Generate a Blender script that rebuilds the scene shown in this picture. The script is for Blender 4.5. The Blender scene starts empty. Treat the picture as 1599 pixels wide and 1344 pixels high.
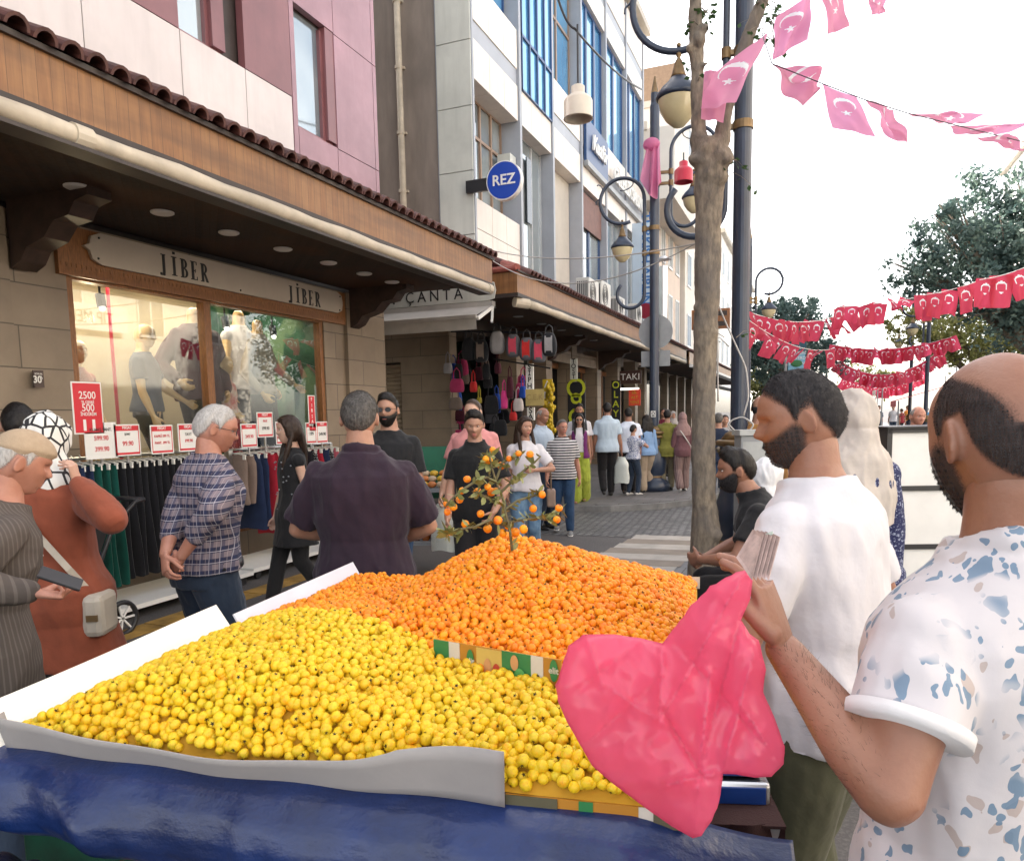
import bpy, bmesh, math, random
import numpy as np
from mathutils import Vector, Matrix, noise, geometry
random.seed(7); rng = np.random.default_rng(7)
S = bpy.context.scene
C = S.collection
PI = math.pi
# ---------------------------------------------------------------- camera
FOC = 1150.; PP = (800., 770.); EYE = Vector((0, 0, 1.65))
_u = -Vector((200., 10830., FOC)).normalized()
_v = -(_u[0] * 470 + _u[2] * FOC) / _u[1]
_f = Vector((470., _v, FOC)).normalized(); _r = _f.cross(_u)
RW = Matrix((_r, _f, _u))                       # camera (right, down, forward) to world
cam = bpy.data.cameras.new('camera'); camo = bpy.data.objects.new('camera', cam); C.objects.link(camo)
m4 = Matrix.Identity(4)
for i in range(3):
    m4[i][0] = RW[i][0]; m4[i][1] = -RW[i][1]; m4[i][2] = -RW[i][2]; m4[i][3] = EYE[i]
camo.matrix_world = m4
cam.sensor_width = 36; cam.lens = FOC / 1599 * 36; cam.shift_y = 98 / 1599
cam.clip_start = .05; cam.clip_end = 1500
S.camera = camo
def at(x, y, X=None, Y=None, Z=None, D=None):
    """photo pixel -> world point on the plane X=, Y= or Z=, or at distance D along the view axis"""
    r = RW @ Vector((x - PP[0], y - PP[1], FOC))
    if X is not None: t = X / r.x
    elif Y is not None: t = Y / r.y
    elif Z is not None: t = (Z - EYE.z) / r.z
    else: t = D / FOC
    return EYE + r * t
# ---------------------------------------------------------------- world, sun, exposure
SUN_EL, SUN_AZ = math.radians(38), math.radians(-62)      # azimuth from +Y towards +X
W = bpy.data.worlds.new('World'); S.world = W; W.use_nodes = True
nt = W.node_tree; nt.nodes.clear()
sky = nt.nodes.new('ShaderNodeTexSky'); sky.sky_type = 'NISHITA'; sky.sun_disc = False
sky.sun_elevation = SUN_EL; sky.sun_rotation = SUN_AZ; sky.air_density = 1.0; sky.dust_density = 3.5; sky.ozone_density = .6; sky.altitude = 600
hsv = nt.nodes.new('ShaderNodeHueSaturation'); hsv.inputs['Saturation'].default_value = .38
mx = nt.nodes.new('ShaderNodeMix'); mx.data_type = 'RGBA'; mx.blend_type = 'MULTIPLY'; mx.inputs[0].default_value = 1; mx.inputs[7].default_value = (1.05, .99, .92, 1)
bg = nt.nodes.new('ShaderNodeBackground'); bg.inputs[1].default_value = .15
wo = nt.nodes.new('ShaderNodeOutputWorld')
nt.links.new(sky.outputs[0], hsv.inputs['Color']); nt.links.new(hsv.outputs[0], mx.inputs[6]); nt.links.new(mx.outputs[2], bg.inputs[0]); nt.links.new(bg.outputs[0], wo.inputs[0])
sl = bpy.data.lights.new('sun', 'SUN'); sl.energy = 3.2; sl.angle = math.radians(.5); sl.color = (1, .93, .82)
so = bpy.data.objects.new('sun', sl); C.objects.link(so)
sd = Vector((math.sin(SUN_AZ) * math.cos(SUN_EL), math.cos(SUN_AZ) * math.cos(SUN_EL), math.sin(SUN_EL)))
so.rotation_euler = sd.to_track_quat('Z', 'Y').to_euler(); so.location = (0, 0, 40)
S.view_settings.view_transform = 'Standard'; S.view_settings.look = 'None'; S.view_settings.gamma = 1
S.view_settings.exposure = 2.3
S.render.engine = 'CYCLES'
S.cycles.use_denoising = True; S.cycles.max_bounces = 6; S.cycles.transparent_max_bounces = 12
S.cycles.diffuse_bounces = 3; S.cycles.glossy_bounces = 3; S.cycles.transmission_bounces = 5
S.cycles.caustics_reflective = False; S.cycles.caustics_refractive = False
# ---------------------------------------------------------------- materials
MATS = {}
def srgb(h):
    v = [int(h[i:i + 2], 16) / 255 for i in (0, 2, 4)]
    return tuple(c / 12.92 if c < .04045 else ((c + .055) / 1.055) ** 2.4 for c in v)
def col4(c): return (*(srgb(c) if isinstance(c, str) else c), 1)
class NG:
    """thin helper round a material's node tree"""
    def __init__(s, name):
        s.m = bpy.data.materials.new(name); s.m.use_nodes = True; s.t = s.m.node_tree
        s.b = s.t.nodes['Principled BSDF']; s.o = s.t.nodes['Material Output']
    def n(s, typ, **k):
        x = s.t.nodes.new('ShaderNode' + typ)
        for a, v in k.items():
            if a.startswith('i_'):
                a = a[2:]; a = int(a) if a.isdigit() else a.replace('_', ' ')
                x.inputs[a].default_value = v
            else: setattr(x, a, v)
        return x
    def l(s, a, b): s.t.links.new(a, b)
    def math(s, op, a, b=None, c=None):
        x = s.n('Math', operation=op)
        for i, v in enumerate((a, b, c)):
            if v is None: continue
            if isinstance(v, (int, float)): x.inputs[i].default_value = v
            else: s.l(v, x.inputs[i])
        return x.outputs[0]
    def mix(s, f, a, b, blend='MIX'):
        x = s.n('Mix', data_type='RGBA', blend_type=blend)
        for i, v in ((0, f), (6, a), (7, b)):
            if isinstance(v, (int, float)): x.inputs[i].default_value = v
            elif isinstance(v, (tuple, str)): x.inputs[i].default_value = col4(v) if isinstance(v, str) or len(v) == 3 else v
            else: s.l(v, x.inputs[i])
        return x.outputs[2]
    def coord(s, kind='Object', scale=(1, 1, 1), rot=(0, 0, 0)):
        c = s.n('TexCoord'); mp = s.n('Mapping'); mp.inputs['Scale'].default_value = scale; mp.inputs['Rotation'].default_value = rot
        s.l(c.outputs[kind], mp.inputs[0]); return mp.outputs[0]
    def noise(s, vec, scale=5, detail=4, rough=.6):
        x = s.n('TexNoise'); x.inputs['Scale'].default_value = scale; x.inputs['Detail'].default_value = detail; x.inputs['Roughness'].default_value = rough
        s.l(vec, x.inputs['Vector']); return x.outputs['Fac']
    def step(s, v, lo, hi):
        x = s.n('MapRange', clamp=True); s.l(v, x.inputs[0]); x.inputs[1].default_value = lo; x.inputs[2].default_value = hi; return x.outputs[0]
    def bump(s, h, strength=.3, dist=.01):
        x = s.n('Bump'); x.inputs['Strength'].default_value = strength; x.inputs['Distance'].default_value = dist
        s.l(h, x.inputs['Height'])
        if s.b.inputs['Normal'].links: s.l(s.b.inputs['Normal'].links[0].from_socket, x.inputs['Normal'])
        s.l(x.outputs[0], s.b.inputs['Normal'])
    def base(s, v): s.l(v, s.b.inputs['Base Color'])
    def set(s, **k):
        for a, v in k.items(): s.b.inputs[a.replace('_', ' ')].default_value = v
def M(name, c, rough=.6, var=.18, scale=6., bump=.15, bscale=None, metal=0., stretch=(1, 1, 1), spec=.5, c2=None, bdist=.004, sheen=0, streak=0.):
    """plain surface with uneven tone and a little relief"""
    if name in MATS: return MATS[name]
    g = NG(name); v = g.coord('Object', stretch)
    f = g.step(g.noise(v, scale, 5), .3, .7)
    a = col4(c)[:3]
    b = col4(c2)[:3] if c2 else tuple(x * (1 - var) for x in a)
    a = a if c2 else tuple(min(1, x * (1 + var * .6)) for x in a)
    cc = g.mix(f, tuple(a), tuple(b))
    if streak:
        sv = g.coord('Object', (1.6, 1.6, .16)); s1 = g.step(g.noise(sv, 3.5, 6), .46, .78); s2 = g.step(g.noise(v, 2.3, 6), .5, .8)
        cc = g.mix(g.math('MULTIPLY', g.math('MAXIMUM', s1, s2), streak), cc, tuple(x * .45 for x in a))
    g.base(cc)
    g.set(Roughness=rough, Metallic=metal, Specular_IOR_Level=spec)
    if sheen: g.set(Sheen_Weight=sheen)
    if bump: g.bump(g.noise(v, bscale or scale * 6, 3), bump, bdist)
    MATS[name] = g.m; return g.m
def MG(name, fn):
    if name in MATS: return MATS[name]
    g = NG(name); fn(g); MATS[name] = g.m; return g.m
# ---------------------------------------------------------------- mesh helpers
class MB:
    def __init__(s): s.v = []; s.f = []; s.mi = []; s.T = None
    def add(s, vs, fs, mi=0):
        o = len(s.v)
        for p in vs: s.v.append(tuple(s.T @ Vector(p)) if s.T is not None else tuple(p))
        for f in fs: s.f.append(tuple(i + o for i in f)); s.mi.append(mi)
        return s
    def box(s, x0, x1, y0, y1, z0, z1, mi=0):
        vs = [(x, y, z) for z in (z0, z1) for y in (y0, y1) for x in (x0, x1)]
        return s.add(vs, [(0, 2, 3, 1), (4, 5, 7, 6), (0, 1, 5, 4), (1, 3, 7, 5), (3, 2, 6, 7), (2, 0, 4, 6)], mi)
    def bar(s, a, b, w, h, mi=0, up=(0, 0, 1)):
        a, b = Vector(a), Vector(b); d = (b - a).normalized(); up = Vector(up)
        if abs(d.dot(up)) > .99: up = Vector((1, 0, 0))
        x = d.cross(up).normalized(); y = x.cross(d)
        vs = [p + x * sx * w / 2 + y * sy * h / 2 for p in (a, b) for sx, sy in ((-1, -1), (1, -1), (1, 1), (-1, 1))]
        return s.add(vs, [(3, 2, 1, 0), (4, 5, 6, 7), (0, 1, 5, 4), (1, 2, 6, 5), (2, 3, 7, 6), (3, 0, 4, 7)], mi)
    def tube(s, pts, r, n=10, mi=0, cap=True, closed=False):
        v, f = loft(pts, r, n, round_end=False, cap=cap, closed=closed); return s.add(v, f, mi)
    def lathe(s, prof, n=16, mi=0, c=(0, 0, 0), cap=True):
        vs = []; fs = []
        for (r, z) in prof:
            for k in range(n):
                a = 2 * PI * k / n; vs.append((c[0] + r * math.cos(a), c[1] + r * math.sin(a), c[2] + z))
        for i in range(len(prof) - 1):
            for k in range(n): fs.append((i * n + k, i * n + (k + 1) % n, (i + 1) * n + (k + 1) % n, (i + 1) * n + k))
        if cap: fs.append(tuple(reversed(range(n)))); fs.append(tuple((len(prof) - 1) * n + k for k in range(n)))
        return s.add(vs, fs, mi)
    def prism(s, poly, n, d, mi=0):
        """polygon (3d points) pushed by vector n*d"""
        n = Vector(n) * d; k = len(poly); a = [Vector(p) for p in poly]; b = [p + n for p in a]
        return s.add(a + b, [tuple(reversed(range(k))), tuple(range(k, 2 * k))] + [(i, (i + 1) % k, k + (i + 1) % k, k + i) for i in range(k)], mi)
    def grid(s, fn, nu, nv, mi=0, cu=False):
        vs = [fn(i / nu, j / nv) for j in range(nv + 1) for i in range(nu + 1)]
        w = nu + 1
        fs = [(j * w + i, j * w + i + 1, (j + 1) * w + i + 1, (j + 1) * w + i) for j in range(nv) for i in range(nu)]
        return s.add(vs, fs, mi)
    def sphere(s, c, r, nu=12, nv=8, mi=0):
        r = (r, r, r) if isinstance(r, (int, float)) else r
        v, f = ellipsoid(c, r, nu, nv); return s.add(v, f, mi)
    def mesh(s, name, mats, smooth=False):
        me = bpy.data.meshes.new(name); me.from_pydata(s.v, [], s.f)
        for m in (mats if isinstance(mats, (list, tuple)) else [mats]): me.materials.append(m)
        if any(s.mi): me.polygons.foreach_set('material_index', s.mi)
        if smooth: me.polygons.foreach_set('use_smooth', [True] * len(s.f))
        me.update(); return me
    def build(s, name, mats, parent=None, smooth=False, bevel=0, M4=None, angle=None):
        o = bpy.data.objects.new(name, s.mesh(name, mats, smooth)); C.objects.link(o)
        put(o, parent, M4)
        if bevel:
            b = o.modifiers.new('bevel', 'BEVEL'); b.width = bevel; b.segments = 2; b.limit_method = 'ANGLE'; b.angle_limit = math.radians(40)
        return o
def frames(pts, closed=False):
    pts = [Vector(p) for p in pts]; n = len(pts); out = []
    t0 = None; x = None
    for i in range(n):
        if closed: t = (pts[(i + 1) % n] - pts[i - 1])
        else: t = pts[min(i + 1, n - 1)] - pts[max(i - 1, 0)]
        t = t.normalized() if t.length > 1e-9 else Vector((0, 0, 1))
        if x is None:
            a = Vector((1, 0, 0)) if abs(t.x) < .8 else Vector((0, 1, 0))
            x = (a - t * a.dot(t)).normalized()
        else:
            x = (x - t * x.dot(t)).normalized()
        out.append((pts[i], t, x, t.cross(x)))
    return out
def loft(pts, radii, n=12, round_end=True, cap=True, closed=False):
    fr = frames(pts, closed); k = len(fr)
    if isinstance(radii, (int, float)): radii = [radii] * k
    R = [(r, r) if isinstance(r, (int, float)) else r for r in radii]
    rings = [(p, x, y, r[0], r[1]) for (p, t, x, y), r in zip(fr, R)]
    if round_end and not closed:
        p, t, x, y = fr[0]; r = R[0]; m = min(r)
        rings = [(p - t * m * .8, x, y, r[0] * .55, r[1] * .55), (p - t * m * .45, x, y, r[0] * .86, r[1] * .86)] + rings
        p, t, x, y = fr[-1]; r = R[-1]; m = min(r)
        rings += [(p + t * m * .45, x, y, r[0] * .86, r[1] * .86), (p + t * m * .8, x, y, r[0] * .55, r[1] * .55)]
    vs = []; fs = []; K = len(rings)
    for (p, x, y, a, b) in rings:
        for j in range(n):
            w = 2 * PI * j / n; vs.append(p + x * a * math.cos(w) + y * b * math.sin(w))
    for i in range(K if closed else K - 1):
        i2 = (i + 1) % K
        for j in range(n): fs.append((i * n + j, i * n + (j + 1) % n, i2 * n + (j + 1) % n, i2 * n + j))
    if cap and not closed:
        fs.append(tuple(reversed(range(n)))); fs.append(tuple((K - 1) * n + j for j in range(n)))
    return vs, fs
def ellipsoid(c, r, nu=12, nv=8):
    vs = [Vector((c[0], c[1], c[2] - r[2]))]
    for j in range(1, nv):
        t = PI * j / nv
        for i in range(nu):
            a = 2 * PI * i / nu; vs.append(Vector((c[0] + r[0] * math.sin(t) * math.cos(a), c[1] + r[1] * math.sin(t) * math.sin(a), c[2] - r[2] * math.cos(t))))
    vs.append(Vector((c[0], c[1], c[2] + r[2]))); L = len(vs) - 1; fs = []
    for i in range(nu):
        fs.append((0, 1 + (i + 1) % nu, 1 + i)); b = 1 + (nv - 2) * nu; fs.append((L, b + i, b + (i + 1) % nu))
    for j in range(nv - 2):
        for i in range(nu): a = 1 + j * nu; fs.append((a + i, a + (i + 1) % nu, a + nu + (i + 1) % nu, a + nu + i))
    return vs, fs
def mat4(o, x, y):
    """matrix with origin o, local X along x, local Y along y"""
    x = Vector(x).normalized(); y = Vector(y); z = x.cross(y).normalized(); y = z.cross(x); o = Vector(o)
    return Matrix(((x.x, y.x, z.x, o.x), (x.y, y.y, z.y, o.y), (x.z, y.z, z.z, o.z), (0, 0, 0, 1)))
def tag(o, label=None, cat=None, group=None, kind=None):
    if label: o['label'] = label
    if cat: o['category'] = cat
    if group: o['group'] = group
    if kind: o['kind'] = kind
    return o
def empty(name, loc=(0, 0, 0), rz=0, label=None, cat=None, group=None, parent=None):
    o = bpy.data.objects.new(name, None); C.objects.link(o); o.location = loc; o.rotation_euler = (0, 0, rz); o.empty_display_size = .1
    if parent is not None: o.parent = parent
    return tag(o, label, cat, group)
WORLD = set()
def put(o, parent, M4=None):
    if parent is not None:
        o.parent = parent
        if parent.name in WORLD: o.matrix_parent_inverse = parent.matrix_basis.inverted()
    if M4 is not None: o.matrix_basis = M4
def wempty(name, loc, label=None, cat=None, group=None):
    """an Empty at the thing's base whose parts are modelled in world coordinates"""
    o = empty(name, loc, 0, label, cat, group); WORLD.add(o.name); return o
def struct(o): o['kind'] = 'structure'; return o
def kids(o): return [c for c in bpy.data.objects if c.parent is o]
def copy_tree(o, parent=None, ch=None):
    ks = kids(o); c = o.copy(); C.objects.link(c)
    if parent is not None: c.parent = parent
    for k in ks: copy_tree(k, c)
    return c
def text(s, size, m, M4, parent=None, ext=.004, sx=1., bold=0., align='CENTER', name='lettering', shear=0, spacing=1.):
    cu = bpy.data.curves.new(name, 'FONT'); cu.body = s; cu.size = size; cu.extrude = ext; cu.offset = bold
    cu.align_x = align; cu.align_y = 'CENTER'; cu.shear = shear; cu.space_character = spacing; cu.resolution_u = 3
    o = bpy.data.objects.new(name, cu); cu.materials.append(m)
    tmp = C.objects.link(o); dg = bpy.context.evaluated_depsgraph_get(); me = bpy.data.meshes.new_from_object(o.evaluated_get(dg))
    bpy.data.objects.remove(o); me.name = name
    q = bpy.data.objects.new(name, me); C.objects.link(q)
    put(q, parent, M4 @ Matrix.Diagonal((sx, 1, 1, 1))); return q
def EAST(o): return mat4(o, (0, 1, 0), (0, 0, 1))        # sign plane facing +X
def SOUTH(o): return mat4(o, (1, 0, 0), (0, 0, 1))       # sign plane facing the camera (-Y)
def fbm(p, s=1., o=4): return noise.fractal(Vector(p) * s, 1., 2., o)
def sst(x, a, b):
    t = max(0., min(1., (x - a) / (b - a))); return t * t * (3 - 2 * t)
def gs(x, s): return math.exp(-(x / s) ** 2)
# ================================================================ people
def remesh(parts, vox, smooth=2, name='body', post=None, fac=.5):
    vs = []; fs = []
    for v, f in parts:
        o = len(vs); vs += [tuple(p) for p in v]; fs += [tuple(i + o for i in q) for q in f]
    me = bpy.data.meshes.new('tmp'); me.from_pydata(vs, [], fs); o = bpy.data.objects.new('tmp', me); C.objects.link(o)
    m = o.modifiers.new('r', 'REMESH'); m.mode = 'VOXEL'; m.voxel_size = vox; m.use_smooth_shade = True
    if smooth: q = o.modifiers.new('s', 'SMOOTH'); q.iterations = smooth; q.factor = fac
    dg = bpy.context.evaluated_depsgraph_get(); r = bpy.data.meshes.new_from_object(o.evaluated_get(dg)); r.name = name
    bpy.data.objects.remove(o); bpy.data.meshes.remove(me)
    if post:
        n = len(r.vertices); co = np.empty(n * 3); r.vertices.foreach_get('co', co); no = np.empty(n * 3); r.vertices.foreach_get('normal', no)
        co = post(co.reshape(-1, 3), no.reshape(-1, 3)); r.vertices.foreach_set('co', co.ravel()); r.update()
    return r
def folds(amp, sc=(6, 6, 2.2), seed=0, fine=.25, mask=None):
    def f(co, no):
        out = co.copy(); off = Vector((seed * 3.1, seed * 1.7, seed)); 
        for i in range(len(co)):
            p = Vector((co[i][0] * sc[0], co[i][1] * sc[1], co[i][2] * sc[2] + co[i][0] * 2.0)) + off
            a = noise.noise(p); b_ = noise.noise(p * 2.1 + Vector((5, 1, 2)))
            d = (1 - abs(a) * 2.6) * .6 + (1 - abs(b_) * 2.6) * .35 - .45 + fine * noise.noise(p * 5)
            out[i] += no[i] * amp * d * (mask(co[i]) if mask else 1)
        return out
    return f
def head_pts(nu, nv, fn):
    """closed grid over the sphere of directions, pushed by fn(dir) -> point"""
    vs = [fn(Vector((0, 0, -1)))]
    for j in range(1, nv):
        t = PI * j / nv
        for i in range(nu):
            a = 2 * PI * i / nu + PI / 2; vs.append(fn(Vector((math.sin(t) * math.cos(a), math.sin(t) * math.sin(a), -math.cos(t)))))
    vs.append(fn(Vector((0, 0, 1)))); L = len(vs) - 1; fs = []
    for i in range(nu):
        fs.append((0, 1 + (i + 1) % nu, 1 + i)); b = 1 + (nv - 2) * nu; fs.append((L, b + i, b + (i + 1) % nu))
    for j in range(nv - 2):
        for i in range(nu): a = 1 + j * nu; fs.append((a + i, a + (i + 1) % nu, a + nu + (i + 1) % nu, a + nu + i))
    return vs, fs
def skull(n, fem=False):
    x, y, z = n.x * .074, n.y * .097, n.z * .117
    if n.y > 0:                                              # flatter face
        y = .097 * (n.y ** .80) * (1 + .13 * gs(z - .07, .035) + .12 * gs(z + .095, .035))
    lo = sst(-z, .0, .115)
    x *= 1 - (.34 if fem else .26) * lo * (1 if n.y > -.2 else .4)
    if n.y < 0: y *= 1 - .38 * sst(-z, .03, .11)
    x *= 1 + .05 * gs(z - .045, .04)
    if n.y > 0:
        ax = abs(x)
        ns = sst(z, .032, -.0) * sst(z, -.046, -.030)         # nose profile in z
        ns = (sst(-z, -.022, .024) * (1 - sst(-z, .026, .038)))
        y += (.024 if not fem else .019) * gs(x, .0105 + .006 * sst(-z, .0, .03)) * ns
        y -= .014 * gs(ax - .031, .016) * gs(z - .008, .013)
        y += .0075 * gs(z - .029, .009) * gs(x, .05)
        y += .004 * gs(ax - .042, .018) * gs(z + .018, .02)
        y += .0065 * gs(x, .021) * (gs(z + .052, .0065) + gs(z + .066, .008))
        y -= .004 * gs(x, .024) * gs(z + .059, .003)
        y += .009 * gs(x, .022) * gs(z + .098, .016)
        y -= .004 * gs(x, .03) * gs(z + .08, .008)
    return Vector((x, y, z))
def ear(s):
    v, f = ellipsoid((0, 0, 0), (.009, .019, .031), 12, 10); R = Matrix.Rotation(s * .45, 3, 'Z') @ Matrix.Rotation(-.2, 3, 'X')
    v2, f2 = ellipsoid((0, 0, 0), (.012, .009, .014), 8, 6)
    o = Vector((s * .078, -.008, -.004))
    vs = []
    for p in v:
        q = p.copy(); rim = (q.y / .019) ** 2 + (q.z / .031) ** 2; q.x += s * .006 * (rim - .5); vs.append(R @ q + o)
    return vs, f
MASK = []
def hair_shell(kind, t=.012, seed=0, fem=False, nu=64, nv=48, soft=.012):
    MASK.clear()
    def line(y):
        pts = {'short': [(.1, .086), (.078, .074), (.055, .052), (.035, .03), (.02, -.012), (.01, .018), (-.02, .03), (-.04, -.02), (-.07, -.06), (-.12, -.068)],
               'long': [(.1, .084), (.075, .068), (.05, .02), (.035, -.05), (.0, -.09), (-.12, -.11)]}['long' if kind == 'long' else 'short']
        pts = sorted(pts)
        if y <= pts[0][0]: return pts[0][1]
        for (a, b), (c, d) in zip(pts, pts[1:]):
            if y <= c: return b + (d - b) * (y - a) / (c - a)
        return pts[-1][1]
    def fn(n):
        p = skull(n, fem); v = p.z - line(p.y) + .007 * noise.noise(p * 30 + Vector((0, seed, 0))); m = sst(v, -.006, soft)
        if kind == 'bald':      # ring of hair, bare crown
            c = math.hypot(p.x / .064, (p.y + .022) / .097) if p.z > .015 else 9
            m *= sst(c, .8, 1.08) if p.y < .03 else sst(p.z, .055, .035) * sst(abs(p.x), .04, .06)
            th = t * (.5 + .5 * sst(v, 0, .05))
        elif kind == 'receding':
            m *= 1 - gs(p.x, .035) * sst(p.y, .03, .075); c = math.hypot(p.x / .04, (p.y + .045) / .04) if p.z > .05 else 9; m *= .55 + .45 * sst(c, .6, 1.2); th = t * (.5 + .6 * sst(v, 0, .06))
        elif kind == 'quiff': th = t * (.35 + .9 * sst(v, 0, .08)) + .022 * sst(p.z, .06, .1) * sst(p.y, -.02, .06)
        elif kind != 'long': th = t * (.2 + .9 * sst(v, 0, .07))
        else: th = t * (.35 + .75 * sst(v, 0, .08)) if kind != 'long' else t * 1.2
        d = noise.noise(p * 45 + Vector((seed, 0, 0))) * .25 + noise.noise(p * 120) * .2; MASK.append(min(m, th / t * 1.1))
        return p + n * (th * (1 + d) * m + (.0012 if m > .01 else -.004))
    return head_pts(nu, nv, fn)
def beard_shell(t=.008, short=False):
    MASK.clear()
    def fn(n):
        p = skull(n); m = sst(p.y, -.012, .03) * sst(-p.z + max(0, p.y - .03) * -.6, -.012, .035)
        m *= 1 - gs(p.x, .014) * gs(p.z + .058, .006)
        if p.y > .05: m = max(m, sst(-p.z, .04, .046) * sst(abs(p.x), .03, .026)); m *= 1 - .9 * gs(abs(p.x) - .0, .02) * gs(p.z + .059, .006)
        MASK.append(m); return p + n * (t * m * (1 + .3 * noise.noise(p * 90)) + (.001 if m > .01 else -.004))
    return head_pts(56, 40, fn)
class Fig:
    """one posed figure: all coordinates in its own frame, feet on z=0, facing +Y, 1.75 m tall before scaling"""
    def __init__(s, label, loc, face, h=1.75, girth=1., lean=0., twist=0., headyaw=0., headpitch=0., fem=False, skin='skin', vox=.011, hipz=.92, seed=0, group=None, headroll=0., shw=1., depth=1.):
        s.k = h / 1.75; s.g = girth; s.lean = lean; s.fem = fem; s.vox = vox; s.seed = seed; s.hz = hipz; s.hd = (headyaw, headpitch, headroll)
        s.root = empty('person', (loc[0], loc[1], loc[2] if len(loc) > 2 else 0), face, label, 'person', group); s.root.scale = (s.k,) * 3
        s.dz = hipz - .92; s.twist = twist; s.shw = shw * (.9 if fem else 1); s.dep = depth
        s.body = []; s.fine = []; s.skin = skin; s.arm = {}; s.leg = {}
        s.base()
    def bend(s, p):
        """spine bend above the waist"""
        p = Vector(p)
        if p.z <= .98: return Vector((p.x, p.y, p.z + s.dz))
        a = s.lean * sst(p.z, .95, 1.28); q = p - Vector((0, 0, .98)); q = Matrix.Rotation(-a, 3, 'X') @ q
        if s.twist: q = Matrix.Rotation(s.twist * sst(p.z, .98, 1.3), 3, 'Z') @ q
        return q + Vector((0, 0, .98 + s.dz))
    def torso(s, infl=0., z0=.84, z1=1.5, flare=0., n=26, hemr=None, sq=2.4):
        g = s.g
        pr = [(.78, .150, .105, 0), (.86, .168, .118, -.005), (.93, .170, .118, -.005), (1.0, .158, .108, .0), (1.08, .148, .102, .005), (1.18, .158, .108, .005), (1.26, .168, .114, .005), (1.33, .174, .110, 0), (1.375, .172, .100, -.006), (1.41, .155, .088, -.012), (1.435, .122, .076, -.016), (1.46, .082, .066, -.018), (1.50, .058, .057, -.014)]
        if s.fem: pr = [(z, a * (.97 if z < 1 else .86), b * (1.0 if z < 1 else .9), c) for z, a, b, c in pr]
        zs = [z0] + [p[0] for p in pr if z0 < p[0] < z1] + [z1]; vs = []; fs = []
        for z in zs:
            for (A, B) in zip(pr, pr[1:]):
                if A[0] <= z <= B[0]: t = (z - A[0]) / (B[0] - A[0]); a, b, c = [A[i] + (B[i] - A[i]) * t for i in (1, 2, 3)]; break
            else: a, b, c = (pr[0] if z < pr[0][0] else pr[-1])[1:]
            if z < pr[0][0]: a, b, c = pr[1][1], pr[1][2], 0
            gg = 1 + (g - 1) * (1 if z < 1.4 else .4); f = flare * max(0, 1.05 - z) + (.012 * sst(1.06 - z, 0, .1) if infl > .0135 else 0)
            a = a * gg * (s.shw if z > 1.15 else 1) + infl + f; b = b * (1 + (gg - 1) * 1.5) * s.dep + infl + f; belly = .05 * (g - 1) * 2.2 * gs(z - 1.06, .14)
            for j in range(n):
                w = 2 * PI * j / n; cs, sn = math.cos(w), math.sin(w)
                q = Vector((a * math.copysign(abs(cs) ** (2 / sq), cs), b * math.copysign(abs(sn) ** (2 / sq), sn) + c + max(0, sn) * belly * 2, z)); vs.append(s.bend(q))
        for i in range(len(zs) - 1):
            for j in range(n): fs.append((i * n + j, i * n + (j + 1) % n, (i + 1) * n + (j + 1) % n, (i + 1) * n + j))
        fs.append(tuple(reversed(range(n)))); fs.append(tuple((len(zs) - 1) * n + j for j in range(n)))
        return vs, fs
    def base(s):
        s.body.append(s.torso(0)); nk = s.bend((0, -.012, 1.47)); s.ht = s.bend((0, .012, 1.628))
        s.HM = Matrix.Translation(s.ht) @ Matrix.Rotation(s.hd[0] + s.twist, 4, 'Z') @ Matrix.Rotation(s.hd[1] - s.lean * .35, 4, 'X') @ Matrix.Rotation(s.hd[2], 4, 'Y')
        q = s.HM @ Vector((0, -.022, -.06)); g = 1 + (s.g - 1) * .8; r = .05 if s.fem else .058
        s.body.append(loft([nk - Vector((0, 0, .03)), (nk + q) / 2, q], [(r * 1.15 * g, r * 1.15 * g), (r * g, r * g), (r * .98, r)], 16))
        hv = .0045 if s.vox < .008 else s.vox * .55
        v, f = head_pts(56, 44, lambda n: skull(n, s.fem)); hp = [([s.HM @ p for p in v], f)]
        for e in (-1, 1): v, f = ear(e); hp.append(([s.HM @ p for p in v], f))
        s.headparts = hp
    def shoulder(s, side): return s.bend((side * .158 * s.shw * (1 + (s.g - 1) * .5), -.008, 1.368))
    def setarm(s, side, hand, hint=(0, -1, -.3), palm=None, elbow=None, tsdir=None, tup=0, curl=.45, hdir=None, thumb=1, fine=False, spread=.1, up=.285, fo=.255, curls=None):
        """side +1 = the figure's right (+x); hand = wrist target"""
        S0 = s.shoulder(side); T = Vector(hand); d = T - S0; L = d.length; m = (up + fo) * .998
        if L > m: T = S0 + d * (m / L); L = m; d = T - S0
        u = d.normalized(); a = (up ** 2 - fo ** 2 + L ** 2) / (2 * L); hgt = math.sqrt(max(0, up ** 2 - a ** 2)); h = Vector(hint); h = (h - u * h.dot(u)).normalized()
        E = Vector(elbow) if elbow is not None else S0 + u * a + h * hgt; T = Vector(hand) if elbow is not None else T; s.arm[side] = (S0, E, T); g = (1 + (s.g - 1) * .7) * (.84 if s.fem else 1)
        mid = (S0 + E) / 2; m2 = E + (T - E) * .3
        s.body.append(loft([S0, S0 + (E - S0) * .25, mid, S0 + (E - S0) * .8, E], [.048 * g, .050 * g, .046 * g, .040 * g, .037 * g], 14))
        s.body.append(loft([E, m2, E + (T - E) * .65, T], [(.039 * g, .039 * g), (.042 * g, .040 * g), (.034 * g, .031 * g), (.028 * g, .022 * g)], 14))
        s.hand(T, Vector(hdir) if hdir is not None else (T - E).normalized(), palm, curl, thumb, side, fine, spread, curls, tsdir, tup)
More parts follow.
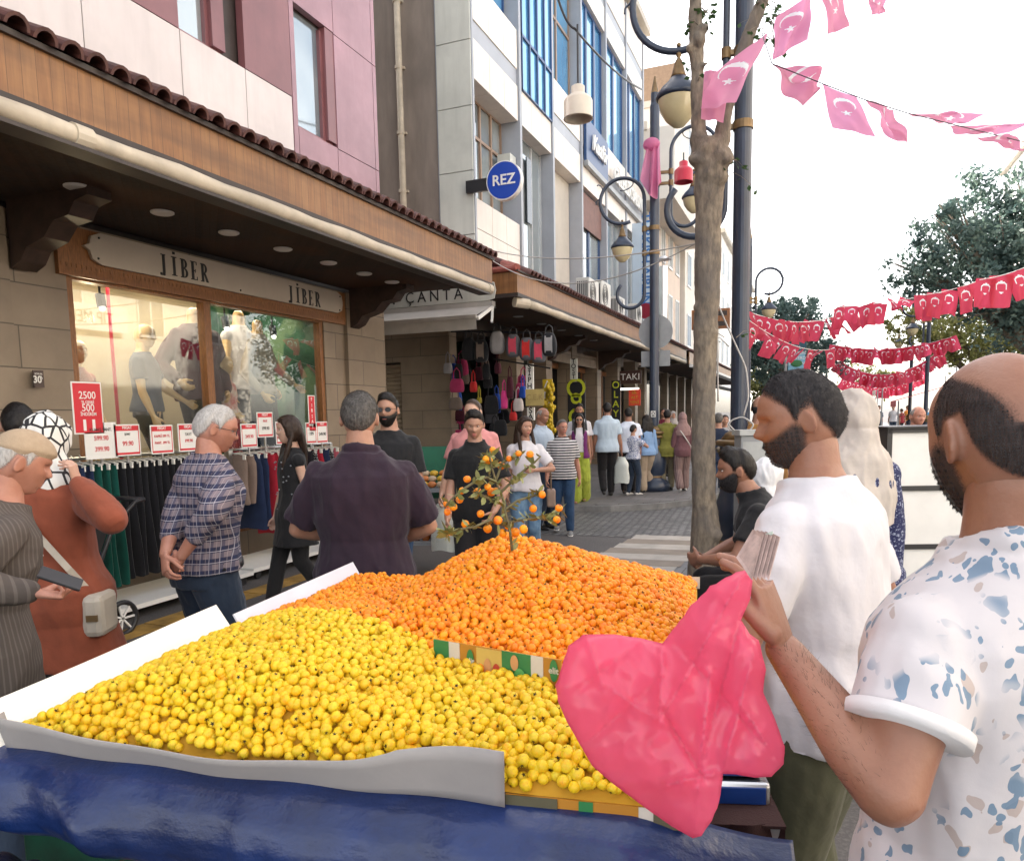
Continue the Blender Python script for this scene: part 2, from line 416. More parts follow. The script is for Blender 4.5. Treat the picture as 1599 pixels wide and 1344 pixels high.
    def hand(s, W_, d, palm, curl, thumb, side, fine, spread, curls=None, tsdir=None, tup=0):
        d = d.normalized(); n = Vector(palm) if palm is not None else Vector((-side, 0, 0)); n = (n - d * n.dot(d)).normalized(); x = d.cross(n).normalized()  # x across the palm
        # thumb lies on the side that faces forward / up
        ts = x if x.dot(Vector((0, 1, .3))) > 0 else -x
        if thumb < 0: ts = -ts
        if tsdir is not None: ts = x if x.dot(Vector(tsdir)) > 0 else -x
        k = .88 if s.fem else 1.; P = []
        pc = [W_ - d * .01, W_ + d * .025 * k, W_ + d * .06 * k, W_ + d * .092 * k]
        # palm: flattened loft with explicit frame
        vs = []; fs = []; N = 12
        for c, (a, b) in zip(pc, ((.026, .018), (.033, .017), (.041, .0145), (.040, .0115))):
            for j in range(N): w = 2 * PI * j / N; vs.append(c + x * a * k * math.cos(w) + n * b * k * math.sin(w))
        for i in range(3):
            for j in range(N): fs.append((i * N + j, i * N + (j + 1) % N, (i + 1) * N + (j + 1) % N, (i + 1) * N + j))
        fs.append(tuple(reversed(range(N)))); fs.append(tuple(3 * N + j for j in range(N))); P.append((vs, fs))
        for i, (off, L, r) in enumerate(((.030, .070, .0088), (.0102, .078, .0092), (-.0098, .073, .0088), (-.029, .057, .0078))):
            c = (curls[i] if curls else curl * (1 + .12 * i)); p = W_ + d * (.088 - .006 * abs(i - 1.2)) * k + ts * off * k; ang = spread * (1.2 - i); dd = (d + ts * ang * .6).normalized(); pts = [p - dd * .015, p]
            for sg, f in ((.45, .85), (.31, 1.1), (.24, .7)):
                R = Matrix.Rotation(c * f * 1.15, 3, (dd.cross(n)).normalized()); dd = (R @ dd).normalized()
                p = p + dd * L * sg * k; pts.append(p)
            P.append(loft(pts, [r * k, r * 1.02 * k, r * .97 * k, r * .92 * k, r * .78 * k], 10))
        tb = W_ + d * .025 * k + ts * .024 * k; td = (d * (.62 + tup) + ts * (.62 - tup * .3) + n * .45).normalized(); p2 = tb + td * .038 * k; td2 = (td * .7 + d * .6 + n * (.15 + .5 * curl) - ts * .25 * curl).normalized(); p3 = p2 + td2 * .032 * k; p4 = p3 + (td2 + d * .1 + n * .3 * curl).normalized() * .025 * k
        P.append(loft([tb, p2, p3, p4], [.015 * k, .012 * k, .0108 * k, .0088 * k], 10))
        (s.fine if fine else s.body).extend(P); s.grip = (W_ + d * .08 + n * .03, d, n, ts)
    def setleg(s, side, foot, hint=(0, 1, .0), yaw=0., toe=0.):
        H = Vector((side * .088, 0, .90 + s.dz)); A = Vector((foot[0], foot[1], foot[2] + .085)); d = A - H; L = d.length; up, lo = .425, .41
        if L > (up + lo) * .999: A = H + d * ((up + lo) * .999 / L); d = A - H; L = d.length
        u = d.normalized(); a = (up ** 2 - lo ** 2 + L ** 2) / (2 * L); hg = math.sqrt(max(0, up ** 2 - a ** 2)); h = Vector(hint); h = (h - u * h.dot(u)).normalized(); K = H + u * a + h * hg
        s.leg[side] = (H, K, A, yaw); g = (1 + (s.g - 1) * .7)
        s.body.append(loft([H, H + (K - H) * .4, K], [.088 * g, .078 * g, .055 * g], 14)); s.body.append(loft([K, K + (A - K) * .3, A], [.054 * g, .054 * g, .036], 14))
        R = Matrix.Rotation(yaw, 3, 'Z') @ Matrix.Rotation(-toe, 3, 'X'); s.leg[side] = (H, K, A, R)
        s.body.append(loft([A + R @ Vector((0, -.02, -.02)), A + R @ Vector((0, .05, -.045)), A + R @ Vector((0, .13, -.062))], [(.032, .03), (.036, .025), (.034, .016)], 12))
    def obj(s, name, me, mat, label=None, parent=None):
        me.name = name; me.materials.clear(); me.materials.append(mat); me.polygons.foreach_set('use_smooth', [True] * len(me.polygons))
        o = bpy.data.objects.new(name, me); C.objects.link(o); o.parent = parent or s.root
        if label: o['label'] = label
        return o
    def mb(s, name, b, mat, smooth=True, parent=None): return b.build(name, mat, parent or s.root, smooth=smooth)
    def finish(s):
        a = remesh(s.body, s.vox, 2); hv = .0042 if s.vox < .008 else .006
        h = remesh(s.headparts, hv, 1); ms = [a, h]
        if s.fine: ms.append(remesh(s.fine, .0032, 2))
        bm = bmesh.new()
        for m in ms: bm.from_mesh(m)
        me = bpy.data.meshes.new('body'); bm.to_mesh(me); bm.free()
        s.bodyo = s.obj('body', me, SK[s.skin]); return s
    def shell(s, name, vf, mat, smooth=True):
        v, f = vf; me = bpy.data.meshes.new(name); me.from_pydata([tuple(s.HM @ Vector(p)) for p in v], [], f)
        if MASK and len(MASK) == len(v): a = me.attributes.new('mask', 'FLOAT', 'POINT'); a.data.foreach_set('value', list(MASK))
        MASK.clear(); return s.obj(name, me, mat)
    def strands(s, me, n, L, up=.45):
        """short fine hairs standing off the shell, in the same mesh"""
        rr = random.Random(s.seed + 77); at_ = me.attributes['mask'].data; ps = me.polygons; V_ = [tuple(v.co) for v in me.vertices]; F_ = [tuple(p.vertices) for p in ps]; K = [x.value for x in at_]; n0 = len(V_); c = s.HM.to_3x3(); dn = c @ Vector((0, -.5, -1)); tries = 0
        ok = [p.index for p in ps if min(K[i] for i in p.vertices) > .25]; ar = [ps[i].area for i in ok]
        if not ok: return me
        for i in rr.choices(ok, ar, k=n):
            p = ps[i]; w = [rr.random() for _ in p.vertices]; t = sum(w); q = Vector((0, 0, 0))
            for a, j in zip(w, p.vertices): q += Vector(V_[j]) * (a / t)
            nn = p.normal; d = (nn * up + (dn - nn * dn.dot(nn)).normalized() * .8 + Vector((rr.gauss(0, .25), rr.gauss(0, .25), rr.gauss(0, .25)))).normalized() * L * rr.uniform(.5, 1.2); x = d.cross(nn).normalized() * .0007; k = len(V_)
            V_ += [tuple(q - x), tuple(q + x), tuple(q + d)]; F_.append((k, k + 1, k + 2)); K += [1.2, 1.2, 1.2]
        m2 = bpy.data.meshes.new('hair'); m2.from_pydata(V_, [], F_); a = m2.attributes.new('mask', 'FLOAT', 'POINT'); a.data.foreach_set('value', K); bpy.data.meshes.remove(me); return m2
    def hair(s, kind='short', mat=None, t=.012):
        near = s.vox < .008; v, f = hair_shell(kind, t, s.seed, s.fem, 120 if near else 64, 90 if near else 48, .03 if t < .008 else .014)
        me = bpy.data.meshes.new('hair'); me.from_pydata([tuple(s.HM @ Vector(p)) for p in v], [], f); a = me.attributes.new('mask', 'FLOAT', 'POINT'); a.data.foreach_set('value', list(MASK)); MASK.clear()
        if near: me = s.strands(me, 9000, .0065 if t > .008 else .004)
        return s.obj('hair', me, mat or HR['dark'])
    def longhair(s, mat=None, L=.34, front=True, w=.085):
        m = HRL if mat is HR['brown'] else HRK; v, f = hair_shell('long', .016, s.seed, True); parts = [([s.HM @ Vector(p) for p in v], f)]
        sp = lambda x, y, z: s.HM @ Vector((x, y, z))
        top = [sp(0, -.06, .03), sp(0, -.095, -.06), sp(0, -.11, -.16), sp(0, -.11, -.16 - L * .5), sp(0, -.1, -.16 - L)]
        parts.append(loft(top, [(w, .035), (w * 1.1, .035), (w * 1.15, .03), (w, .026), (w * .6, .016)], 16))
        if front:
            for e in (-1, 1): parts.append(loft([sp(e * .07, -.01, .03), sp(e * .085, .0, -.06), sp(e * .09, .04, -.16), sp(e * .085, .075, -.2 - L * .35), sp(e * .08, .09, -.16 - L * .75)], [.016, .022, .024, .022, .010], 12))
        def post(co, no):
            o = co.copy()
            for i in range(len(co)): o[i] += no[i] * (.004 * noise.noise(Vector((co[i][0] * 60, co[i][1] * 60, co[i][2] * 5))))
            return o
        return s.obj('hair', remesh(parts, .0075, 3, post=post), m)
    def beard(s, mat=None, t=.008):
        v, f = beard_shell(t); me = bpy.data.meshes.new('beard'); me.from_pydata([tuple(s.HM @ Vector(p)) for p in v], [], f); a = me.attributes.new('mask', 'FLOAT', 'POINT'); a.data.foreach_set('value', list(MASK)); MASK.clear()
        if s.vox < .009: me = s.strands(me, 5000, .005, .6)
        return s.obj('beard', me, mat or HR['dark'])
    def armhair(s, side, n=900):
        S0, E, T = s.arm[side]; d = (T - E).normalized(); a = d.orthogonal().normalized(); c = d.cross(a); rr = random.Random(9); b = MB()
        for _ in range(n):
            t = rr.uniform(.05, .95); w = rr.uniform(0, 2 * PI); r = .042 * (1 - .38 * sst(t, .25, 1)); o = a * math.cos(w) + c * math.sin(w); p = E.lerp(T, t) + o * r * .93; e = (d * .8 + o * .45 + Vector((rr.gauss(0, .3), rr.gauss(0, .3), rr.gauss(0, .3)))).normalized() * rr.uniform(.008, .015); x = e.cross(o).normalized() * .0002
            b.add([p - x, p + x, p + e + o * .0005], [(0, 1, 2)])
        o = b.build('arm_hair', HRK, s.root); o['kind'] = 'stuff'; return o
    def eyes(s, brows=True, bm=None):
        for e in (-1, 1):
            b = MB(); b.sphere((0, 0, 0), (.0115, .0075, .0046), 12, 8, 0); b.sphere((0, .0056, 0), (.0062, .0034, .0050), 8, 6, 1)
            o = s.mb('eye', b, [EYEW, EYED]); o.matrix_basis = s.HM @ Matrix.Translation((e * .031, .0800, .009))
            if brows:
                b = MB(); b.tube([(e * .014, .0945, .026), (e * .03, .0925, .031), (e * .048, .083, .026)], [.0045, .0065, .0035], 6); o = s.mb('eyebrow', b, bm or HR['dark']); o.matrix_basis = s.HM.copy()
    def lips(s, mat=None):
        b = MB(); b.sphere((0, .0965, -.0535), (.02, .006, .0042), 12, 8); b.sphere((0, .0955, -.0645), (.018, .0065, .005), 12, 8); o = s.mb('lips', b, mat or LIP); o.matrix_basis = s.HM.copy()
    def glasses(s, dark=False):
        b = MB(); 
        for e in (-1, 1):
            pts = [(e * (.033 + .022 * math.cos(a)), .107 - .006 * abs(math.cos(a)), .006 + .017 * math.sin(a)) for a in [2 * PI * k / 16 for k in range(16)]]
            b.tube(pts, .0016, 6, 0, closed=True)
            if dark: b.add([Vector(p) for p in pts], [tuple(range(16))], 0)
            b.tube([(e * .055, .1, .01), (e * .076, .06, .012), (e * .08, -.005, .012)], .0016, 6)
        b.tube([(-.011, .11, .009), (.011, .11, .009)], .0016, 6); o = s.mb('sunglasses' if dark else 'glasses', b, m_black); o.matrix_basis = s.HM.copy()
    def sleeves(s, infl, length, side, taper=1., end_infl=None):
        S0, E, T = s.arm[side]; g = (1 + (s.g - 1) * .7) * (.88 if s.fem else 1); ei = end_infl if end_infl is not None else infl * 1.6
        if length <= 1: e = S0 + (E - S0) * length; return [loft([S0, S0 + (e - S0) * .5, e], [.049 * g + infl * .7, .051 * g + infl, .046 * g + ei], 16, round_end=False)]
        l2 = length - 1; e = E + (T - E) * l2
        return [loft([S0, (S0 + E) / 2, E], [.049 * g + infl * .7, .050 * g + infl, .043 * g + infl * .9], 16), loft([E, (E + e) / 2, e], [.043 * g + infl * .9, .040 * g + infl * .8, .034 * g + ei * .5], 16)]
    def shirt(s, mat, sleeve=.62, infl=.014, hem=.86, fold=.008, neck=1.478, name='shirt', flare=.0, vox=None, sc=(6, 6, 2.2), collar=False, smooth=2, end=None, label=None):
        parts = [s.torso(infl, hem, neck, flare)]
        for side in s.arm:
            if sleeve: parts += s.sleeves(infl, sleeve, side, end_infl=end)
            S0 = s.arm[side][0]; parts.append(ellipsoid(S0 + Vector((0, 0, .0)), (.050 * s.g + infl * .8,) * 3, 12, 10))
        if collar:
            nk = s.bend((0, -.012, 1.475)); cr = [nk + Vector((.074 * s.g ** .5 * math.cos(a), .07 * s.g ** .5 * math.sin(a), .012 - .016 * math.sin(a))) for a in [2 * PI * k / 24 for k in range(24)]]; parts.append(loft(cr, [(.012, .02)] * 24, 8, closed=True))
        v = vox or s.vox; me = remesh(parts, v, smooth, post=folds(fold, sc, s.seed) if fold else None)
        return s.obj(name, me, mat, label)
    def trousers(s, mat, infl=.011, fold=.005, top=.99, wide=0., end=.97, name='trousers'):
        parts = [s.torso(infl * .45, .84, top)]; g = 1 + (s.g - 1) * .7
        for H, K, A, R in s.leg.values():
            e = K + (A - K) * end
            parts.append(loft([H + Vector((0, 0, .02)), H + (K - H) * .35, K], [.092 * g + infl, .084 * g + infl + wide * .3, .060 * g + infl + wide], 16))
            parts.append(loft([K, (K + e) / 2, e], [.060 * g + infl + wide, .056 * g + infl + wide, .05 + infl + wide * 1.2], 16))
        return s.obj(name, remesh(parts, s.vox, 2, post=folds(fold, (7, 7, 5), s.seed + 2) if fold else None), mat)
    def skirt(s, mat, z0=.1, r=.26, top=.98, fold=.012, name='skirt', split=False):
        vs = []; fs = []; zs = np.linspace(z0, top, 14); n = 64
        for z in zs:
            t = (top - z) / (top - z0); a = .168 + (r - .168) * t ** .8; b_ = .118 + (r * .85 - .118) * t ** .6
            for j in range(n):
                w = 2 * PI * j / n; pl = 1 + fold * 6 * t * math.sin(w * 14 + 2 * math.sin(w * 3)) * .5; vs.append((a * pl * math.cos(w), b_ * pl * math.sin(w), z))
        for i in range(len(zs) - 1):
            for j in range(n): fs.append((i * n + j, i * n + (j + 1) % n, (i + 1) * n + (j + 1) % n, (i + 1) * n + j))
        me = bpy.data.meshes.new(name); me.from_pydata(vs, [], fs); return s.obj(name, me, mat)
    def shoes(s, mat, sole=None):
        for H, K, A, R in s.leg.values():
            p = lambda y, z: A + R @ Vector((0, y, z))
            v, f = loft([p(-.055, -.045), p(-.03, -.04), p(.03, -.045), p(.10, -.055), p(.165, -.062)], [(.028, .032), (.036, .04), (.039, .038), (.044, .026), (.03, .018)], 14)
            b = MB(); b.add(v, f); o = s.mb('shoe', b, mat)
            if sole:
                q = MB(); v, f = loft([p(-.07, -.078), p(-.03, -.078), (p(.1, -.078)), p(.18, -.076)], [(.028, .008), (.038, .009), (.046, .009), (.03, .008)], 12); q.add(v, f); q.build('sole', sole, o, smooth=True)
    def scarf(s, mat, drop=.26, t=.016, fold=.007, face=True, wide=1., vox=None):
        def fn(n):
            p = skull(n, True); o = sst(p.y, .035, .06) * (1 if face else 0); inside = o * (1 - sst(math.hypot(p.x / .056, (p.z + .012) / .088), .82, 1.05))
            return p * (1 - .1 * inside) + n * (t * (1 + .25 * noise.noise(p * 20)) * (1 - inside))
        v, f = head_pts(56, 40, fn); v = [Vector((p.x, p.y, p.z)) for p in v]; parts = [([s.HM @ p for p in v], f)]
        a = s.HM @ Vector((0, -.02, -.05)); b_ = s.bend((0, -.005, 1.44)); c = s.bend((0, 0, 1.44 - drop * .5)); d = s.bend((0, 0, 1.44 - drop))
        parts.append(loft([a, (a + b_) / 2 + Vector((0, 0, -.0)), b_, c, d], [(.084, .100), (.105, .105), (.155 * wide, .125), (.19 * wide, .145), (.175 * wide, .14)], 24, round_end=False))
        parts = [parts[0]] + [parts[1]]
        me = remesh(parts, vox or max(.006, s.vox * .8), 3, post=folds(fold, (9, 9, 4), s.seed + 5)); return s.obj('headscarf', me, mat)
def _skin(c, c2):
    def f(g):
        v = g.coord('Object'); a = g.mix(g.step(g.noise(v, 9, 5), .35, .7), c, c2); a = g.mix(g.math('MULTIPLY', g.step(g.noise(v, 60, 3), .5, .8), .25), a, tuple(x * .6 for x in c)); g.base(a)
        g.set(Roughness=.48, Subsurface_Weight=.12, Subsurface_Scale=.02); g.b.inputs['Subsurface Radius'].default_value = (1, .35, .2); g.bump(g.noise(v, 160, 3), .3, .0015); g.bump(g.noise(v, 45, 3), .2, .004)
    return f
SK = {'skin': MG('skin', _skin((.44, .24, .165), (.37, .185, .12))), 'tan': MG('tanned_skin', _skin((.34, .165, .105), (.26, .115, .07))), 'fair': MG('fair_skin', _skin((.58, .36, .27), (.52, .3, .21))), 'old': MG('ruddy_skin', _skin((.50, .24, .17), (.40, .17, .11)))}
def _hair(c, c2, r=.5, grey=0, fade=True, alpha=1.):
    def f(g):
        v = g.coord('Object', (1, 1, .25)); v2 = g.coord('Object'); a = g.mix(g.step(g.noise(v, 140, 4), .35, .7), c, c2); g.base(a); g.set(Roughness=r, Specular_IOR_Level=.3); g.bump(g.noise(v, 170, 3), .7, .004)
        if fade: at_ = g.n('Attribute'); at_.attribute_name = 'mask'; g.l(g.math('MULTIPLY', g.step(g.math('ADD', g.math('MULTIPLY', at_.outputs['Fac'], 1.5), g.math('MULTIPLY', g.noise(v2, 420, 2), 1.1)), .72, 1.3), alpha), g.b.inputs['Alpha'])
    return f
HRL = MG('long_brown_hair', _hair((.018, .010, .007), (.045, .025, .016), fade=False)); HRK = MG('long_dark_hair', _hair((.005, .004, .004), (.018, .013, .011), fade=False))
HRL2 = None
HR = {'dark': MG('dark_hair', _hair((.004, .003, .003), (.014, .010, .008))), 'brown': MG('brown_hair', _hair((.025, .014, .008), (.06, .033, .02))), 'grey': MG('grey_hair', _hair((.34, .32, .3), (.12, .11, .1))), 'white': MG('white_hair', _hair((.62, .6, .58), (.36, .34, .32))), 'pepper': MG('greying_hair', _hair((.14, .13, .12), (.03, .027, .025))), 'shaved': MG('shaved_hair', _hair((.03, .027, .028), (.075, .062, .06), .85, alpha=.72)), 'stub': MG('cropped_hair', _hair((.016, .015, .017), (.042, .037, .038), .75))}
EYEW = M('eye_white', (.7, .66, .62), .2, .05, 5, 0); EYED = M('iris_dark', (.025, .014, .01), .15, .1, 5, 0); LIP = M('lips', (.45, .13, .11), .4, .1, 30, .1)
def cloth(name, c, var=.15, rough=.85, sc=9, c2=None, weave=True):
    def f(g):
        v = g.coord('Object'); a = col4(c)[:3]; b_ = col4(c2)[:3] if c2 else tuple(x * (1 - var) for x in a); g.base(g.mix(g.step(g.noise(v, sc, 5), .35, .65), a, b_)); g.set(Roughness=rough, Sheen_Weight=.12, Specular_IOR_Level=.25)
        g.bump(g.noise(v, 14, 3), .35, .012); g.bump(g.noise(v, 420, 2), .25, .001)
    return MG(name, f)
# ================================================================ ground
def _asph(g):
    v = g.coord('Object'); n = g.noise(v, .6, 6); n2 = g.noise(v, 60, 3)
    c = g.mix(g.step(n, .35, .65), (.055, .051, .052), (.095, .088, .086)); c = g.mix(g.step(n2, .45, .75), c, (.14, .13, .125)); g.base(c)
    g.set(Roughness=.75); g.bump(n2, .35, .004)
def _paver(c1, c2, c3, sx, sy, mortar=.012, rot=0., bumpd=.006, squash=.5):
    def f(g):
        v = g.coord('Object', (1, 1, 1), (0, 0, rot)); b = g.n('TexBrick'); b.inputs['Scale'].default_value = 1; b.inputs['Brick Width'].default_value = sx; b.inputs['Row Height'].default_value = sy
        b.inputs['Mortar Size'].default_value = mortar; b.inputs['Mortar Smooth'].default_value = .3; b.offset = squash
        b.inputs['Color1'].default_value = col4(c1); b.inputs['Color2'].default_value = col4(c2); b.inputs['Mortar'].default_value = col4(c3)
        dn = g.noise(v, 3, 4); va = g.n('VectorMath', operation='ADD'); ns = g.n('TexNoise'); ns.inputs['Scale'].default_value = 3; g.l(v, ns.inputs[0])
        sc = g.n('VectorMath', operation='SCALE'); sc.inputs[3].default_value = mortar * 3; g.l(ns.outputs['Color'], sc.inputs[0]); g.l(v, va.inputs[0]); g.l(sc.outputs[0], va.inputs[1]); g.l(va.outputs[0], b.inputs['Vector'])
        g.base(g.mix(g.math('MULTIPLY', g.step(g.noise(v, .9, 5), .35, .7), .55), b.outputs['Color'], (.05, .048, .046)))
        g.set(Roughness=.6); g.bump(g.math('SUBTRACT', g.math('MULTIPLY', g.noise(v, 30, 3), .3), b.outputs['Fac']), .8, bumpd)
    return f
m_asph = MG('street_asphalt', _asph)
m_cob = MG('cobbles', _paver((.13, .13, .135), (.24, .235, .23), (.03, .03, .03), .13, .1, .014, .5, .014))
m_flag = MG('flagstones', _paver((.17, .175, .185), (.23, .23, .235), (.06, .06, .06), .6, .3, .006, 0, .004))
m_pave = MG('pavement_slabs', _paver((.16, .15, .15), (.21, .2, .195), (.06, .055, .05), .4, .4, .006, 0, .004))
m_kerb = M('kerb_stone', (.2, .2, .2), .7, .3, 5)
m_yel = M('worn_yellow_paving', (.36, .21, .045), .75, .5, 5, .3)
m_pale = M('pale_stone', (.42, .39, .35), .7, .2, 4); m_brown = M('brown_stone', (.25, .21, .17), .7, .2, 4)
def sheet(name, poly, z, m, th=None):
    b = MB(); k = len(poly)
    if th: b.prism([(x, y, z - th) for x, y in poly], (0, 0, 1), th)
    else: b.add([(x, y, z) for x, y in poly], [tuple(range(k))])
    return struct(b.build(name, m))
sheet('ground', [(-500, -300), (500, -300), (500, 900), (-500, 900)], 0, m_asph)
sheet('cobbled_road', [(-6.4, 9.35), (1.8, 9.75), (3.2, 40), (-1.2, 40), (-1.2, 13.6), (-6.4, 13.6)], .004, m_cob)
sheet('flagstone_paving', [(-1.6, 5.5), (7.5, 5.5), (7.5, 120), (3.0, 120), (1.6, 9.6), (-1.75, 9.6)], .008, m_flag)
sheet('paved_square', [(-1.2, 40), (3.1, 40), (3.1, 200), (-1.2, 200)], .008, m_flag)
# raised pavement in front of the far shops, its kerb rounded at the corner
out = [(-6.4, 12.1), (-5, 11.85), (-3.9, 11.75), (-3.1, 11.95), (-2.4, 12.45), (-1.9, 13.2), (-1.55, 14.4), (-1.4, 17), (-1.3, 60), (-6.4, 60)]
sheet('pavement', [(x * .985 - .06, y + (.1 if y < 50 else -.1)) for x, y in out], .124, m_pave, .12)
sheet('kerb', out, .11, m_kerb, .11)
# yellow tactile strip along the shops, worn through in places
b = MB(); y = 1.5
while y < 11.5:
    L = random.uniform(.55, .6); b.box(-5.05 + random.uniform(-.01, .01), -4.8, y, y + L - .02, 0, .006); y += L
struct(b.build('yellow_paving_strip', m_yel))
b = MB()
for i in range(7):
    x = -2.25 + i * .0; y0 = 7.35 + i * .34
    b.add([(-2.35 + .03 * i, y0, .014), (-1.3 + .03 * i, y0 + .1, .014), (-1.3 + .03 * i, y0 + .43, .014), (-2.35 + .03 * i, y0 + .33, .014)], [(0, 1, 2, 3)], i % 2)
struct(b.build('stone_crossing', [m_pale, m_brown]))
# ================================================================ shared facade materials
def _stone(g):
    v = g.coord('Object'); s = g.n('SeparateXYZ'); g.l(v, s.inputs[0]); cb = g.n('CombineXYZ')
    g.l(g.math('ADD', s.outputs[1], s.outputs[0]), cb.inputs[0]); g.l(g.math('ADD', s.outputs[2], .03), cb.inputs[1])
    b = g.n('TexBrick'); b.inputs['Scale'].default_value = 1; b.inputs['Brick Width'].default_value = 1.3; b.inputs['Row Height'].default_value = .36; b.inputs['Mortar Size'].default_value = .006
    b.inputs['Color1'].default_value = col4((.24, .185, .13)); b.inputs['Color2'].default_value = col4((.3, .235, .17)); b.inputs['Mortar'].default_value = col4((.1, .08, .06)); g.l(cb.outputs[0], b.inputs['Vector'])
    g.base(g.mix(g.math('MULTIPLY', g.step(g.noise(v, 2.2, 6), .4, .75), .5), b.outputs['Color'], (.14, .105, .075)))
    g.set(Roughness=.45); g.bump(g.math('SUBTRACT', g.math('MULTIPLY', g.noise(v, 25, 3), .15), b.outputs['Fac']), .6, .006)
m_stone = MG('stone_cladding', _stone)
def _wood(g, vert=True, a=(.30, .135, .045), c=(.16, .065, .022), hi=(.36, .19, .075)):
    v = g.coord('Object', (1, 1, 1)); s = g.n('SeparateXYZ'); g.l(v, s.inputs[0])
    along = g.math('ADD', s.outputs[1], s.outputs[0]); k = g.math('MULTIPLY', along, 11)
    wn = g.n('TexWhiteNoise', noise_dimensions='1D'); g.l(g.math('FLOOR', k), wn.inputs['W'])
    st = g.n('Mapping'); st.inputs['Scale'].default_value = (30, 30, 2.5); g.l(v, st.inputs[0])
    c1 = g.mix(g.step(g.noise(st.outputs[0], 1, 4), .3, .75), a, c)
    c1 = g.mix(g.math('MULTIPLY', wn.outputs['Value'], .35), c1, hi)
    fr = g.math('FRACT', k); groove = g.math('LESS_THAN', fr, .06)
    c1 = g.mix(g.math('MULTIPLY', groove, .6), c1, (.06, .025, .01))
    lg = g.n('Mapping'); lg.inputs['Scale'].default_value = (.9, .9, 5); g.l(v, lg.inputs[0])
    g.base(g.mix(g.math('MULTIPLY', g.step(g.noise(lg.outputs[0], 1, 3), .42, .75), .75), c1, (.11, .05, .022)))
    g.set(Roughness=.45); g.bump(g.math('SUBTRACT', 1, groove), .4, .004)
m_wood = MG('varnished_boards', _wood)
m_frame = M('window_frame_wood', (.27, .11, .035), .4, .4, 12, .1, stretch=(6, 6, 1))
m_dark = M('dark_trim', (.035, .025, .022), .5, .3, 6)
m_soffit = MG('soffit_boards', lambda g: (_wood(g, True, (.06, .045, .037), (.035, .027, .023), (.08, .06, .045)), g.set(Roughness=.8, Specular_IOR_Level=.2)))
m_tile = M('roof_tile', (.13, .05, .04), .55, .45, 9, .3, c2=(.055, .022, .02))
m_tilered = M('red_ridge_tile', (.3, .08, .06), .6, .3, 7)
m_awn = M('rolled_awning_cloth', (.62, .54, .42), .6, .35, 4, .2, stretch=(1, .6, 1), c2=(.4, .34, .26), streak=.4)
m_pink = M('mauve_cladding', (.37, .20, .235), .26, .22, 1.0, .02, spec=.6, streak=.3)
m_pinkd = M('dark_red_cladding', (.22, .085, .09), .3, .22, 1.2, .02, spec=.6, streak=.3)
m_white = M('pale_cladding', (.66, .59, .57), .28, .12, .9, .02, spec=.6, streak=.25)
m_cream = M('cream_cladding', (.78, .70, .62), .4, .1, 1.1, .02, streak=.22)
m_creamside = M('greenish_white_cladding', (.56, .57, .52), .45, .1, 1.1, .02, streak=.3)
m_greyband = M('grey_blue_metal', (.34, .36, .40), .4, .1, 2, .02)
m_render = M('brown_stained_render', (.27, .225, .19), .85, .3, 1.6, .3, stretch=(1, 1, .35), streak=.5)
m_beam = M('beige_render', (.55, .5, .43), .8, .12, 1.5, .15)
def _bluewin(g):
    v = g.coord('Object'); g.base(g.mix(g.step(g.noise(v, .35, 2), .4, .6), (.12, .38, .68), (.2, .5, .8))); g.set(Roughness=.06, Specular_IOR_Level=1.0, Metallic=.55)
m_blue = MG('blue_mirror_glass', _bluewin)
def _clearwin(g):
    v = g.coord('Object'); g.base(g.mix(g.step(g.noise(v, .5, 2), .4, .6), (.3, .36, .4), (.5, .55, .55))); g.set(Roughness=.05, Specular_IOR_Level=1., Metallic=.6)
m_refl = MG('reflecting_window_glass', _clearwin)
m_darkglass = M('dark_window_glass', (.03, .04, .05), .06, .1, 1, 0, spec=.9)
m_bluemet = M('blue_window_metal', (.03, .07, .18), .35, .1, 3, .02)
def _glass(g):
    g.t.nodes.remove(g.b); tr = g.n('BsdfTransparent'); gl = g.n('BsdfGlossy'); gl.inputs['Roughness'].default_value = .015
    tr.inputs[0].default_value = (.92, .94, .92, 1); fr = g.n('LayerWeight'); fr.inputs[0].default_value = .5; mxs = g.n('MixShader')
    g.l(g.math('ADD', g.math('MULTIPLY', g.math('POWER', fr.outputs['Facing'], 2.6), .75), .07), mxs.inputs[0]); g.l(tr.outputs[0], mxs.inputs[1]); g.l(gl.outputs[0], mxs.inputs[2]); g.l(mxs.outputs[0], g.o.inputs[0])
m_glass = MG('clear_shop_glass', _glass)
m_ink = M('black_lettering', (.02, .02, .022), .5, .1, 5, 0)
m_paint = M('white_paint', (.8, .79, .76), .4, .06, 4, .03)
m_chrome = M('brushed_steel', (.6, .6, .6), .28, .1, 6, .02, metal=1)
m_black = M('black_metal', (.02, .02, .023), .4, .2, 5, .05)
m_grey = M('grey_metal', (.3, .31, .32), .4, .15, 5, .05)
# ================================================================ building 1, the clothes shop
X1 = -6.3; FX = -4.3; Y1E = 10.25
B1 = wempty('shop_building', (X1, 5, 0), 'mauve and white panelled shop building with stone ground floor and long wooden canopy', 'building')
WY0, WY1, WM, WZ0, WZ1 = 4.83, 8.64, 6.53, .32, 2.98
b = MB()                                     # ground floor stone, opened for the show window
b.box(X1 - .5, X1, 2.6, WY0, 0, 3.45); b.box(X1 - .5, X1, WY1, 9.85, 0, 3.45); b.box(X1 - .5, X1, WY0, WY1, 0, WZ0); b.box(X1 - .5, X1, WY0, WY1, WZ1 + .1, 3.45)
b.box(X1 - .5, X1 + .06, 9.12, 9.84, 0, 3.44); b.box(X1 - .5, X1 + .05, 3.6, 4.28, 0, 3.44); b.box(-11, X1 - .02, 9.86, Y1E, 0, 3.44)
b.build('stone_wall', m_stone, B1)
b = MB(); b.box(X1 - .49, X1 + .01, -3, 2.6, 0, 3.44); b.build('shop_doorway_wall', m_stone, B1)
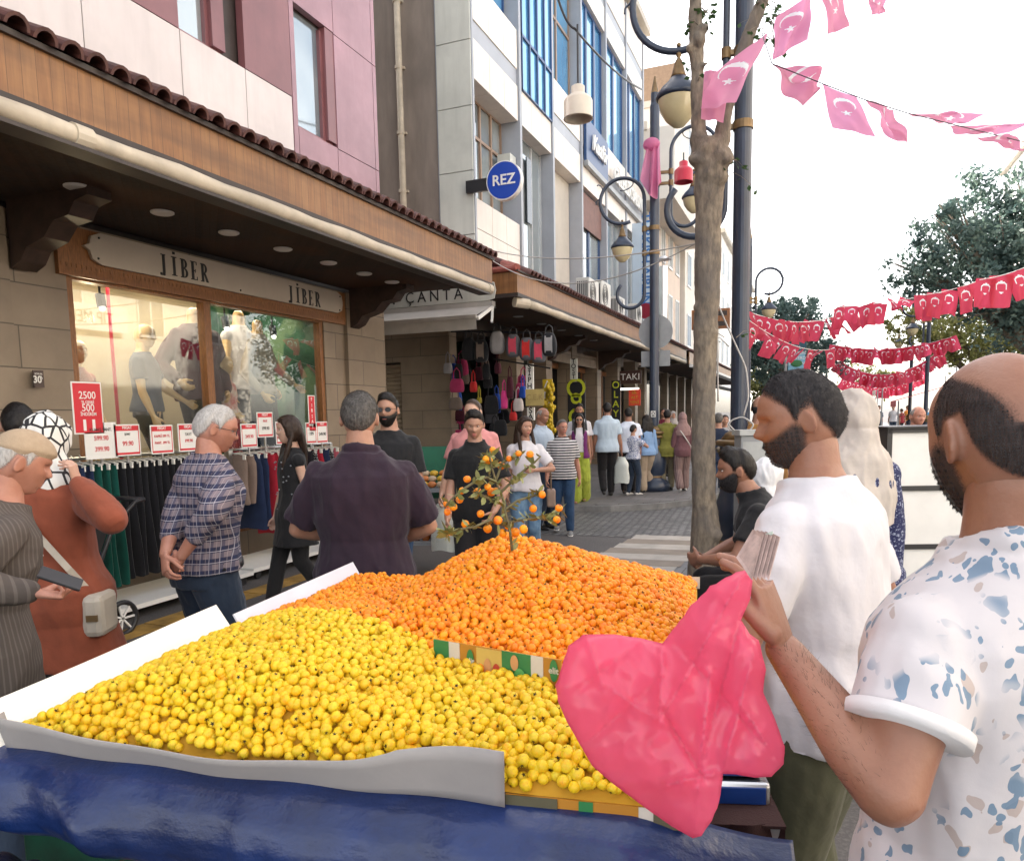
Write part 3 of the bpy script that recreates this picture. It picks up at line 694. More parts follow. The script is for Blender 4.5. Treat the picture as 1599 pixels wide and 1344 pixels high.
b = MB(); b.box(-14, X1 - .12, -4, Y1E - .03, 3.45, 12.5); b.build('upper_wall', m_dark, B1)
bp, bw_, bd = MB(), MB(), MB()
def pan(bm, y0, y1, z0, z1, X, t=.1, g=.006): bm.box(X - t, X, y0 + g, y1 - g, z0 + g, z1 - g)
for y0, y1 in ((-1.8, -.6), (-.6, .6), (.6, 1.75), (1.75, 2.9), (2.9, 4.05), (4.05, 5.2), (5.2, 6.36), (6.36, 7.34), (7.34, 8.19)): pan(bw_, y0, y1, 3.9, 5.77, X1)
for y0, y1 in ((-1.8, .6), (.6, 2.9), (2.9, 4.1), (5.2, 6.36)): pan(bd, y0, y1, 5.77, 8.2, X1)
pan(bd, 7.34, 8.2, 5.77, 8.2, X1); pan(bd, 7.02, 7.34, 5.77, 8.2, X1 - .14, .05)
pan(bp, 8.2, 8.3, 3.9, 7.0, X1); pan(bp, 8.3, 9.16, 3.9, 5.44, X1); pan(bp, 9.16, 10.14, 3.9, 5.43, X1); pan(bp, 9.16, 10.14, 5.43, 6.96, X1); pan(bp, 9.16, 10.14, 6.96, 8.5, X1); pan(bp, 8.2, 9.16, 6.97, 8.5, X1)
pan(bp, 10.14, 10.24, 3.9, 5.43, X1); pan(bp, 10.14, 10.24, 5.43, 6.96, X1); pan(bp, 10.14, 10.24, 6.96, 12.4, X1)
for z in (8.2, 9.9):
    for y0, y1 in ((-1.8, .6), (.6, 2.9), (2.9, 5.2), (5.2, 7.34), (7.34, 8.2)): pan(bw_, y0, y1, z, z + 1.7, X1)
for z in (8.5, 10.2): pan(bp, 8.2, 10.14, z, z + 1.7, X1)
bw_.build('white_cladding', m_white, B1); bp.build('mauve_cladding', m_pink, B1); bd.build('dark_red_cladding', m_pinkd, B1)
for (y0, y1, z0, z1, gy) in ((6.36, 7.04, 5.77, 8.2, 7.0), (8.3, 9.16, 5.44, 6.97, 8.9), (4.1, 5.2, 5.77, 8.2, 4.9)):
    w = MB(); X = X1 - .115; w.box(X - .02, X - .001, y0 + .02, y1 - .02, z0 + .02, z1 - .02); w = w.build('window', m_refl if gy != 8.9 else m_refl, B1)
    f = MB(); f.box(X, X + .05, y1 - .24, y1 - .19, z0 + .05, z1 - .05); f.box(X, X + .05, y0 + .02, y0 + .06, z0 + .05, z1 - .05); f.box(X, X + .05, y0 + .02, y1 - .02, z0, z0 + .05)
    f.box(X, X + .105, y1 - .19, y1, z0 + .05, z1); f.build('frame', m_pinkd, w)
# show window
b = MB()
for (y0, y1, z0, z1) in ((WY0, WY0 + .07, WZ0, WZ1), (WY1 - .07, WY1, WZ0, WZ1), (WM - .05, WM + .05, WZ0, WZ1)): b.box(X1 - .12, X1 - .02, y0, y1, z0, z1)
b.box(X1 - .12, X1 - .015, WY0, WY1, WZ1 - .02, WZ1 + .1); b.box(X1 - .12, X1 - .015, WY0, WY1, WZ0 - .02, WZ0 + .06)
fr = b.build('show_window', m_frame, B1)
for y0, y1 in ((WY0 + .07, WM - .05), (WM + .05, WY1 - .07)):
    b = MB(); b.box(X1 - .075, X1 - .067, y0, y1, WZ0 + .06, WZ1 - .02); b.build('pane', m_glass, fr)
# frieze board over the window
b = MB(); b.box(X1 - .02, X1 + .05, WY0 - .1, 9.1, 2.98, 3.42); b.build('wooden_frieze', m_frame, B1)
b = MB()
for i in range(84): y = WY0 - .08 + i * .05; b.add([(X1 + .056, y, 3.06), (X1 + .056, y + .046, 3.06), (X1 + .056, y + .023, 3.0)], [(0, 1, 2)]); b.box(X1 + .05, X1 + .055, y, y + .046, 3.055, 3.09)
b.build('scalloped_trim', m_frame, B1)
m_wallin = M('cream_shop_interior', (.50, .42, .29), .7, .15, 1.5, .05); m_greenin = MG('leaf_print_backdrop', lambda g: (
    g.base(g.mix(g.step(g.n('TexWave', wave_type='RINGS', i_Scale=1.6, i_Distortion=9, i_Detail=3).outputs['Fac'], .55, .8), g.mix(g.step(g.noise(g.coord(), 2.5, 5), .4, .6), (.015, .07, .04), (.04, .15, .08)), (.16, .27, .15))), g.set(Roughness=.6)))
m_floor_in = M('shop_floor', (.5, .42, .3), .4, .1, 2)
b = MB(); b.box(X1 - 1.4, X1 - 1.35, WY0 - .2, 7.9, .3, 3.3, 0); b.box(X1 - 1.42, X1 - 1.36, 7.9, WY1 + .02, .3, 3.3, 1); b.box(X1 - 1.35, X1 - .13, WY0 - .2, WY0 - .15, .3, 3.3, 0); b.box(X1 - 1.35, X1 - .13, WY1 - .02, WY1 + .02, .3, 3.3, 1)
b.box(X1 - 1.37, X1 - .13, WY0 - .15, WY1 - .02, .68, .74, 2); b.box(X1 - 1.37, X1 - .13, WY0 - .15, WY1 - .02, 3.28, 3.34, 0)
b.build('window_display_room', [m_wallin, m_greenin, m_floor_in], B1)
# canopy
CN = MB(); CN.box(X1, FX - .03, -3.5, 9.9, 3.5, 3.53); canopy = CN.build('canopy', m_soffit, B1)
b = MB(); b.box(FX - .03, FX, -3.5, 9.93, 3.52, 3.85); b.box(X1, FX - .03, 9.9, 9.93, 3.52, 3.85); b.build('wooden_fascia', m_wood, canopy)
b = MB(); b.box(FX - .06, FX + .015, -3.5, 9.95, 3.47, 3.525); b.box(FX - .1, FX + .03, -3.5, 9.96, 3.85, 3.885); b.build('dark_edge_trim', m_dark, canopy)
def tiles(y0, y1, xe, ze, xw, zw, parent, step=.17):
    b = MB(); n = int((y1 - y0) / step); dx, dz = xw - xe, zw - ze; L = math.hypot(dx, dz); u = Vector((dx / L, 0, dz / L)); nrm = Vector((-u.z, 0, u.x)); nrm = nrm if nrm.z > 0 else -nrm
    b.add([(xe, y0, ze), (xe, y1, ze), (xw, y1, zw), (xw, y0, zw)], [(0, 1, 2, 3)])
    for i in range(n + 1):
        y = y0 + i * step; o = Vector((xe, y, ze)) - u * .06 + Vector((0, 0, random.uniform(-.006, .006)))
        for (r0, r1) in ((.078, .058),):
            rings = []
            for (t, ra) in ((0, r0), (.0, r1), (L * .25, r1), (L * .25, r0)):
                rings.append([o + u * t + Vector((0, 1, 0)) * math.cos(a) * ra + nrm * (math.sin(a) * ra * 1.05) for a in [PI * k / 8 for k in range(9)]])
            for (A, B) in ((0, 1), (1, 2), (0, 3)):
                vs = rings[A] + rings[B]; b.add(vs, [(k, k + 1, 9 + k + 1, 9 + k) for k in range(8)])
        b.tube([o + u * (L * .25), o + u * L], .07, 8)
    b.build('tiled_roof', m_tile, parent, smooth=False)
tiles(-3.4, 9.9, FX + .02, 3.9, X1, 4.75, canopy)
b = MB(); bk = MB()
for i, y in enumerate([-.8, .1, .95, 1.8, 2.6, 3.45, 4.3, 5.12, 5.93, 6.74, 7.56, 8.32, 9.0]):
    b = MB(); b.lathe([(.02, 0), (.1, 0), (.1, -.012), (.085, -.02), (.0, -.02)], 20, 0, (-5.4, y, 3.502)); b.build('ceiling_light', m_paint if i % 1 == 0 else m_grey, canopy, smooth=False)
def corbel(y, x0, parent, m):
    b = MB(); pr = [(0, 0), (.95, 0), (.95, -.07), (.8, -.1), (.72, -.2), (.55, -.22), (.42, -.34), (.2, -.4), (.12, -.5), (0, -.55)]
    b.prism([(x0 + px, y, 3.5 + pz) for px, pz in pr], (0, 1, 0), .22); b.build('corbel', m, parent)
m_corbel = M('dark_carved_wood', (.06, .035, .025), .5, .4, 8)
corbel(4.3, X1 + .05, canopy, m_corbel); corbel(9.2, X1 + .06, canopy, m_corbel)
# rolled awning
AW = wempty('rolled_awning', (FX + .08, 6, 3.38), 'long cream rolled up awning along the nearest canopy edge', 'awning')
b = MB(); n = 60; b.tube([(FX + .07, -3.4 + 13 * i / n, 3.4) for i in range(n + 1)], [.062 + .006 * math.sin(i * 1.3) + random.uniform(-.003, .003) for i in range(n + 1)], 14); b.build('awning_roll', m_awn, AW, smooth=True)
b = MB(); b.box(FX - .04, FX + .13, -3.4, 9.55, 3.31, 3.335); b.build('front_bar', m_dark, AW)
for y in (3.35, 9.55): b = MB(); b.tube([(FX + .07, y, 3.4), (FX + .07, y + .12, 3.4)], .074, 14); b.build('end_bracket', m_awn, AW)
# shop sign with plaque ends
SG = wempty('shop_sign', (X1 + .1, 7, 3.25), 'long cream wooden board reading JİBER twice under the canopy', 'shop sign')
b = MB(); y0, y1, zc, h = 5.02, 8.98, 3.262, .145
pl = [(y0, zc - .03), (y0 - .06, zc), (y0, zc + .03), (y0 + .02, zc + h * .7), (y0 + .12, zc + h), (y1 - .12, zc + h), (y1 - .02, zc + h * .7), (y1, zc + .02), (y1, zc - .02), (y1 - .02, zc - h * .7), (y1 - .12, zc - h), (y0 + .12, zc - h), (y0 + .02, zc - h * .7)]
b.prism([(X1 + .06, y, z) for y, z in pl], (1, 0, 0), .035); b.build('board', M('sign_board_cream', (.5, .43, .35), .45, .1, 2), SG)
def serif_word(Y, z, size):
    """JİBER in a narrow high-contrast serif face, drawn stroke by stroke"""
    b = MB(); H = size * .72; W = H * .46; X = X1 + .095; x0 = Y - 2.5 * W * 1.55 + W * .3; T = H * .16; t_ = H * .05
    R_ = lambda a0, a1, c0, c1: b.box(X, X + .006, x0 + a0, x0 + a1, z - H / 2 + c0, z - H / 2 + c1)
    def bowl(a0, a1, c0, c1):
        cy, ry, rx = (c0 + c1) / 2, (c1 - c0) / 2, (a1 - a0); o = [(a0 + rx * math.cos(t), cy + ry * math.sin(t)) for t in np.linspace(-PI / 2, PI / 2, 13)]; i_ = [(a0 + (rx - T * .9) * math.cos(t), cy + (ry - t_) * math.sin(t)) for t in np.linspace(PI / 2, -PI / 2, 13)]
        for k in range(12):
            q = [o[k], o[k + 1], i_[11 - k], i_[12 - k]]; b.prism([(X, x0 + u, z - H / 2 + w) for u, w in q], (1, 0, 0), .006)
    st = W * 1.55
    R_(.45 * W, .45 * W + T, .05 * H, H); R_(.25 * W, .75 * W + T * .4, H - t_, H); R_(.12 * W, .45 * W + T * .6, -.1 * H, -.1 * H + t_ * 1.4); R_(.45 * W, .45 * W + T * .9, -.08 * H, .06 * H); R_(.08 * W, .08 * W + T * .8, -.08 * H, .04 * H); x0 += st
    R_(.4 * W, .4 * W + T, 0, H); R_(.2 * W, .6 * W + T, 0, t_); R_(.2 * W, .6 * W + T, H - t_, H); R_(.4 * W, .4 * W + T, H * 1.12, H * 1.25); x0 += st
    R_(.1 * W, .1 * W + T, 0, H); R_(-.05 * W, .15 * W, 0, t_); R_(-.05 * W, .15 * W, H - t_, H); bowl(.1 * W + T, .95 * W, H * .5, H); bowl(.1 * W + T, 1.05 * W, 0, H * .53); x0 += st
    R_(.1 * W, .1 * W + T, 0, H); R_(-.05 * W, .95 * W, 0, t_); R_(-.05 * W, .9 * W, H - t_, H); R_(.1 * W, .7 * W, H * .48, H * .48 + t_); R_(.88 * W, .95 * W, 0, .2 * H); R_(.83 * W, .9 * W, .82 * H, H); R_(.65 * W, .7 * W, .4 * H, .6 * H); x0 += st
    R_(.1 * W, .1 * W + T, 0, H); R_(-.05 * W, .4 * W, 0, t_); R_(-.05 * W, .15 * W, H - t_, H); bowl(.1 * W + T, .98 * W, H * .46, H); b.prism([(X, x0 + u, z - H / 2 + w) for u, w in ((.45 * W, H * .48), (.85 * W, 0), (1.2 * W, 0), (.72 * W, H * .48))], (1, 0, 0), .006)
    return b.build('lettering', m_ink, SG)
serif_word(6.12, 3.255, .27); serif_word(8.12, 3.24, .27)
b = MB()
for y, z in ((5.12, 3.36), (5.1, 3.17), (6.95, 3.15), (8.92, 3.35), (8.9, 3.16)): b.sphere((X1 + .097, y, z), .011)
b.build('bolt_heads', m_black, SG)
# number plaque
NP = wempty('number_plaque', (X1, 4.5, 2.05), 'small dark house number plaque reading 30A on the stone pillar', 'plaque')
b = MB(); p = at(52, 578, X=X1 + .06); q = at(70, 605, X=X1 + .06); b.box(X1 + .05, X1 + .062, p.y, q.y, q.z, p.z); b.build('plate', M('plaque_brown', (.06, .035, .03), .4), NP)
text('30', .085, m_paint, EAST((X1 + .063, (p.y + q.y) / 2 - .015, q.z + .065)), NP, .002, .9, .002); text('A', .04, m_paint, EAST((X1 + .063, q.y - .025, q.z + .085)), NP, .002)
text('SOKAK', .022, m_paint, EAST((X1 + .063, (p.y + q.y) / 2, p.z - .03)), NP, .001)
# ================================================================ building 2 across the lane
X2 = -6.0; YS = 13.1
B2 = wempty('arcade_building', (X2, 20, 0), 'cream panelled office building with blue mirror windows beyond the lane', 'building')
b = MB(); b.box(-16, X2 - .75, YS + .08, 28.0, 3.4, 15.2); b.build('core_wall', m_render, B2)
b = MB(); b.box(-16, -6.72, YS, YS + .1, 3.4, 15); b.build('stained_side_wall', m_render, B2)
b = MB()                                   # greenish white corner cladding, facing the camera
for z0 in np.arange(3.9, 14.5, 1.16): b.box(-6.7, X2 - .0, YS - .06, YS, z0 + .008, z0 + 1.152)
b.build('corner_cladding', m_creamside, B2)
BAY = [13.08, 15.5, 17.68, 20.1, 22.7, 25.3, 27.95]
b = MB()
for i, y in enumerate(BAY): b.box(X2 - .74, X2 + (.035 if i else .02), y - (0 if i == 0 else .05), y + .07, 3.9, 15)
b.build('vertical_fins', m_greyband, B2)
crm, gb, rec = MB(), MB(), MB()
LV = [(3.9, 4.65), (7.9, 8.62), (8.95, 9.75), (12.9, 13.6), (13.9, 15.0)]
for i in range(6):
    y0, y1 = BAY[i] + .1, BAY[i + 1] - .08
    for (z0, z1) in LV:
        n = 3; w = (y1 - y0) / n
        for k in range(n): crm.box(X2 - .6, X2, y0 + k * w + .006, y0 + (k + 1) * w - .006, z0 + .006, z1 - .006)
    for (z0, z1) in ((8.62, 8.95), (13.6, 13.9)):
        gb.box(X2 - .6, X2 - .02, y0, y1, z0, z1)
    rec.box(X2 - .75, X2 - .6, y0, y1, 3.9, 15)
# first bay: lower panels under the window
for z0, z1 in ((4.65, 5.2), (5.2, 5.76)):
    for k in range(3): w = 2.24 / 3; crm.box(X2 - .6, X2, 13.18 + k * w + .006, 13.18 + (k + 1) * w - .006, z0 + .006, z1 - .006)
crm.build('cream_cladding', m_cream, B2); gb.build('grey_bands', m_greyband, B2); rec.build('reveal_wall', m_beam, B2)
def window(parent, X, y0, y1, z0, z1, cols, rows, mg, mf, fw=.05, trans=None, group=None):
    w = MB(); w.box(X - .03, X - .012, y0, y1, z0, z1); w = w.build('window', mg, parent)
    f = MB(); ys = np.linspace(y0, y1, cols + 1); zs = [z0, z1] if rows == 1 else list(np.linspace(z0, z1, rows + 1))
    if trans: zs = [z0, trans, z1]
    for y in ys: f.box(X - .012, X + .03, max(y0, y - fw / 2), min(y1, y + fw / 2), z0, z1)
    for z in zs: f.box(X - .012, X + .026, y0, y1, max(z0, z - fw / 2), min(z1, z + fw / 2))
    f.build('frame', mf, w); return w
m_alu = M('aluminium_frame', (.5, .5, .5), .35, .1, 4, .02, metal=.4); m_brownf = M('brown_frame', (.3, .2, .14), .45, .1, 4)
window(B2, X2 - .42, 13.2, 15.42, 5.76, 7.9, 4, 2, m_refl, m_brownf, .06, 7.2)
window(B2, X2 - .3, 15.62, 17.6, 4.65, 7.9, 3, 1, m_refl, m_alu, .05); b = MB(); b.box(X2 - .27, X2 - .24, 16.55, 16.85, 6.1, 7.55); b.build('dark_open_pane', m_darkglass, B2)
window(B2, X2 - .42, 17.8, 20.0, 4.65, 7.9, 2, 1, m_refl, m_alu, .05)
b = MB(); b.box(X2 - .39, X2 - .33, 17.8, 20.0, 4.65, 7.9); b.build('beige_blind', m_beam, B2)
window(B2, X2 - .2, 20.25, 22.6, 4.0, 7.9, 2, 1, m_refl, m_bluemet, .12)
b = MB(); b.box(X2 - .16, X2 - .12, 20.25, 22.6, 6.9, 7.85); b.build('brown_blind', M('brown_blind', (.22, .12, .1), .7), B2)
window(B2, X2 - .25, 22.85, 25.2, 4.0, 7.9, 3, 1, m_refl, m_alu, .06); window(B2, X2 - .25, 25.45, 27.85, 4.0, 7.9, 3, 1, m_refl, m_alu, .06)
# second floor: dark window, then the projecting blue bay, then blue glazing
window(B2, X2 - .3, 13.25, 15.4, 9.75, 12.9, 3, 1, m_blue, m_bluemet, .07)
window(B2, X2 + .02, 15.62, 17.6, 8.62, 12.95, 4, 2, m_blue, m_bluemet, .06, 9.75)
window(B2, X2 - .3, 17.8, 20.0, 8.6, 12.9, 2, 2, m_blue, m_brownf, .07, 11.6)
for i in (3, 4, 5): window(B2, X2 - .12, BAY[i] + .12, BAY[i + 1] - .1, 8.65, 12.9, 2 + i % 2, 1, m_blue, m_bluemet, .16)
for i in range(6): window(B2, X2 - .3, BAY[i] + .12, BAY[i + 1] - .1, 13.92, 14.9, 3, 1, m_blue, m_bluemet, .07)
b = MB(); b.box(-16.2, X2 + .25, YS - .2, 28.2, 15.2, 15.45); b.build('roof_slab', m_beam, B2)
b = MB(); b.box(X2 - .34, X2 - .05, 15.05, 15.38, 6.5, 7.15); b.build('meter_box', m_creamside, B2)
# downpipe on the lane side
DP = wempty('drainpipe', (-7.49, YS - .06, 3.9), 'cream downpipe with collars on the stained brown side wall', 'drainpipe')
b = MB(); b.tube([(-7.5, YS - .08, 3.9), (-7.49, YS - .08, 6.2), (-7.5, YS - .08, 15)], .062, 12); b.build('pipe', m_awn, DP, smooth=True)
for z in (4.4, 5.42, 6.02, 7.1, 8.3, 9.5): b = MB(); b.tube([(-7.5, YS - .08, z - .03), (-7.5, YS - .08, z + .03)], .075, 12); b.box(-7.6, -7.4, YS - .05, YS, z - .02, z + .02); b.build('collar', m_awn, DP)
# ground floor of building 2
m_shut = MG('roller_shutter', lambda g: (g.base(g.mix(g.step(g.noise(g.coord(), 2, 4), .4, .7), (.36, .29, .21), (.27, .21, .15))), g.set(Roughness=.5)))
b = MB(); b.box(-6.65, -6.62, YS, YS + .03, 0, 3.5, 0)
b.box(-7.74, -6.62, YS + .02, YS + .32, .1, 3.5, 0)
b.box(-16, -8.6, YS + .02, YS + .3, 0, 3.5, 0); b.box(-8.6, -7.74, YS + .02, YS + .3, 2.75, 3.5, 0)
b.build('stone_panel_wall', m_stone, B2)
b = MB(); z = .12
while z < 2.75:
    b.tube([(-8.6, YS + .1, z), (-7.74, YS + .1, z)], .045, 8); z += .085
b.build('roller_shutter', m_shut, B2, smooth=True)
# pillars along the arcade and the recessed shop line
piers = [15.35, 17.3, 19.4, 21.9, 24.4, 27]
for y in piers: b = MB(); b.box(X2 - .45, X2 - .02, y - .22, y + .22, .1, 3.5); b.build('stone_pillar', m_stone, B2)
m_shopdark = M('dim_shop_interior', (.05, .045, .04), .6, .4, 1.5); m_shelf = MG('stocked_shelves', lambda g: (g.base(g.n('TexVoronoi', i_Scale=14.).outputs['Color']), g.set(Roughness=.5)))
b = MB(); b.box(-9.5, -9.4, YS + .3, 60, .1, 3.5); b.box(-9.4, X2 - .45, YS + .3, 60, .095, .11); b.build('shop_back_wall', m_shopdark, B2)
m_lit = NG('lit_shop_window'); m_lit.b.inputs['Emission Color'].default_value = (1, .93, .8, 1); m_lit.b.inputs['Emission Strength'].default_value = 1.2; m_lit = m_lit.m
b = MB(); b.box(X2 - .5, X2 - .46, 18.1, 18.75, .5, 2.5); b.build('lit_show_case', M('pale_show_case', (.4, .5, .45), .3), B2)
b = MB(); b.box(X2 - .48, X2 - .44, 19.7, 21.6, .12, 2.9, 0); b.box(X2 - .48, X2 - .44, 22.2, 24.1, .12, 2.9, 0); b.box(X2 - .48, X2 - .44, 15.6, 17.05, .12, 2.9, 0); b.build('shop_glazing', m_darkglass, B2)
b = MB()
for y in (15.9, 16.35, 16.9, 20.4, 21.3, 22.8, 23.6, 25.2, 26.1): b.box(X2 - .42, X2 - .38, y - .03, y + .03, .12, 2.9)
for y0, y1 in ((15.6, 17.05), (17.55, 19.1), (19.7, 21.6), (22.2, 24.1)): b.box(X2 - .45, X2 - .38, y0, y1, 2.86, 3.0)
b.build('shop_front_frames', m_frame, B2)
for (y0, y1) in ((15.6, 17.1), (17.5, 19.1), (19.65, 21.6)): b = MB(); b.box(X2 - .1, X2 - .02, y0, y1, 2.98, 3.3); b.build('blank_sign_panel', m_stone, B2)
# canopy 2 wraps the corner
CY0 = 10.9
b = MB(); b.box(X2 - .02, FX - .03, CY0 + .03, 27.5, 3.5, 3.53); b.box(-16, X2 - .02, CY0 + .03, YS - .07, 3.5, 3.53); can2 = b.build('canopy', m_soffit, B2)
b = MB(); b.box(FX - .03, FX, CY0, 27.5, 3.54, 3.86); b.box(-16, FX - .032, CY0, CY0 + .03, 3.54, 3.86); b.build('wooden_fascia', m_wood, can2)
b = MB(); b.box(FX - .06, FX + .015, CY0 - .015, 27.5, 3.485, 3.54); b.box(-16, FX - .06, CY0 - .015, CY0 + .04, 3.485, 3.54); b.box(FX - .1, FX + .03, CY0 - .03, 27.5, 3.862, 3.89); b.build('dark_edge_trim', m_dark, can2)
tiles(CY0 + .45, 27.4, FX + .02, 3.9, X2, 4.65, can2)
b = MB(); b.add([(FX + .02, CY0 - .03, 3.89), (FX + .02, CY0 + .45, 3.9), (X2, YS - .1, 4.7), (-16, YS - .1, 4.7), (-16, CY0 - .03, 3.89)], [(0, 1, 2, 3, 4)]); b.tube([(FX + .0, CY0 - .02, 3.91), (-5.2, CY0 + 1.0, 4.3), (X2, YS - .2, 4.72)], .07, 8); b.tube([(FX, CY0 - .02, 3.91), (-8, CY0 - .02, 3.91)], .045, 8)
b.build('lane_roof', m_tilered, can2)
for y in (11.9, 13.2, 14.5, 15.8, 17.1, 18.4): b = MB(); b.lathe([(.02, 0), (.1, 0), (.1, -.012), (.0, -.02)], 16, 0, (-5.2, y, 3.502)); b.build('ceiling_light', m_grey, can2)
corbel(14.9, X2 - .02, can2, m_corbel); corbel(17.2, X2 - .02, can2, m_corbel); corbel(21.8, X2 - .02, can2, m_corbel)
A2 = wempty('rolled_awning', (FX + .08, 18, 3.38), 'cream rolled up awning along the second canopy past the lane', 'awning')
b = MB(); n = 60; b.tube([(FX + .07, 11.25 + 15.5 * i / n, 3.4) for i in range(n + 1)], [.062 + .006 * math.sin(i * 1.3) for i in range(n + 1)], 12); b.build('awning_roll', m_awn, A2, smooth=True)
b = MB(); b.tube([(FX - .1, 11.02, 3.42), (FX + .06, 11.22, 3.4)], .08, 12); b.build('end_bracket', m_awn, A2)
# NIN CANTA sign and folded side awning on the lane side
S2 = wempty('shop_sign', (-6, CY0, 3.6), 'cream plaque sign on the lane side of the bag shop, partly cut off: IN CANTA', 'shop sign')
b = MB(); x1 = -4.62; zc = 3.6; h = .155
pl = [(-8.2, zc - h), (x1 - .14, zc - h), (x1 - .05, zc - h * .8), (x1 - .02, zc), (x1 - .05, zc + h * .8), (x1 - .14, zc + h), (-8.2, zc + h)]
b.prism([(x, CY0 - .035, z) for x, z in pl][::-1], (0, -1, 0), .03); b.build('board', m_creamside, S2)
text('NIN ÇANTA', .25, m_ink, SOUTH((-6.1, CY0 - .068, 3.58)), S2, .003, .95, 0, spacing=1.5)
A3 = wempty('folded_awning', (-6.4, CY0, 3.1), 'grey white folded awning under the NIN CANTA sign', 'awning')
b = MB(); b.add([(-9, CY0 - .02, 3.38), (-4.7, CY0 - .02, 3.38), (-4.78, CY0 - .5, 3.17), (-9, CY0 - .5, 3.17)], [(0, 1, 2, 3)]); b.box(-9, -4.78, CY0 - .53, CY0 - .48, 3.13, 3.18); b.add([(-9, CY0 - .51, 3.13), (-4.78, CY0 - .51, 3.13), (-4.78, CY0 - .5, 2.96), (-9, CY0 - .5, 2.96)], [(0, 1, 2, 3)]); b.box(-9, -4.7, CY0 - .06, CY0 + .06, 3.36, 3.44)
b.build('awning_cloth', M('grey_awning_cloth', (.42, .4, .37), .6, .2, 2.5), A3)
b = MB(); b.bar((-4.72, CY0, 3.36), (-4.76, CY0 - .5, 3.12), .04, .05); b.bar((-4.72, CY0, 3.36), (-4.7, CY0 - .1, 3.1), .03, .04); b.build('folding_arm', m_paint, A3)
# ================================================================ buildings further down the street
def far_building(y0, y1, X, z1, mw, label, nwin, floors, zf=4.6, fh=3.1, mg=None, depth=10, side=-1, ww=1.0, wh=1.5):
    r = wempty('apartment_building', (X, (y0 + y1) / 2, 0), label, 'building')
    b = MB(); xa, xb = (X - depth, X) if side < 0 else (X, X + depth)
    b.box(xa, xb, y0, y1, 3.4 if side < 0 else 0, z1); b.build('wall', mw, r)
    b = MB(); b.box(xa - .3, xb + .3, y0 - .1, y1 + .1, z1, z1 + .3); b.build('cornice', m_beam, r)
    for f in range(floors):
        for k in range(nwin):
            yc = y0 + (k + .5) * (y1 - y0) / nwin; z = zf + f * fh
            xx = X + .012 * (1 if side < 0 else -1); w = MB(); w.box(min(xx, xx - .02 * -side), max(xx, xx - .02 * -side), yc - ww / 2, yc + ww / 2, z, z + wh); w = w.build('window', mg or m_darkglass, r)
            fr = MB(); s = .06
            for (a, c, d, e) in ((yc - ww / 2 - s, yc - ww / 2, z - s, z + wh + s), (yc + ww / 2, yc + ww / 2 + s, z - s, z + wh + s), (yc - .03, yc + .03, z, z + wh), (yc - ww / 2, yc + ww / 2, z + wh, z + wh + s), (yc - ww / 2 - .1, yc + ww / 2 + .1, z - s * 1.5, z)): fr.box(X - .04, X + .06, a, c, d, e)
            fr.build('frame', m_paint, w)
    return r
m_peach = M('peach_render', (.72, .58, .47), .8, .08, 1, .1); m_pal = M('pale_render', (.74, .68, .6), .8, .08, 1, .1); m_wht = M('white_render', (.8, .79, .77), .8, .05, 1, .1)
f1 = far_building(28.3, 37.5, -6.2, 12.0, m_peach, 'peach rendered house with narrow windows past the office building', 5, 2, 5.0, 3.2, m_refl, ww=.8, wh=1.9)
b = MB(); b.box(-8, -4.9, 28.3, 37.5, 9.5, 12.05); b.build('jutting_upper_floor', m_pal, f1)
f2 = far_building(37.8, 52, -6.0, 16.5, m_pal, 'tall pale apartment house with grey blue windows behind the tree trunk', 6, 4, 5.0, 3.0, m_blue)
f3 = far_building(52.5, 80, -6.0, 13.5, m_wht, 'white building farthest down the left side of the street', 9, 3, 5.0, 3.0, m_blue)
c3 = wempty('roof_terrace', (-9, 40, 16.8), 'brown wooden roof terrace with a white railing on the rooftop', 'roof terrace')
b = MB(); b.box(-9, -6.6, 39, 44, 17.0, 18.9); b.build('hut', M('terrace_brown', (.3, .2, .13), .7), c3)
b = MB(); [b.box(-6.5, -6.46, y, y + .04, 16.8, 17.7) for y in np.arange(38.5, 46, .22)]; b.box(-6.51, -6.45, 38.5, 46, 17.7, 17.76); b.build('railing', m_paint, c3)
# arcade canopy of the far row
for (y0, y1, lab) in ((28.2, 52, 'far wooden tiled canopy beyond the round sign'),):
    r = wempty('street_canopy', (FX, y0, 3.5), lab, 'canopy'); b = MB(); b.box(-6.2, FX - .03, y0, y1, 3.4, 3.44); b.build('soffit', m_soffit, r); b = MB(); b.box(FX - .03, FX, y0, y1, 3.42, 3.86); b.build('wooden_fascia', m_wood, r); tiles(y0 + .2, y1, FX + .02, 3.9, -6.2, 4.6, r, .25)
    b = MB(); b.box(FX, FX + .35, y0, y1, 3.3, 3.4); b.build('white_awning_box', m_paint, r)
r = wempty('shop_arcade', (-6.3, 35, 0), 'dim row of distant shop fronts under the far canopy', 'shop front'); [MB().box(-6.4, -6.1, y - .2, y + .2, .1, 3.4).build('stone_pillar', m_stone, r) for y in np.arange(29, 52, 2.4)]; b = MB(); b.box(-6.6, -6.5, 28, 80, .1, 3.4); b.build('glazing', m_darkglass, r)
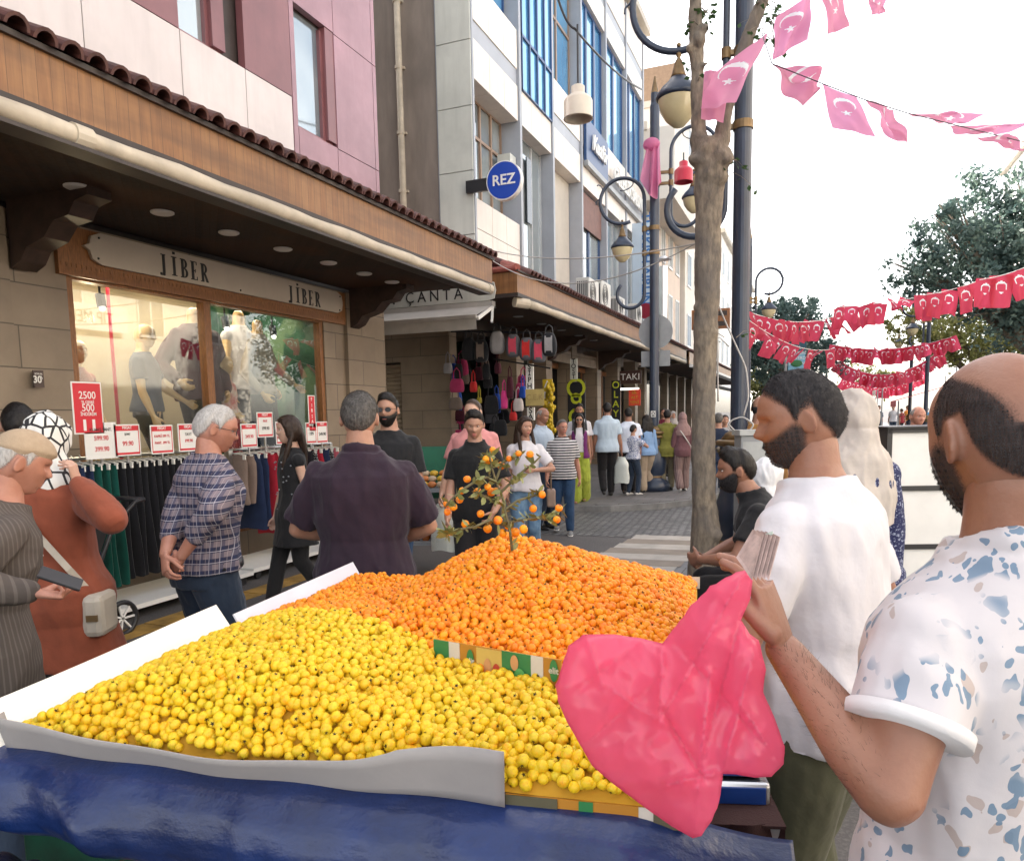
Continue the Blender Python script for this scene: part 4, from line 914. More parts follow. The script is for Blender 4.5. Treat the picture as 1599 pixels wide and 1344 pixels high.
# right side of the street
R1 = far_building(-4, 24, 8.5, 11, m_pal, 'cream building across the street carrying the medical centre sign', 9, 2, 4.6, 3.2, m_refl, side=1)
R2 = far_building(44, 60, 11.5, 17.0, m_wht, 'white apartment block with dark windows behind the right tree', 5, 4, 5.2, 3.1, m_darkglass, side=1, ww=1.7, wh=1.9)
b = MB(); b.box(11.3, 22, 43.8, 44, 0, 17.3); w = b.build('end_wall', m_wht, R2)
for zf in (5.2, 8.3, 11.4):
    for xc in (13.2, 16.6): b = MB(); b.box(xc - .9, xc + .9, 43.76, 43.79, zf, zf + 1.9, 0); b.box(xc - .04, xc + .04, 43.72, 43.76, zf, zf + 1.9, 1); b.build('window', [m_darkglass, m_paint], R2)
MS = wempty('medical_centre_sign', (8.4, 17, 5), 'white and pink TIP MERKEZİ sign on the building across the street', 'shop sign')
b = MB(); b.box(8.3, 8.38, 14.6, 18.2, 4.55, 5.35, 0); b.box(8.3, 8.38, 12.0, 14.6, 4.55, 5.35, 1); b.build('board', [m_paint, M('sign_pink', (.6, .1, .2), .5)], MS)
text('TIP MERKEZİ', .55, m_ink, mat4((8.29, 16.4, 4.93), (0, -1, 0), (0, 0, 1)), MS, .003, .8)
# ================================================================ lamp posts
m_post = M('dark_blue_post_paint', (.022, .035, .065), .35, .25, 4, .05, spec=.6); m_bronze = M('bronze_paint', (.2, .13, .06), .4, .35, 12, .1, metal=.5)
m_milk = M('amber_lamp_glass', (.62, .54, .33), .12, .12, 4, .02, spec=.8)
def lamp(p, s, parent):
    h = MB(); h.lathe([(.012, .62), (.03, .6), (.03, .57), (.015, .55), (.03, .53), (.045, .5), (.06, .44), (.075, .38), (.09, .34)], 18, 0, (0, 0, -.62)); h.sphere((0, 0, .06), .026)
    o = h.build('lamp_cap', m_bronze, parent, smooth=True); o.matrix_basis = Matrix.Translation(p) @ Matrix.Scale(s, 4)
    h = MB(); h.lathe([(.09, .34), (.12, .30), (.185, .24), (.245, .16), (.25, .13), (.23, .11), (.0, .12)], 22, 0, (0, 0, -.62)); q = h.build('lamp_hood', m_post, parent, smooth=True); q.matrix_basis = Matrix.Translation(p) @ Matrix.Scale(s, 4)
    h = MB(); h.lathe([(.225, .11), (.2, -.0), (.14, -.10), (.06, -.17), (.0, -.185)], 22, 0, (0, 0, -.62), cap=False); q = h.build('lamp_glass', m_milk, parent, smooth=True); q.matrix_basis = Matrix.Translation(p) @ Matrix.Scale(s, 4)
def arc(c, r, a0, a1, ex, n=28): return [Vector(c) + ex * (r * math.cos(a0 + (a1 - a0) * i / n)) + Vector((0, 0, r * math.sin(a0 + (a1 - a0) * i / n))) for i in range(n + 1)]
def post(loc, H, label, arms, collar=1.23, rad=.085, base=.26, ks=1.):
    r = empty('street_lamp', loc, 0, label, 'street lamp')
    b = MB(); b.lathe([(rad, 0), (rad, H - .35), (rad * .8, H - .3), (rad * .8, H - .12)], 20); b.build('pole', m_post, r, smooth=False); b = MB(); b.lathe([(rad * .8, 0), (.012, .3)], 14, 0, (0, 0, H - .12)); b.build('finial', m_bronze, r)
    k = ks; b = MB(); b.lathe([(base * 1.2, 0), (base * 1.2, .12), (base, .2), (base * .65, .28), (base * .85, .36), (base * .92, .6), (base * .7, .8), (base * .58, .9), (base * .62, 1.0), (base * .55, 1.06), (base * .55, collar - .12)], 24); b.build('pedestal', m_post, r, smooth=True)
    b = MB()
    for z, q in ((.28, .72), (.86, .68), (collar - .06, .82), (collar + .02, .9)): b.lathe([(base * q * .8, -.035), (base * q, -.02), (base * q, .02), (base * q * .8, .035)], 24, 0, (0, 0, z))
    b.lathe([(base * .7, 0), (base * .5, .07), (rad, .1)], 24, 0, (0, 0, collar + .05)); b.build('bronze_collar', m_bronze, r, smooth=True)
    for (ex, zl, zh, R, ls, off) in arms:
        ex = Vector(ex).normalized(); p0 = ex * off
        b = MB(); path = arc(p0 + ex * R * .62 + Vector((0, 0, zl)), R * .62, -.15 * PI * 0 + .25 * PI, -PI, ex, 20) + [p0 + Vector((0, 0, z)) for z in np.linspace(zl + .1, zh - .1, 8)] + arc(p0 + ex * R + Vector((0, 0, zh)), R, PI, -.62 * PI, ex, 34)
        b.tube(path, .034, 10); b.build('scroll_arm', m_post, r, smooth=True)
        b = MB(); c = p0 + ex * (2 * R + .06) + Vector((0, 0, zh + .05)); b.tube([c + ex * (-.1 + .12 * t + .1 * (1 - t) * math.cos(7 * t)) + Vector((0, 0, .1 + .35 * (1 - t) - .18 + .09 * math.sin(7 * t) * (1 - t))) for t in np.linspace(0, 1, 22)], .011, 6)
        c = p0 + ex * R + Vector((0, 0, zh + R * .7)); b.tube([c + ex * (R * .75 * math.cos(a) * (1 - a / 9)) + Vector((0, 0, R * .25 * math.sin(a))) for a in np.linspace(.2, 5, 24)], .01, 6); b.build('wrought_scroll', m_post, r, smooth=True)
        lp = p0 + ex * R + Vector((0, 0, zh - R)); lamp(lp, ls, r)
        for z in (zl + .75, zh - .55): b = MB(); b.lathe([(rad + .012, -.04), (rad + .012, .04)], 18, 0, (0, 0, z)); b.bar(Vector((0, 0, z)), p0 + Vector((0, 0, z)), .05, .05); b.lathe([(.048, -.05), (.048, .05)], 12, 0, tuple(p0 + Vector((0, 0, z)))); b.build('clamp', m_bronze, r)
    return r
WX = Vector((-1, -.12, 0)); EX = Vector((1, .12, 0))
pA = at(1154, 690, Y=8.0); PA = (pA.x, 8.0, 0)
L1 = post(PA, 8.0, 'big dark blue lamp post right behind the tree trunk', [(WX, 3.72, 5.72, .46, .92, .17)], collar=1.3, rad=.088, base=.27)
pB = at(1022, 660, Y=14.4); PB = (pB.x, 14.4, .12)
L2 = post(PB, 7.55, 'lamp post on the pavement with round sign and pencil tip', [(WX, 3.8, 5.55, .42, .9, .19), (EX, 5.25, 6.35, .42, .9, .3)], collar=1.12, rad=.09, base=.26)
# round sign seen from behind on the second post
sg = empty('round_traffic_sign', (PB[0], PB[1] + .12, 3.2), 0, 'blank grey back of a round traffic sign on the pavement lamp post', 'traffic sign')
b = MB(); b.tube([(0, .0, 0), (0, .02, 0)], .33, 40); o = b.build('disc', m_grey, sg); b = MB(); b.box(-.28, .28, 0, .015, -.66, -.36); b.build('plate', m_grey, sg); b = MB(); b.box(-.03, .03, -.05, 0, -.6, .2); b.build('bracket', m_chrome, sg)
st = empty('sticker', (PB[0], PB[1] - .094, 1.62), 0, 'small white sticker with a dark emblem on the pavement lamp post', 'sticker'); b = MB(); b.box(-.045, .045, -.002, 0, -.06, .06); o = b.build('paper', m_paint, st); b = MB(); b.tube([(.025 * math.cos(a), -.0035, .01 + .025 * math.sin(a)) for a in [2 * PI * k / 20 for k in range(20)]], .007, 5, closed=True); b.box(-.03, .03, -.004, -.003, -.045, -.03); b.build('emblem', m_ink, st)
# more posts down the street
for i, (x, y, lab) in enumerate(((1168, 22, 'distant lamp post just right of the big dark blue post'), (1421, 36, 'distant lamp post left of the awnings at the street end'), (1446, 30, 'thin distant lamp post next to the bald head'))):
    p = at(x, 640, Y=y); post((p.x, p.y, 0), 7 if i else 6.5, lab, [(WX if i else EX, 4.0, 5.2, .35, .85, .17)], rad=.07, base=.2)
# cables round the big post
m_cable = M('grey_cable', (.5, .48, .46), .6, .1, 5, 0)
for (pts, lab, r_) in (([(1120, 470), (1132, 500), (1150, 540), (1166, 575), (1170, 620), (1160, 655)], 'pale cable hanging down the front of the big post', .008), ([(1138, 662), (1150, 675), (1172, 672), (1178, 662), (1160, 650), (1142, 656), (1136, 668), (1155, 680)], 'loops of pale cable wound on the post collar', .008), ([(1110, 380), (1118, 450), (1121, 560), (1122, 640)], 'grey cable running down beside the tree trunk', .009)):
    b = MB(); P_ = [at(x, y, Y=7.75) for x, y in pts]; q = []
    for i in range(len(P_) - 1): q += [P_[i].lerp(P_[i + 1], t / 6) for t in range(6)]
    for _ in range(3): q = [q[0]] + [(q[i - 1] + q[i] * 2 + q[i + 1]) / 4 for i in range(1, len(q) - 1)] + [q[-1]]
    tag(b.tube(q, r_, 6) and b.build('cable', m_cable, smooth=True), lab, 'cable')
def wire(pts, sag, lab, r_=.008, m=None, n=24):
    b = MB(); q = []
    for i in range(len(pts) - 1):
        A, B = Vector(pts[i]), Vector(pts[i + 1]); q += [A.lerp(B, t / n) + Vector((0, 0, -sag * 4 * (t / n) * (1 - t / n))) for t in range(n + (i == len(pts) - 2))]
    return tag(b.tube(q, r_, 6) and b.build('overhead_wire', m or m_cable, smooth=True), lab, 'wire')
wire([at(757, 388, Y=11), at(1090, 380, Y=7.4)], .15, 'upper thin wire crossing in front of the office building', .007)
wire([at(757, 398, Y=11), at(1095, 376, Y=7.4)], .42, 'lower sagging thin wire crossing in front of the office building', .007)
wire([at(870, -8, Y=11), at(898, 45, Y=11), at(1003, 140, Y=15.5)], .1, 'twisted dark cable carrying the cream bell lamp', .018, m_black)
# bell shaped pendants
def bell(p, s, m, lab, wire_up=.35):
    r = empty('bell_pendant', p, 0, lab, 'pendant'); b = MB(); b.lathe([(.0, .62), (.10, .62), (.13, .60), (.13, .47), (.16, .45), (.25, .38), (.28, .33), (.28, .02), (.29, 0), (.25, -.0), (.24, .3), (.1, .36)], 26, 0, (0, 0, -.62)); b.build('shade', m, r, smooth=True)
    b = MB(); b.tube([(0, 0, -.02), (0, 0, wire_up / s)], .02, 6); b.sphere((0, 0, .02), .04); b.build('cord', m_black, r); r.scale = (s,) * 3; return r
bell(at(903, 134, Y=11), .76, M('cream_bell_paint', (.62, .55, .45), .35, .08, 3), 'cream bell shaped pendant hanging from the twisted cable', .85)
bell(at(1068, 252, Y=9.5), .40, M('red_bell_paint', (.5, .02, .05), .35, .1, 4), 'dark red bell pendant hanging beside the tree fork', .1)
# ================================================================ the pollarded street tree
def _bark(g):
    v = g.coord('Object', (1, 1, .35)); n = g.noise(v, 22, 6); n2 = g.noise(g.coord('Object'), 3, 4); a = g.mix(g.step(n, .35, .65), (.28, .23, .17), (.12, .10, .08)); g.base(g.mix(g.math('MULTIPLY', g.step(n2, .42, .66), .75), a, (.13, .115, .105))); g.set(Roughness=.9); g.bump(n, .8, .02); g.bump(g.noise(v, 90, 3), .5, .004)
m_bark = MG('mottled_bark', _bark); TY = 7.2
tp = lambda x, y, d=0: at(x, y, Y=TY + d)
tr = wempty('street_tree', at(1100, 905, Z=0), 'pollarded street tree with a pale mottled trunk forking into two limbs', 'tree')
def wid(px, d=TY + .4): return px * (d * 1.0) / FOC * .5 * .80
parts = [loft([tp(*p) for p in ((1093, 935), (1098, 900), (1098, 870), (1103, 830), (1100, 780), (1098, 700), (1100, 600), (1103, 500), (1106, 420), (1106, 350), (1108, 290), (1110, 258), (1112, 236))], [wid(w) for w in (66, 56, 50, 52, 44, 42, 41, 42, 46, 46, 50, 60, 58)], 18),
    loft([tp(*p) for p in ((1100, 262), (1092, 225), (1091, 180), (1090, 120), (1087, 60), (1086, 0), (1088, -60), (1070, -160), (1050, -260))], [wid(w) for w in (36, 28, 26, 23, 24, 22, 20, 16, 12)], 14),
    loft([tp(*p) for p in ((1120, 262), (1127, 220), (1134, 170), (1150, 110), (1172, 50), (1192, 0), (1215, -60), (1250, -160))], [wid(w) for w in (34, 28, 24, 24, 23, 21, 19, 14)], 14)]
for x, y, r_ in ((1090, 250, 20), (1130, 250, 22), (1112, 240, 22), (1108, 275, 24), (1128, 275, 16), (1092, 62, 14), (1100, 45, 10), (1078, 75, 9), (1118, 835, 16), (1090, 815, 9), (1088, 480, 10), (1118, 520, 8), (1122, 700, 6), (1080, 905, 12), (1088, 740, 5), (1120, 395, 6), (1102, 100, 6), (1135, 236, 12)):
    c = tp(x, y, -.06); parts.append(ellipsoid(c, (wid(r_ * 1.6),) * 3, 10, 8))
def knob(co, no):
    o = co.copy()
    for i in range(len(co)): p = Vector(co[i]); o[i] += no[i] * (.012 * noise.noise(p * 5) + .005 * noise.noise(p * 22) + .03 * max(0, 1 - abs(p.z - 4.0) / .5) * noise.noise(p * 11))
    return o
def raw_remesh(parts, vox, post): return remesh(parts, vox, 1, post=post)
LATE = []                                            # filled once the figure helpers exist
def _tree():
    me = remesh(parts, .022, 1, 'trunk', post=knob); me.materials.append(m_bark); o = bpy.data.objects.new('trunk', me); C.objects.link(o); put(o, tr)
    b = MB(); rr = random.Random(3)
    for (x, y, n) in ((1100, 10, 10), (1210, 20, 14), (1205, 60, 8), (1095, 30, 6), (1130, 255, 8), (1090, 110, 4), (1140, 540, 3)):
        for _ in range(n):
            p = tp(x + rr.uniform(-12, 12), y + rr.uniform(-15, 15), rr.uniform(-.1, .1)); d = Vector((rr.uniform(-1, 1), rr.uniform(-1, 1), rr.uniform(-1, .5))); q = p + d * rr.uniform(.08, .3); b.tube([p, (p + q) / 2 + Vector((0, 0, .03)), q], [.005, .003, .001], 4)
            for t in (.5, .75, 1):
                c = p.lerp(q, t); e = Vector((rr.uniform(-1, 1), rr.uniform(-1, 1), rr.uniform(-1, .2))).normalized() * rr.uniform(.03, .07); s_ = e.cross(Vector((.3, .5, 1))).normalized() * e.length * .4; b.add([c, c + e * .5 + s_, c + e, c + e * .5 - s_], [(0, 1, 2, 3)], 1)
    b.build('twigs', [m_bark, m_leafA], tr)
def _leaf(c1, c2, tr_=.4):
    def f(g):
        oi = g.n('Attribute'); oi.attribute_name = 'tint'; a = g.mix(oi.outputs['Fac'], c1, c2); g.base(a); g.set(Roughness=.6); t = g.n('BsdfTranslucent'); g.l(a, t.inputs[0]); m = g.n('MixShader'); m.inputs[0].default_value = tr_; g.l(g.b.outputs[0], m.inputs[1]); g.l(t.outputs[0], m.inputs[2]); g.l(m.outputs[0], g.o.inputs[0])
    return f
m_leafA = MG('green_leaf', _leaf((.05, .10, .035), (.12, .16, .05))); m_leafB = MG('haze_tinted_leaf', _leaf((.07, .125, .125), (.16, .23, .19))); m_leafC = MG('yellow_green_leaf', _leaf((.17, .19, .05), (.28, .27, .10)))  # bluish haze over the far trees is mixed into the second leaf colour
# ================================================================ leafy trees at the end of the street
def crown_tree(base, H, blobs, label, mat, seed, n=9000, leaf=.16, trunk=.22):
    r = wempty('leafy_tree', base, label, 'tree'); rr = np.random.default_rng(seed); base = Vector(base)
    pr = []; top = base + Vector((0, 0, H * .45)); b = MB(); b.tube([base, base + Vector((.1, 0, H * .2)), top], [trunk, trunk * .8, trunk * .6], 10)
    for (cx, cy, cz, rx, rz, k) in blobs:
        c = Vector((cx, cy, cz)); b.tube([top + Vector((0, 0, -H * .08)), top.lerp(c, .5) + Vector((0, 0, -.2)), c], [trunk * .5, trunk * .3, trunk * .08], 7)
        for _ in range(5): d = Vector(rr.normal(size=3)); d.normalize(); b.tube([top.lerp(c, .6), c + Vector((d.x * rx, d.y * rx, d.z * rz)) * .8], [trunk * .2, .012], 5)
    b.build('trunk', m_bark, r, smooth=True)
    tot = sum(x[5] for x in blobs); V_ = []; TN = []
    for (cx, cy, cz, rx, rz, k) in blobs:
        m = int(n * k / tot); nc = max(6, int(m / 42)); d = rr.normal(size=(nc, 3)); d /= np.linalg.norm(d, axis=1)[:, None]; cl = d * (rr.random(nc)[:, None] ** .45); cs = rr.uniform(.08, .22, nc)
        idx = rr.integers(0, nc, m); p = cl[idx] * np.array([rx, rx, rz]) + rr.normal(size=(m, 3)) * (cs[idx] * min(rx, rz) * .9)[:, None] + np.array([cx, cy, cz])
        e1 = rr.normal(size=(m, 3)); e1 /= np.linalg.norm(e1, axis=1)[:, None]; e2 = np.cross(e1, rr.normal(size=(m, 3))); e2 /= np.linalg.norm(e2, axis=1)[:, None]; L = rr.uniform(.6, 1.25, m)[:, None] * leaf
        q = np.stack([p - e1 * L * .5, p + e2 * L * .28, p + e1 * L * .5, p - e2 * L * .28], 1); V_.append(q.reshape(-1, 3)); TN.append(np.repeat(np.clip(rr.random(nc)[idx] * .7 + rr.random(m) * .3, 0, 1), 4))
    V_ = np.concatenate(V_); K = len(V_) // 4; me = bpy.data.meshes.new('crown'); me.from_pydata(V_.tolist(), [], [(4 * i, 4 * i + 1, 4 * i + 2, 4 * i + 3) for i in range(K)]); me.materials.append(mat); a = me.attributes.new('tint', 'FLOAT', 'POINT'); a.data.foreach_set('value', np.concatenate(TN)); o = bpy.data.objects.new('crown', me); C.objects.link(o); put(o, r); return r
def bl(lst, Y, k=1.):
    out = []
    for (x, y, rx, ry) in lst:
        d = Y * 1.12; p = at(x, y, Y=Y + random.uniform(-.8, .8)); out.append((p.x, p.y, p.z, rx * d / FOC, ry * d / FOC, rx * ry)); 
    return out
TYR = 24.
crown_tree(tuple(at(1610, 640, Y=TYR).xy) + (0,), 8, bl([(1445, 430, 45, 35), (1425, 410, 30, 30), (1500, 400, 45, 40), (1470, 360, 35, 35), (1520, 330, 38, 42), (1560, 400, 50, 60), (1600, 320, 50, 50), (1590, 420, 70, 80), (1650, 380, 70, 90), (1540, 460, 60, 45), (1650, 480, 80, 60), (1480, 330, 18, 20), (1500, 440, 50, 35)], TYR), 'big leafy tree at the right edge in front of the white block', m_leafB, 1, 21000, .15, .26)
crown_tree(tuple(at(1530, 640, Y=33).xy) + (0,), 6.5, bl([(1500, 520, 55, 35), (1450, 515, 45, 28), (1550, 530, 55, 45), (1590, 540, 40, 40), (1480, 545, 35, 25), (1420, 500, 25, 18)], 33), 'lower sunlit tree with pale yellowish leaves behind the bald head', m_leafC, 2, 11000, .16)
crown_tree(tuple(at(1215, 640, Y=30).xy) + (0,), 7, bl([(1235, 500, 45, 30), (1200, 520, 35, 40), (1260, 530, 45, 35), (1215, 560, 50, 30), (1275, 560, 35, 28), (1180, 500, 25, 25), (1240, 480, 28, 16), (1190, 560, 30, 30)], 30), 'dense dark tree behind the bunting right of the lamp post', m_leafB, 3, 15000, .15)
crown_tree(tuple(at(1205, 650, Y=38).xy) + (0,), 5, bl([(1200, 600, 40, 22), (1240, 610, 40, 20), (1180, 590, 20, 18)], 38), 'low sunlit yellow green tree beyond the seated man', m_leafC, 4, 4000, .2)
crown_tree(tuple(at(1355, 650, Y=60).xy) + (0,), 6, bl([(1350, 600, 30, 22), (1380, 595, 25, 20), (1330, 590, 20, 20)], 60), 'small pale tree at the very end of the street', m_leafC, 5, 2500, .3)
_tree()
# ================================================================ bunting
m_red = None
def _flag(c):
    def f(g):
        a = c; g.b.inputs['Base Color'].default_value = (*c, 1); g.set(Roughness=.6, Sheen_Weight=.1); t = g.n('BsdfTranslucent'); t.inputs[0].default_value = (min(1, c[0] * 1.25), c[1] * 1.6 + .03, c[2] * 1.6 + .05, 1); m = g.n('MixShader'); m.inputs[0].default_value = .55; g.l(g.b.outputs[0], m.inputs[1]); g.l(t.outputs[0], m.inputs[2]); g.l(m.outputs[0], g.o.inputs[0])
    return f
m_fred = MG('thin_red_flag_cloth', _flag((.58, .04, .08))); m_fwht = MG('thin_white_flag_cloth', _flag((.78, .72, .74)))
def star_in(x, y, r, rot=0):
    a = math.atan2(y, x) - rot; d = math.hypot(x, y)
    if d > r: return False
    k = 2 * PI / 5; a = (a + k / 2) % k - k / 2; R1, R2 = r, r * .382; p2 = (R2 * math.cos(k / 2), R2 * math.sin(k / 2)); px, py = d * math.cos(abs(a)), d * math.sin(abs(a))
    return (p2[0] - R1) * (py) - (p2[1]) * (px - R1) > 0 and True
def flag_grid(nu, nv, seed, w, h, wave=.12, shear=0.):
    """hanging flag: top edge along +x, hangs to -z, emblem turned with the hoist on top"""
    b = MB(); rr = random.Random(seed); ph = rr.random() * 6; k1 = rr.uniform(1.5, 3.5)
    def f(a, t):
        x = (a - .5) * w; z = -t * h; y = wave * w * math.sin(a * k1 * 2 + t * 3 + ph) * (.25 + t) + .06 * w * math.sin(a * 9 + ph * 2 + t * 2) * t; x = x * (1 - .12 * t * abs(math.sin(ph))) + shear * t * w
        return (x, y, z + .03 * w * math.sin(a * 4 + ph))
    b.grid(f, nu, nv)
    for j in range(nv):
        for i in range(nu):
            X = (j + .5) / nv * h / w; Y = (i + .5) / nu - .5       # X from hoist, Y across, in units of the flag's width
            inm = math.hypot(X - .5, Y) < .25 and math.hypot(X - .5625, Y) > .2
            inm = inm or star_in(-(X - .79), Y, .125)
            b.mi[j * nu + i] = 1 if inm else 0
    return b.mesh('pennant_flag', [m_fred, m_fwht], True)
FL = [flag_grid(22, 32, k, 1, 1.5) for k in range(7)]
FG = 'little red flags on the street bunting'
def bunting(P0, P1, sag, n, w, lab, miss=(), glab=None, swing=.4, seed=0):
    rr = random.Random(seed); P0, P1 = Vector(P0), Vector(P1); q = [P0.lerp(P1, t / 40) + Vector((0, 0, -sag * 4 * (t / 40) * (1 - t / 40))) for t in range(41)]
    b = MB(); b.tube(q, .006 * w / .25, 5); tag(b.build('bunting_cord', m_paint, smooth=True), lab + ' cord', 'cord')
    for i in range(n):
        if i in miss: continue
        t = (i + .5) / n; p = P0.lerp(P1, t) + Vector((0, 0, -sag * 4 * t * (1 - t))); d = (P1 - P0).normalized(); d.z += -sag * 4 * (1 - 2 * t) / (P1 - P0).length
        o = bpy.data.objects.new('pennant_flag', rr.choice(FL)); C.objects.link(o); z = Vector((0, 0, 1)); x = d.normalized(); y = z.cross(x).normalized(); Rm = Matrix((x, y, x.cross(y))).transposed()
        o.matrix_basis = Matrix.Translation(p) @ Rm.to_4x4() @ Matrix.Rotation(rr.gauss(.15, swing), 4, 'X') @ Matrix.Rotation(rr.gauss(0, .12), 4, 'Y') @ Matrix.Rotation(rr.gauss(0, .5) * (swing > .2), 4, 'Z') @ Matrix.Scale(w * rr.uniform(.9, 1.05), 4)
        tag(o, glab, 'flag', lab)
bunting(at(1168, 486, Y=17), at(1330, 485, Y=20), .25, 13, .34, 'upper bunting row left of the open sky', glab='small red crescent flag in the upper row in front of the dark tree', seed=1)
bunting(at(1300, 480, Y=19), at(1475, 456, Y=19), .05, 8, .34, 'sparse middle bunting against the bright sky', glab='backlit pinkish flag in the sparse row against the bright sky', seed=2, swing=.7)
bunting(at(1430, 462, Y=15), at(1540, 434, Y=15), .05, 5, .3, 'row of flags in front of the big right tree', glab='red crescent flag hanging before the big right tree', seed=3)
bunting(at(1530, 437, Y=11.5), at(1600, 418, Y=11.5), .02, 3, .27, 'last two large flags at the right edge', glab='red crescent flag in the pair nearest the right edge', seed=4, swing=.05)
bunting(at(1170, 500, Y=14), at(1300, 545, Y=20), .2, 11, .3, 'descending bunting row before the dark tree', glab='red crescent flag in the row slanting down towards the banner', seed=5)
bunting(at(1300, 538, Y=26), at(1490, 525, Y=26), .25, 22, .32, 'long low bunting row above the street end', glab='small red flag in the long low row above the street end', seed=6)
bunting(at(1310, 562, Y=30), at(1470, 545, Y=30), .7, 20, .34, 'lowest bunting row above the distant walkers', glab='tiny red flag in the lowest row above the distant walkers', seed=7)
bunting(at(1320, 590, Y=48), at(1440, 580, Y=48), .6, 18, .5, 'farthest faint bunting row', glab='faint far flag in the farthest bunting row', seed=8)
# near, large flags blown about on the string overhead (each its own shape)
def cloth_flag(corners, D, label, seed, fold=.05, flip=False, nu=44, nv=60):
    """corners: hoist-top-left, hoist-top-right, fly-right, fly-left in photo pixels with depths"""
    P_ = [at(x, y, D=D + dd) for x, y, dd in corners]; b = MB(); rr = random.Random(seed); ph = rr.random() * 6; nrm = (P_[1] - P_[0]).cross(P_[3] - P_[0]).normalized()
    def f(a, t):
        p = P_[0].lerp(P_[1], a).lerp(P_[3].lerp(P_[2], a), t); q = math.sin(PI * a) * .4 + math.sin(PI * t) * .6
        return p + nrm * fold * (math.sin(a * 5 + t * 4 + ph) * .7 + math.sin(a * 11 - t * 6 + ph) * .3 + .8 * noise.noise(Vector((a * 2.5, t * 2.5, ph)))) * q
    b.grid(f, nu, nv)
    for j in range(nv):
        for i in range(nu):
            X = (j + .5) / nv * 1.5; Y = (i + .5) / nu - .5; inm = (math.hypot(X - .5, Y) < .25 and math.hypot(X - .5625, Y) > .2) or star_in(-(X - .79), Y, .125); b.mi[j * nu + i] = 1 if inm else 0
    return tag(b.build('flag', [m_fredn, m_fwht], smooth=True), label, 'flag', 'large flags on the string overhead')
m_fredn = MG('sunlit_thin_red_cloth', _flag((.68, .24, .38)))  # paler copy of the flag red, washed-out backlight put into the colour
FD = 5.2
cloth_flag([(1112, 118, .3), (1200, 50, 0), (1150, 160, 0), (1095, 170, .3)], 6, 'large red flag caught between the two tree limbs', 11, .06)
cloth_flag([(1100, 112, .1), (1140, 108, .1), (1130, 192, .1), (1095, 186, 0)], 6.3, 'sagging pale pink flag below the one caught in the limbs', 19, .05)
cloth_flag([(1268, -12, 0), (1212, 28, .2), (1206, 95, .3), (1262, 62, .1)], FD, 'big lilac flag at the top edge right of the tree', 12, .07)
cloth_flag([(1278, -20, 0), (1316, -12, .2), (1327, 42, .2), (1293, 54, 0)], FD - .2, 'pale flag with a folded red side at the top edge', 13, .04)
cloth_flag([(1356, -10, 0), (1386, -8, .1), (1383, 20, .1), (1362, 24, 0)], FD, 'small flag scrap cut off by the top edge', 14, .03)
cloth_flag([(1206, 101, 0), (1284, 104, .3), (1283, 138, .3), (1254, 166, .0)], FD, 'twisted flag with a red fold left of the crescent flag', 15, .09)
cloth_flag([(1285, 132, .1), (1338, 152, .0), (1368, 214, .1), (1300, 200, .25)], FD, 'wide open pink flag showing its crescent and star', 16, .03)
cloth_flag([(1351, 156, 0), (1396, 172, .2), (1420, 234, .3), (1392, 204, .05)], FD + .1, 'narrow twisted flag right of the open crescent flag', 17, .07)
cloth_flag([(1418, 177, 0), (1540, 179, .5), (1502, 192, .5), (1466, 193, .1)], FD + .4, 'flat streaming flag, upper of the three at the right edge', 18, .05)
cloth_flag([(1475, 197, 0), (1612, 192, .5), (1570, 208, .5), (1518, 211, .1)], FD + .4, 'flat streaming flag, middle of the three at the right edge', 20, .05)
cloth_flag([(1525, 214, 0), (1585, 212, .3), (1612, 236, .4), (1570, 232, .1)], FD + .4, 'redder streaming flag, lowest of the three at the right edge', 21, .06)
wire([at(1190, 52, D=5.6), at(1206, 100, D=5.2), at(1285, 131, D=5.2), at(1351, 156, D=5.2), at(1418, 177, D=5.4), at(1640, 232, D=5.9)], .0, 'thin black string carrying the large blown flags', .004, m_black)
# red flag tied to the second post
b = MB()
def tied(a, t):
    p = at(1012 + 20 * a, 226, Y=14.2).lerp(at(1003 + 30 * a + 4 * math.sin(a * 3), 285 + 26 * math.sin(a * PI), Y=14.2), t) ; return p + Vector((.0, -.09 * math.sin(a * 14 + t * 2) * (.4 + t) - .05, 0))
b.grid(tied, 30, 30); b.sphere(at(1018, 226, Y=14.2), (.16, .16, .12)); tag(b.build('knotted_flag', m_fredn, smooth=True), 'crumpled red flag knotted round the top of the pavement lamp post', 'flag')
# ================================================================ fruit cart
CO = Vector((-1.569, .994, 0)); CU = Vector((.99, .141, 0)); CV = Vector((-.141, .99, 0)); CW, CD, CZ = 1.42, 1.66, .985
CM = mat4((CO.x, CO.y, 0), CU, CV)                   # cart frame: x = u, y = v, z up
def cp(u, v, z): return CO + CU * u + CV * v + Vector((0, 0, z))
cart = empty('fruit_cart', (CO.x, CO.y, 0), math.atan2(CU.y, CU.x), 'green wooden street cart covered with blue tarpaulin and heaped with azarole fruit', 'cart')
m_green = M('green_cart_paint', (.012, .11, .06), .45, .4, 9, .2, c2=(.01, .05, .03)); m_timber = M('old_timber', (.16, .1, .06), .8, .4, 8, .3)
b = MB(); b.box(0, CW, 0, CD, .5, .78); b.build('cart_body', m_green, cart, bevel=.006)
b = MB(); b.box(.01, CW - .03, .01, CD, .78, .9); b.build('tray', m_timber, cart)
b = MB(); b.box(.25, 1.1, -.006, .0, .56, .74, 0); b.box(.27, 1.08, -.009, -.006, .58, .6, 1); b.box(.27, 1.08, -.009, -.006, .70, .72, 1); b.build('painted_panel', [M('cart_red_paint', (.3, .02, .02), .5), M('cart_gold_paint', (.5, .3, .05), .5)], cart)
for u in (.12, 1.26):
    for v in (.14, 1.5): b = MB(); b.box(u - .03, u + .03, v - .03, v + .03, .3, .5); b.build('leg', m_timber, cart)
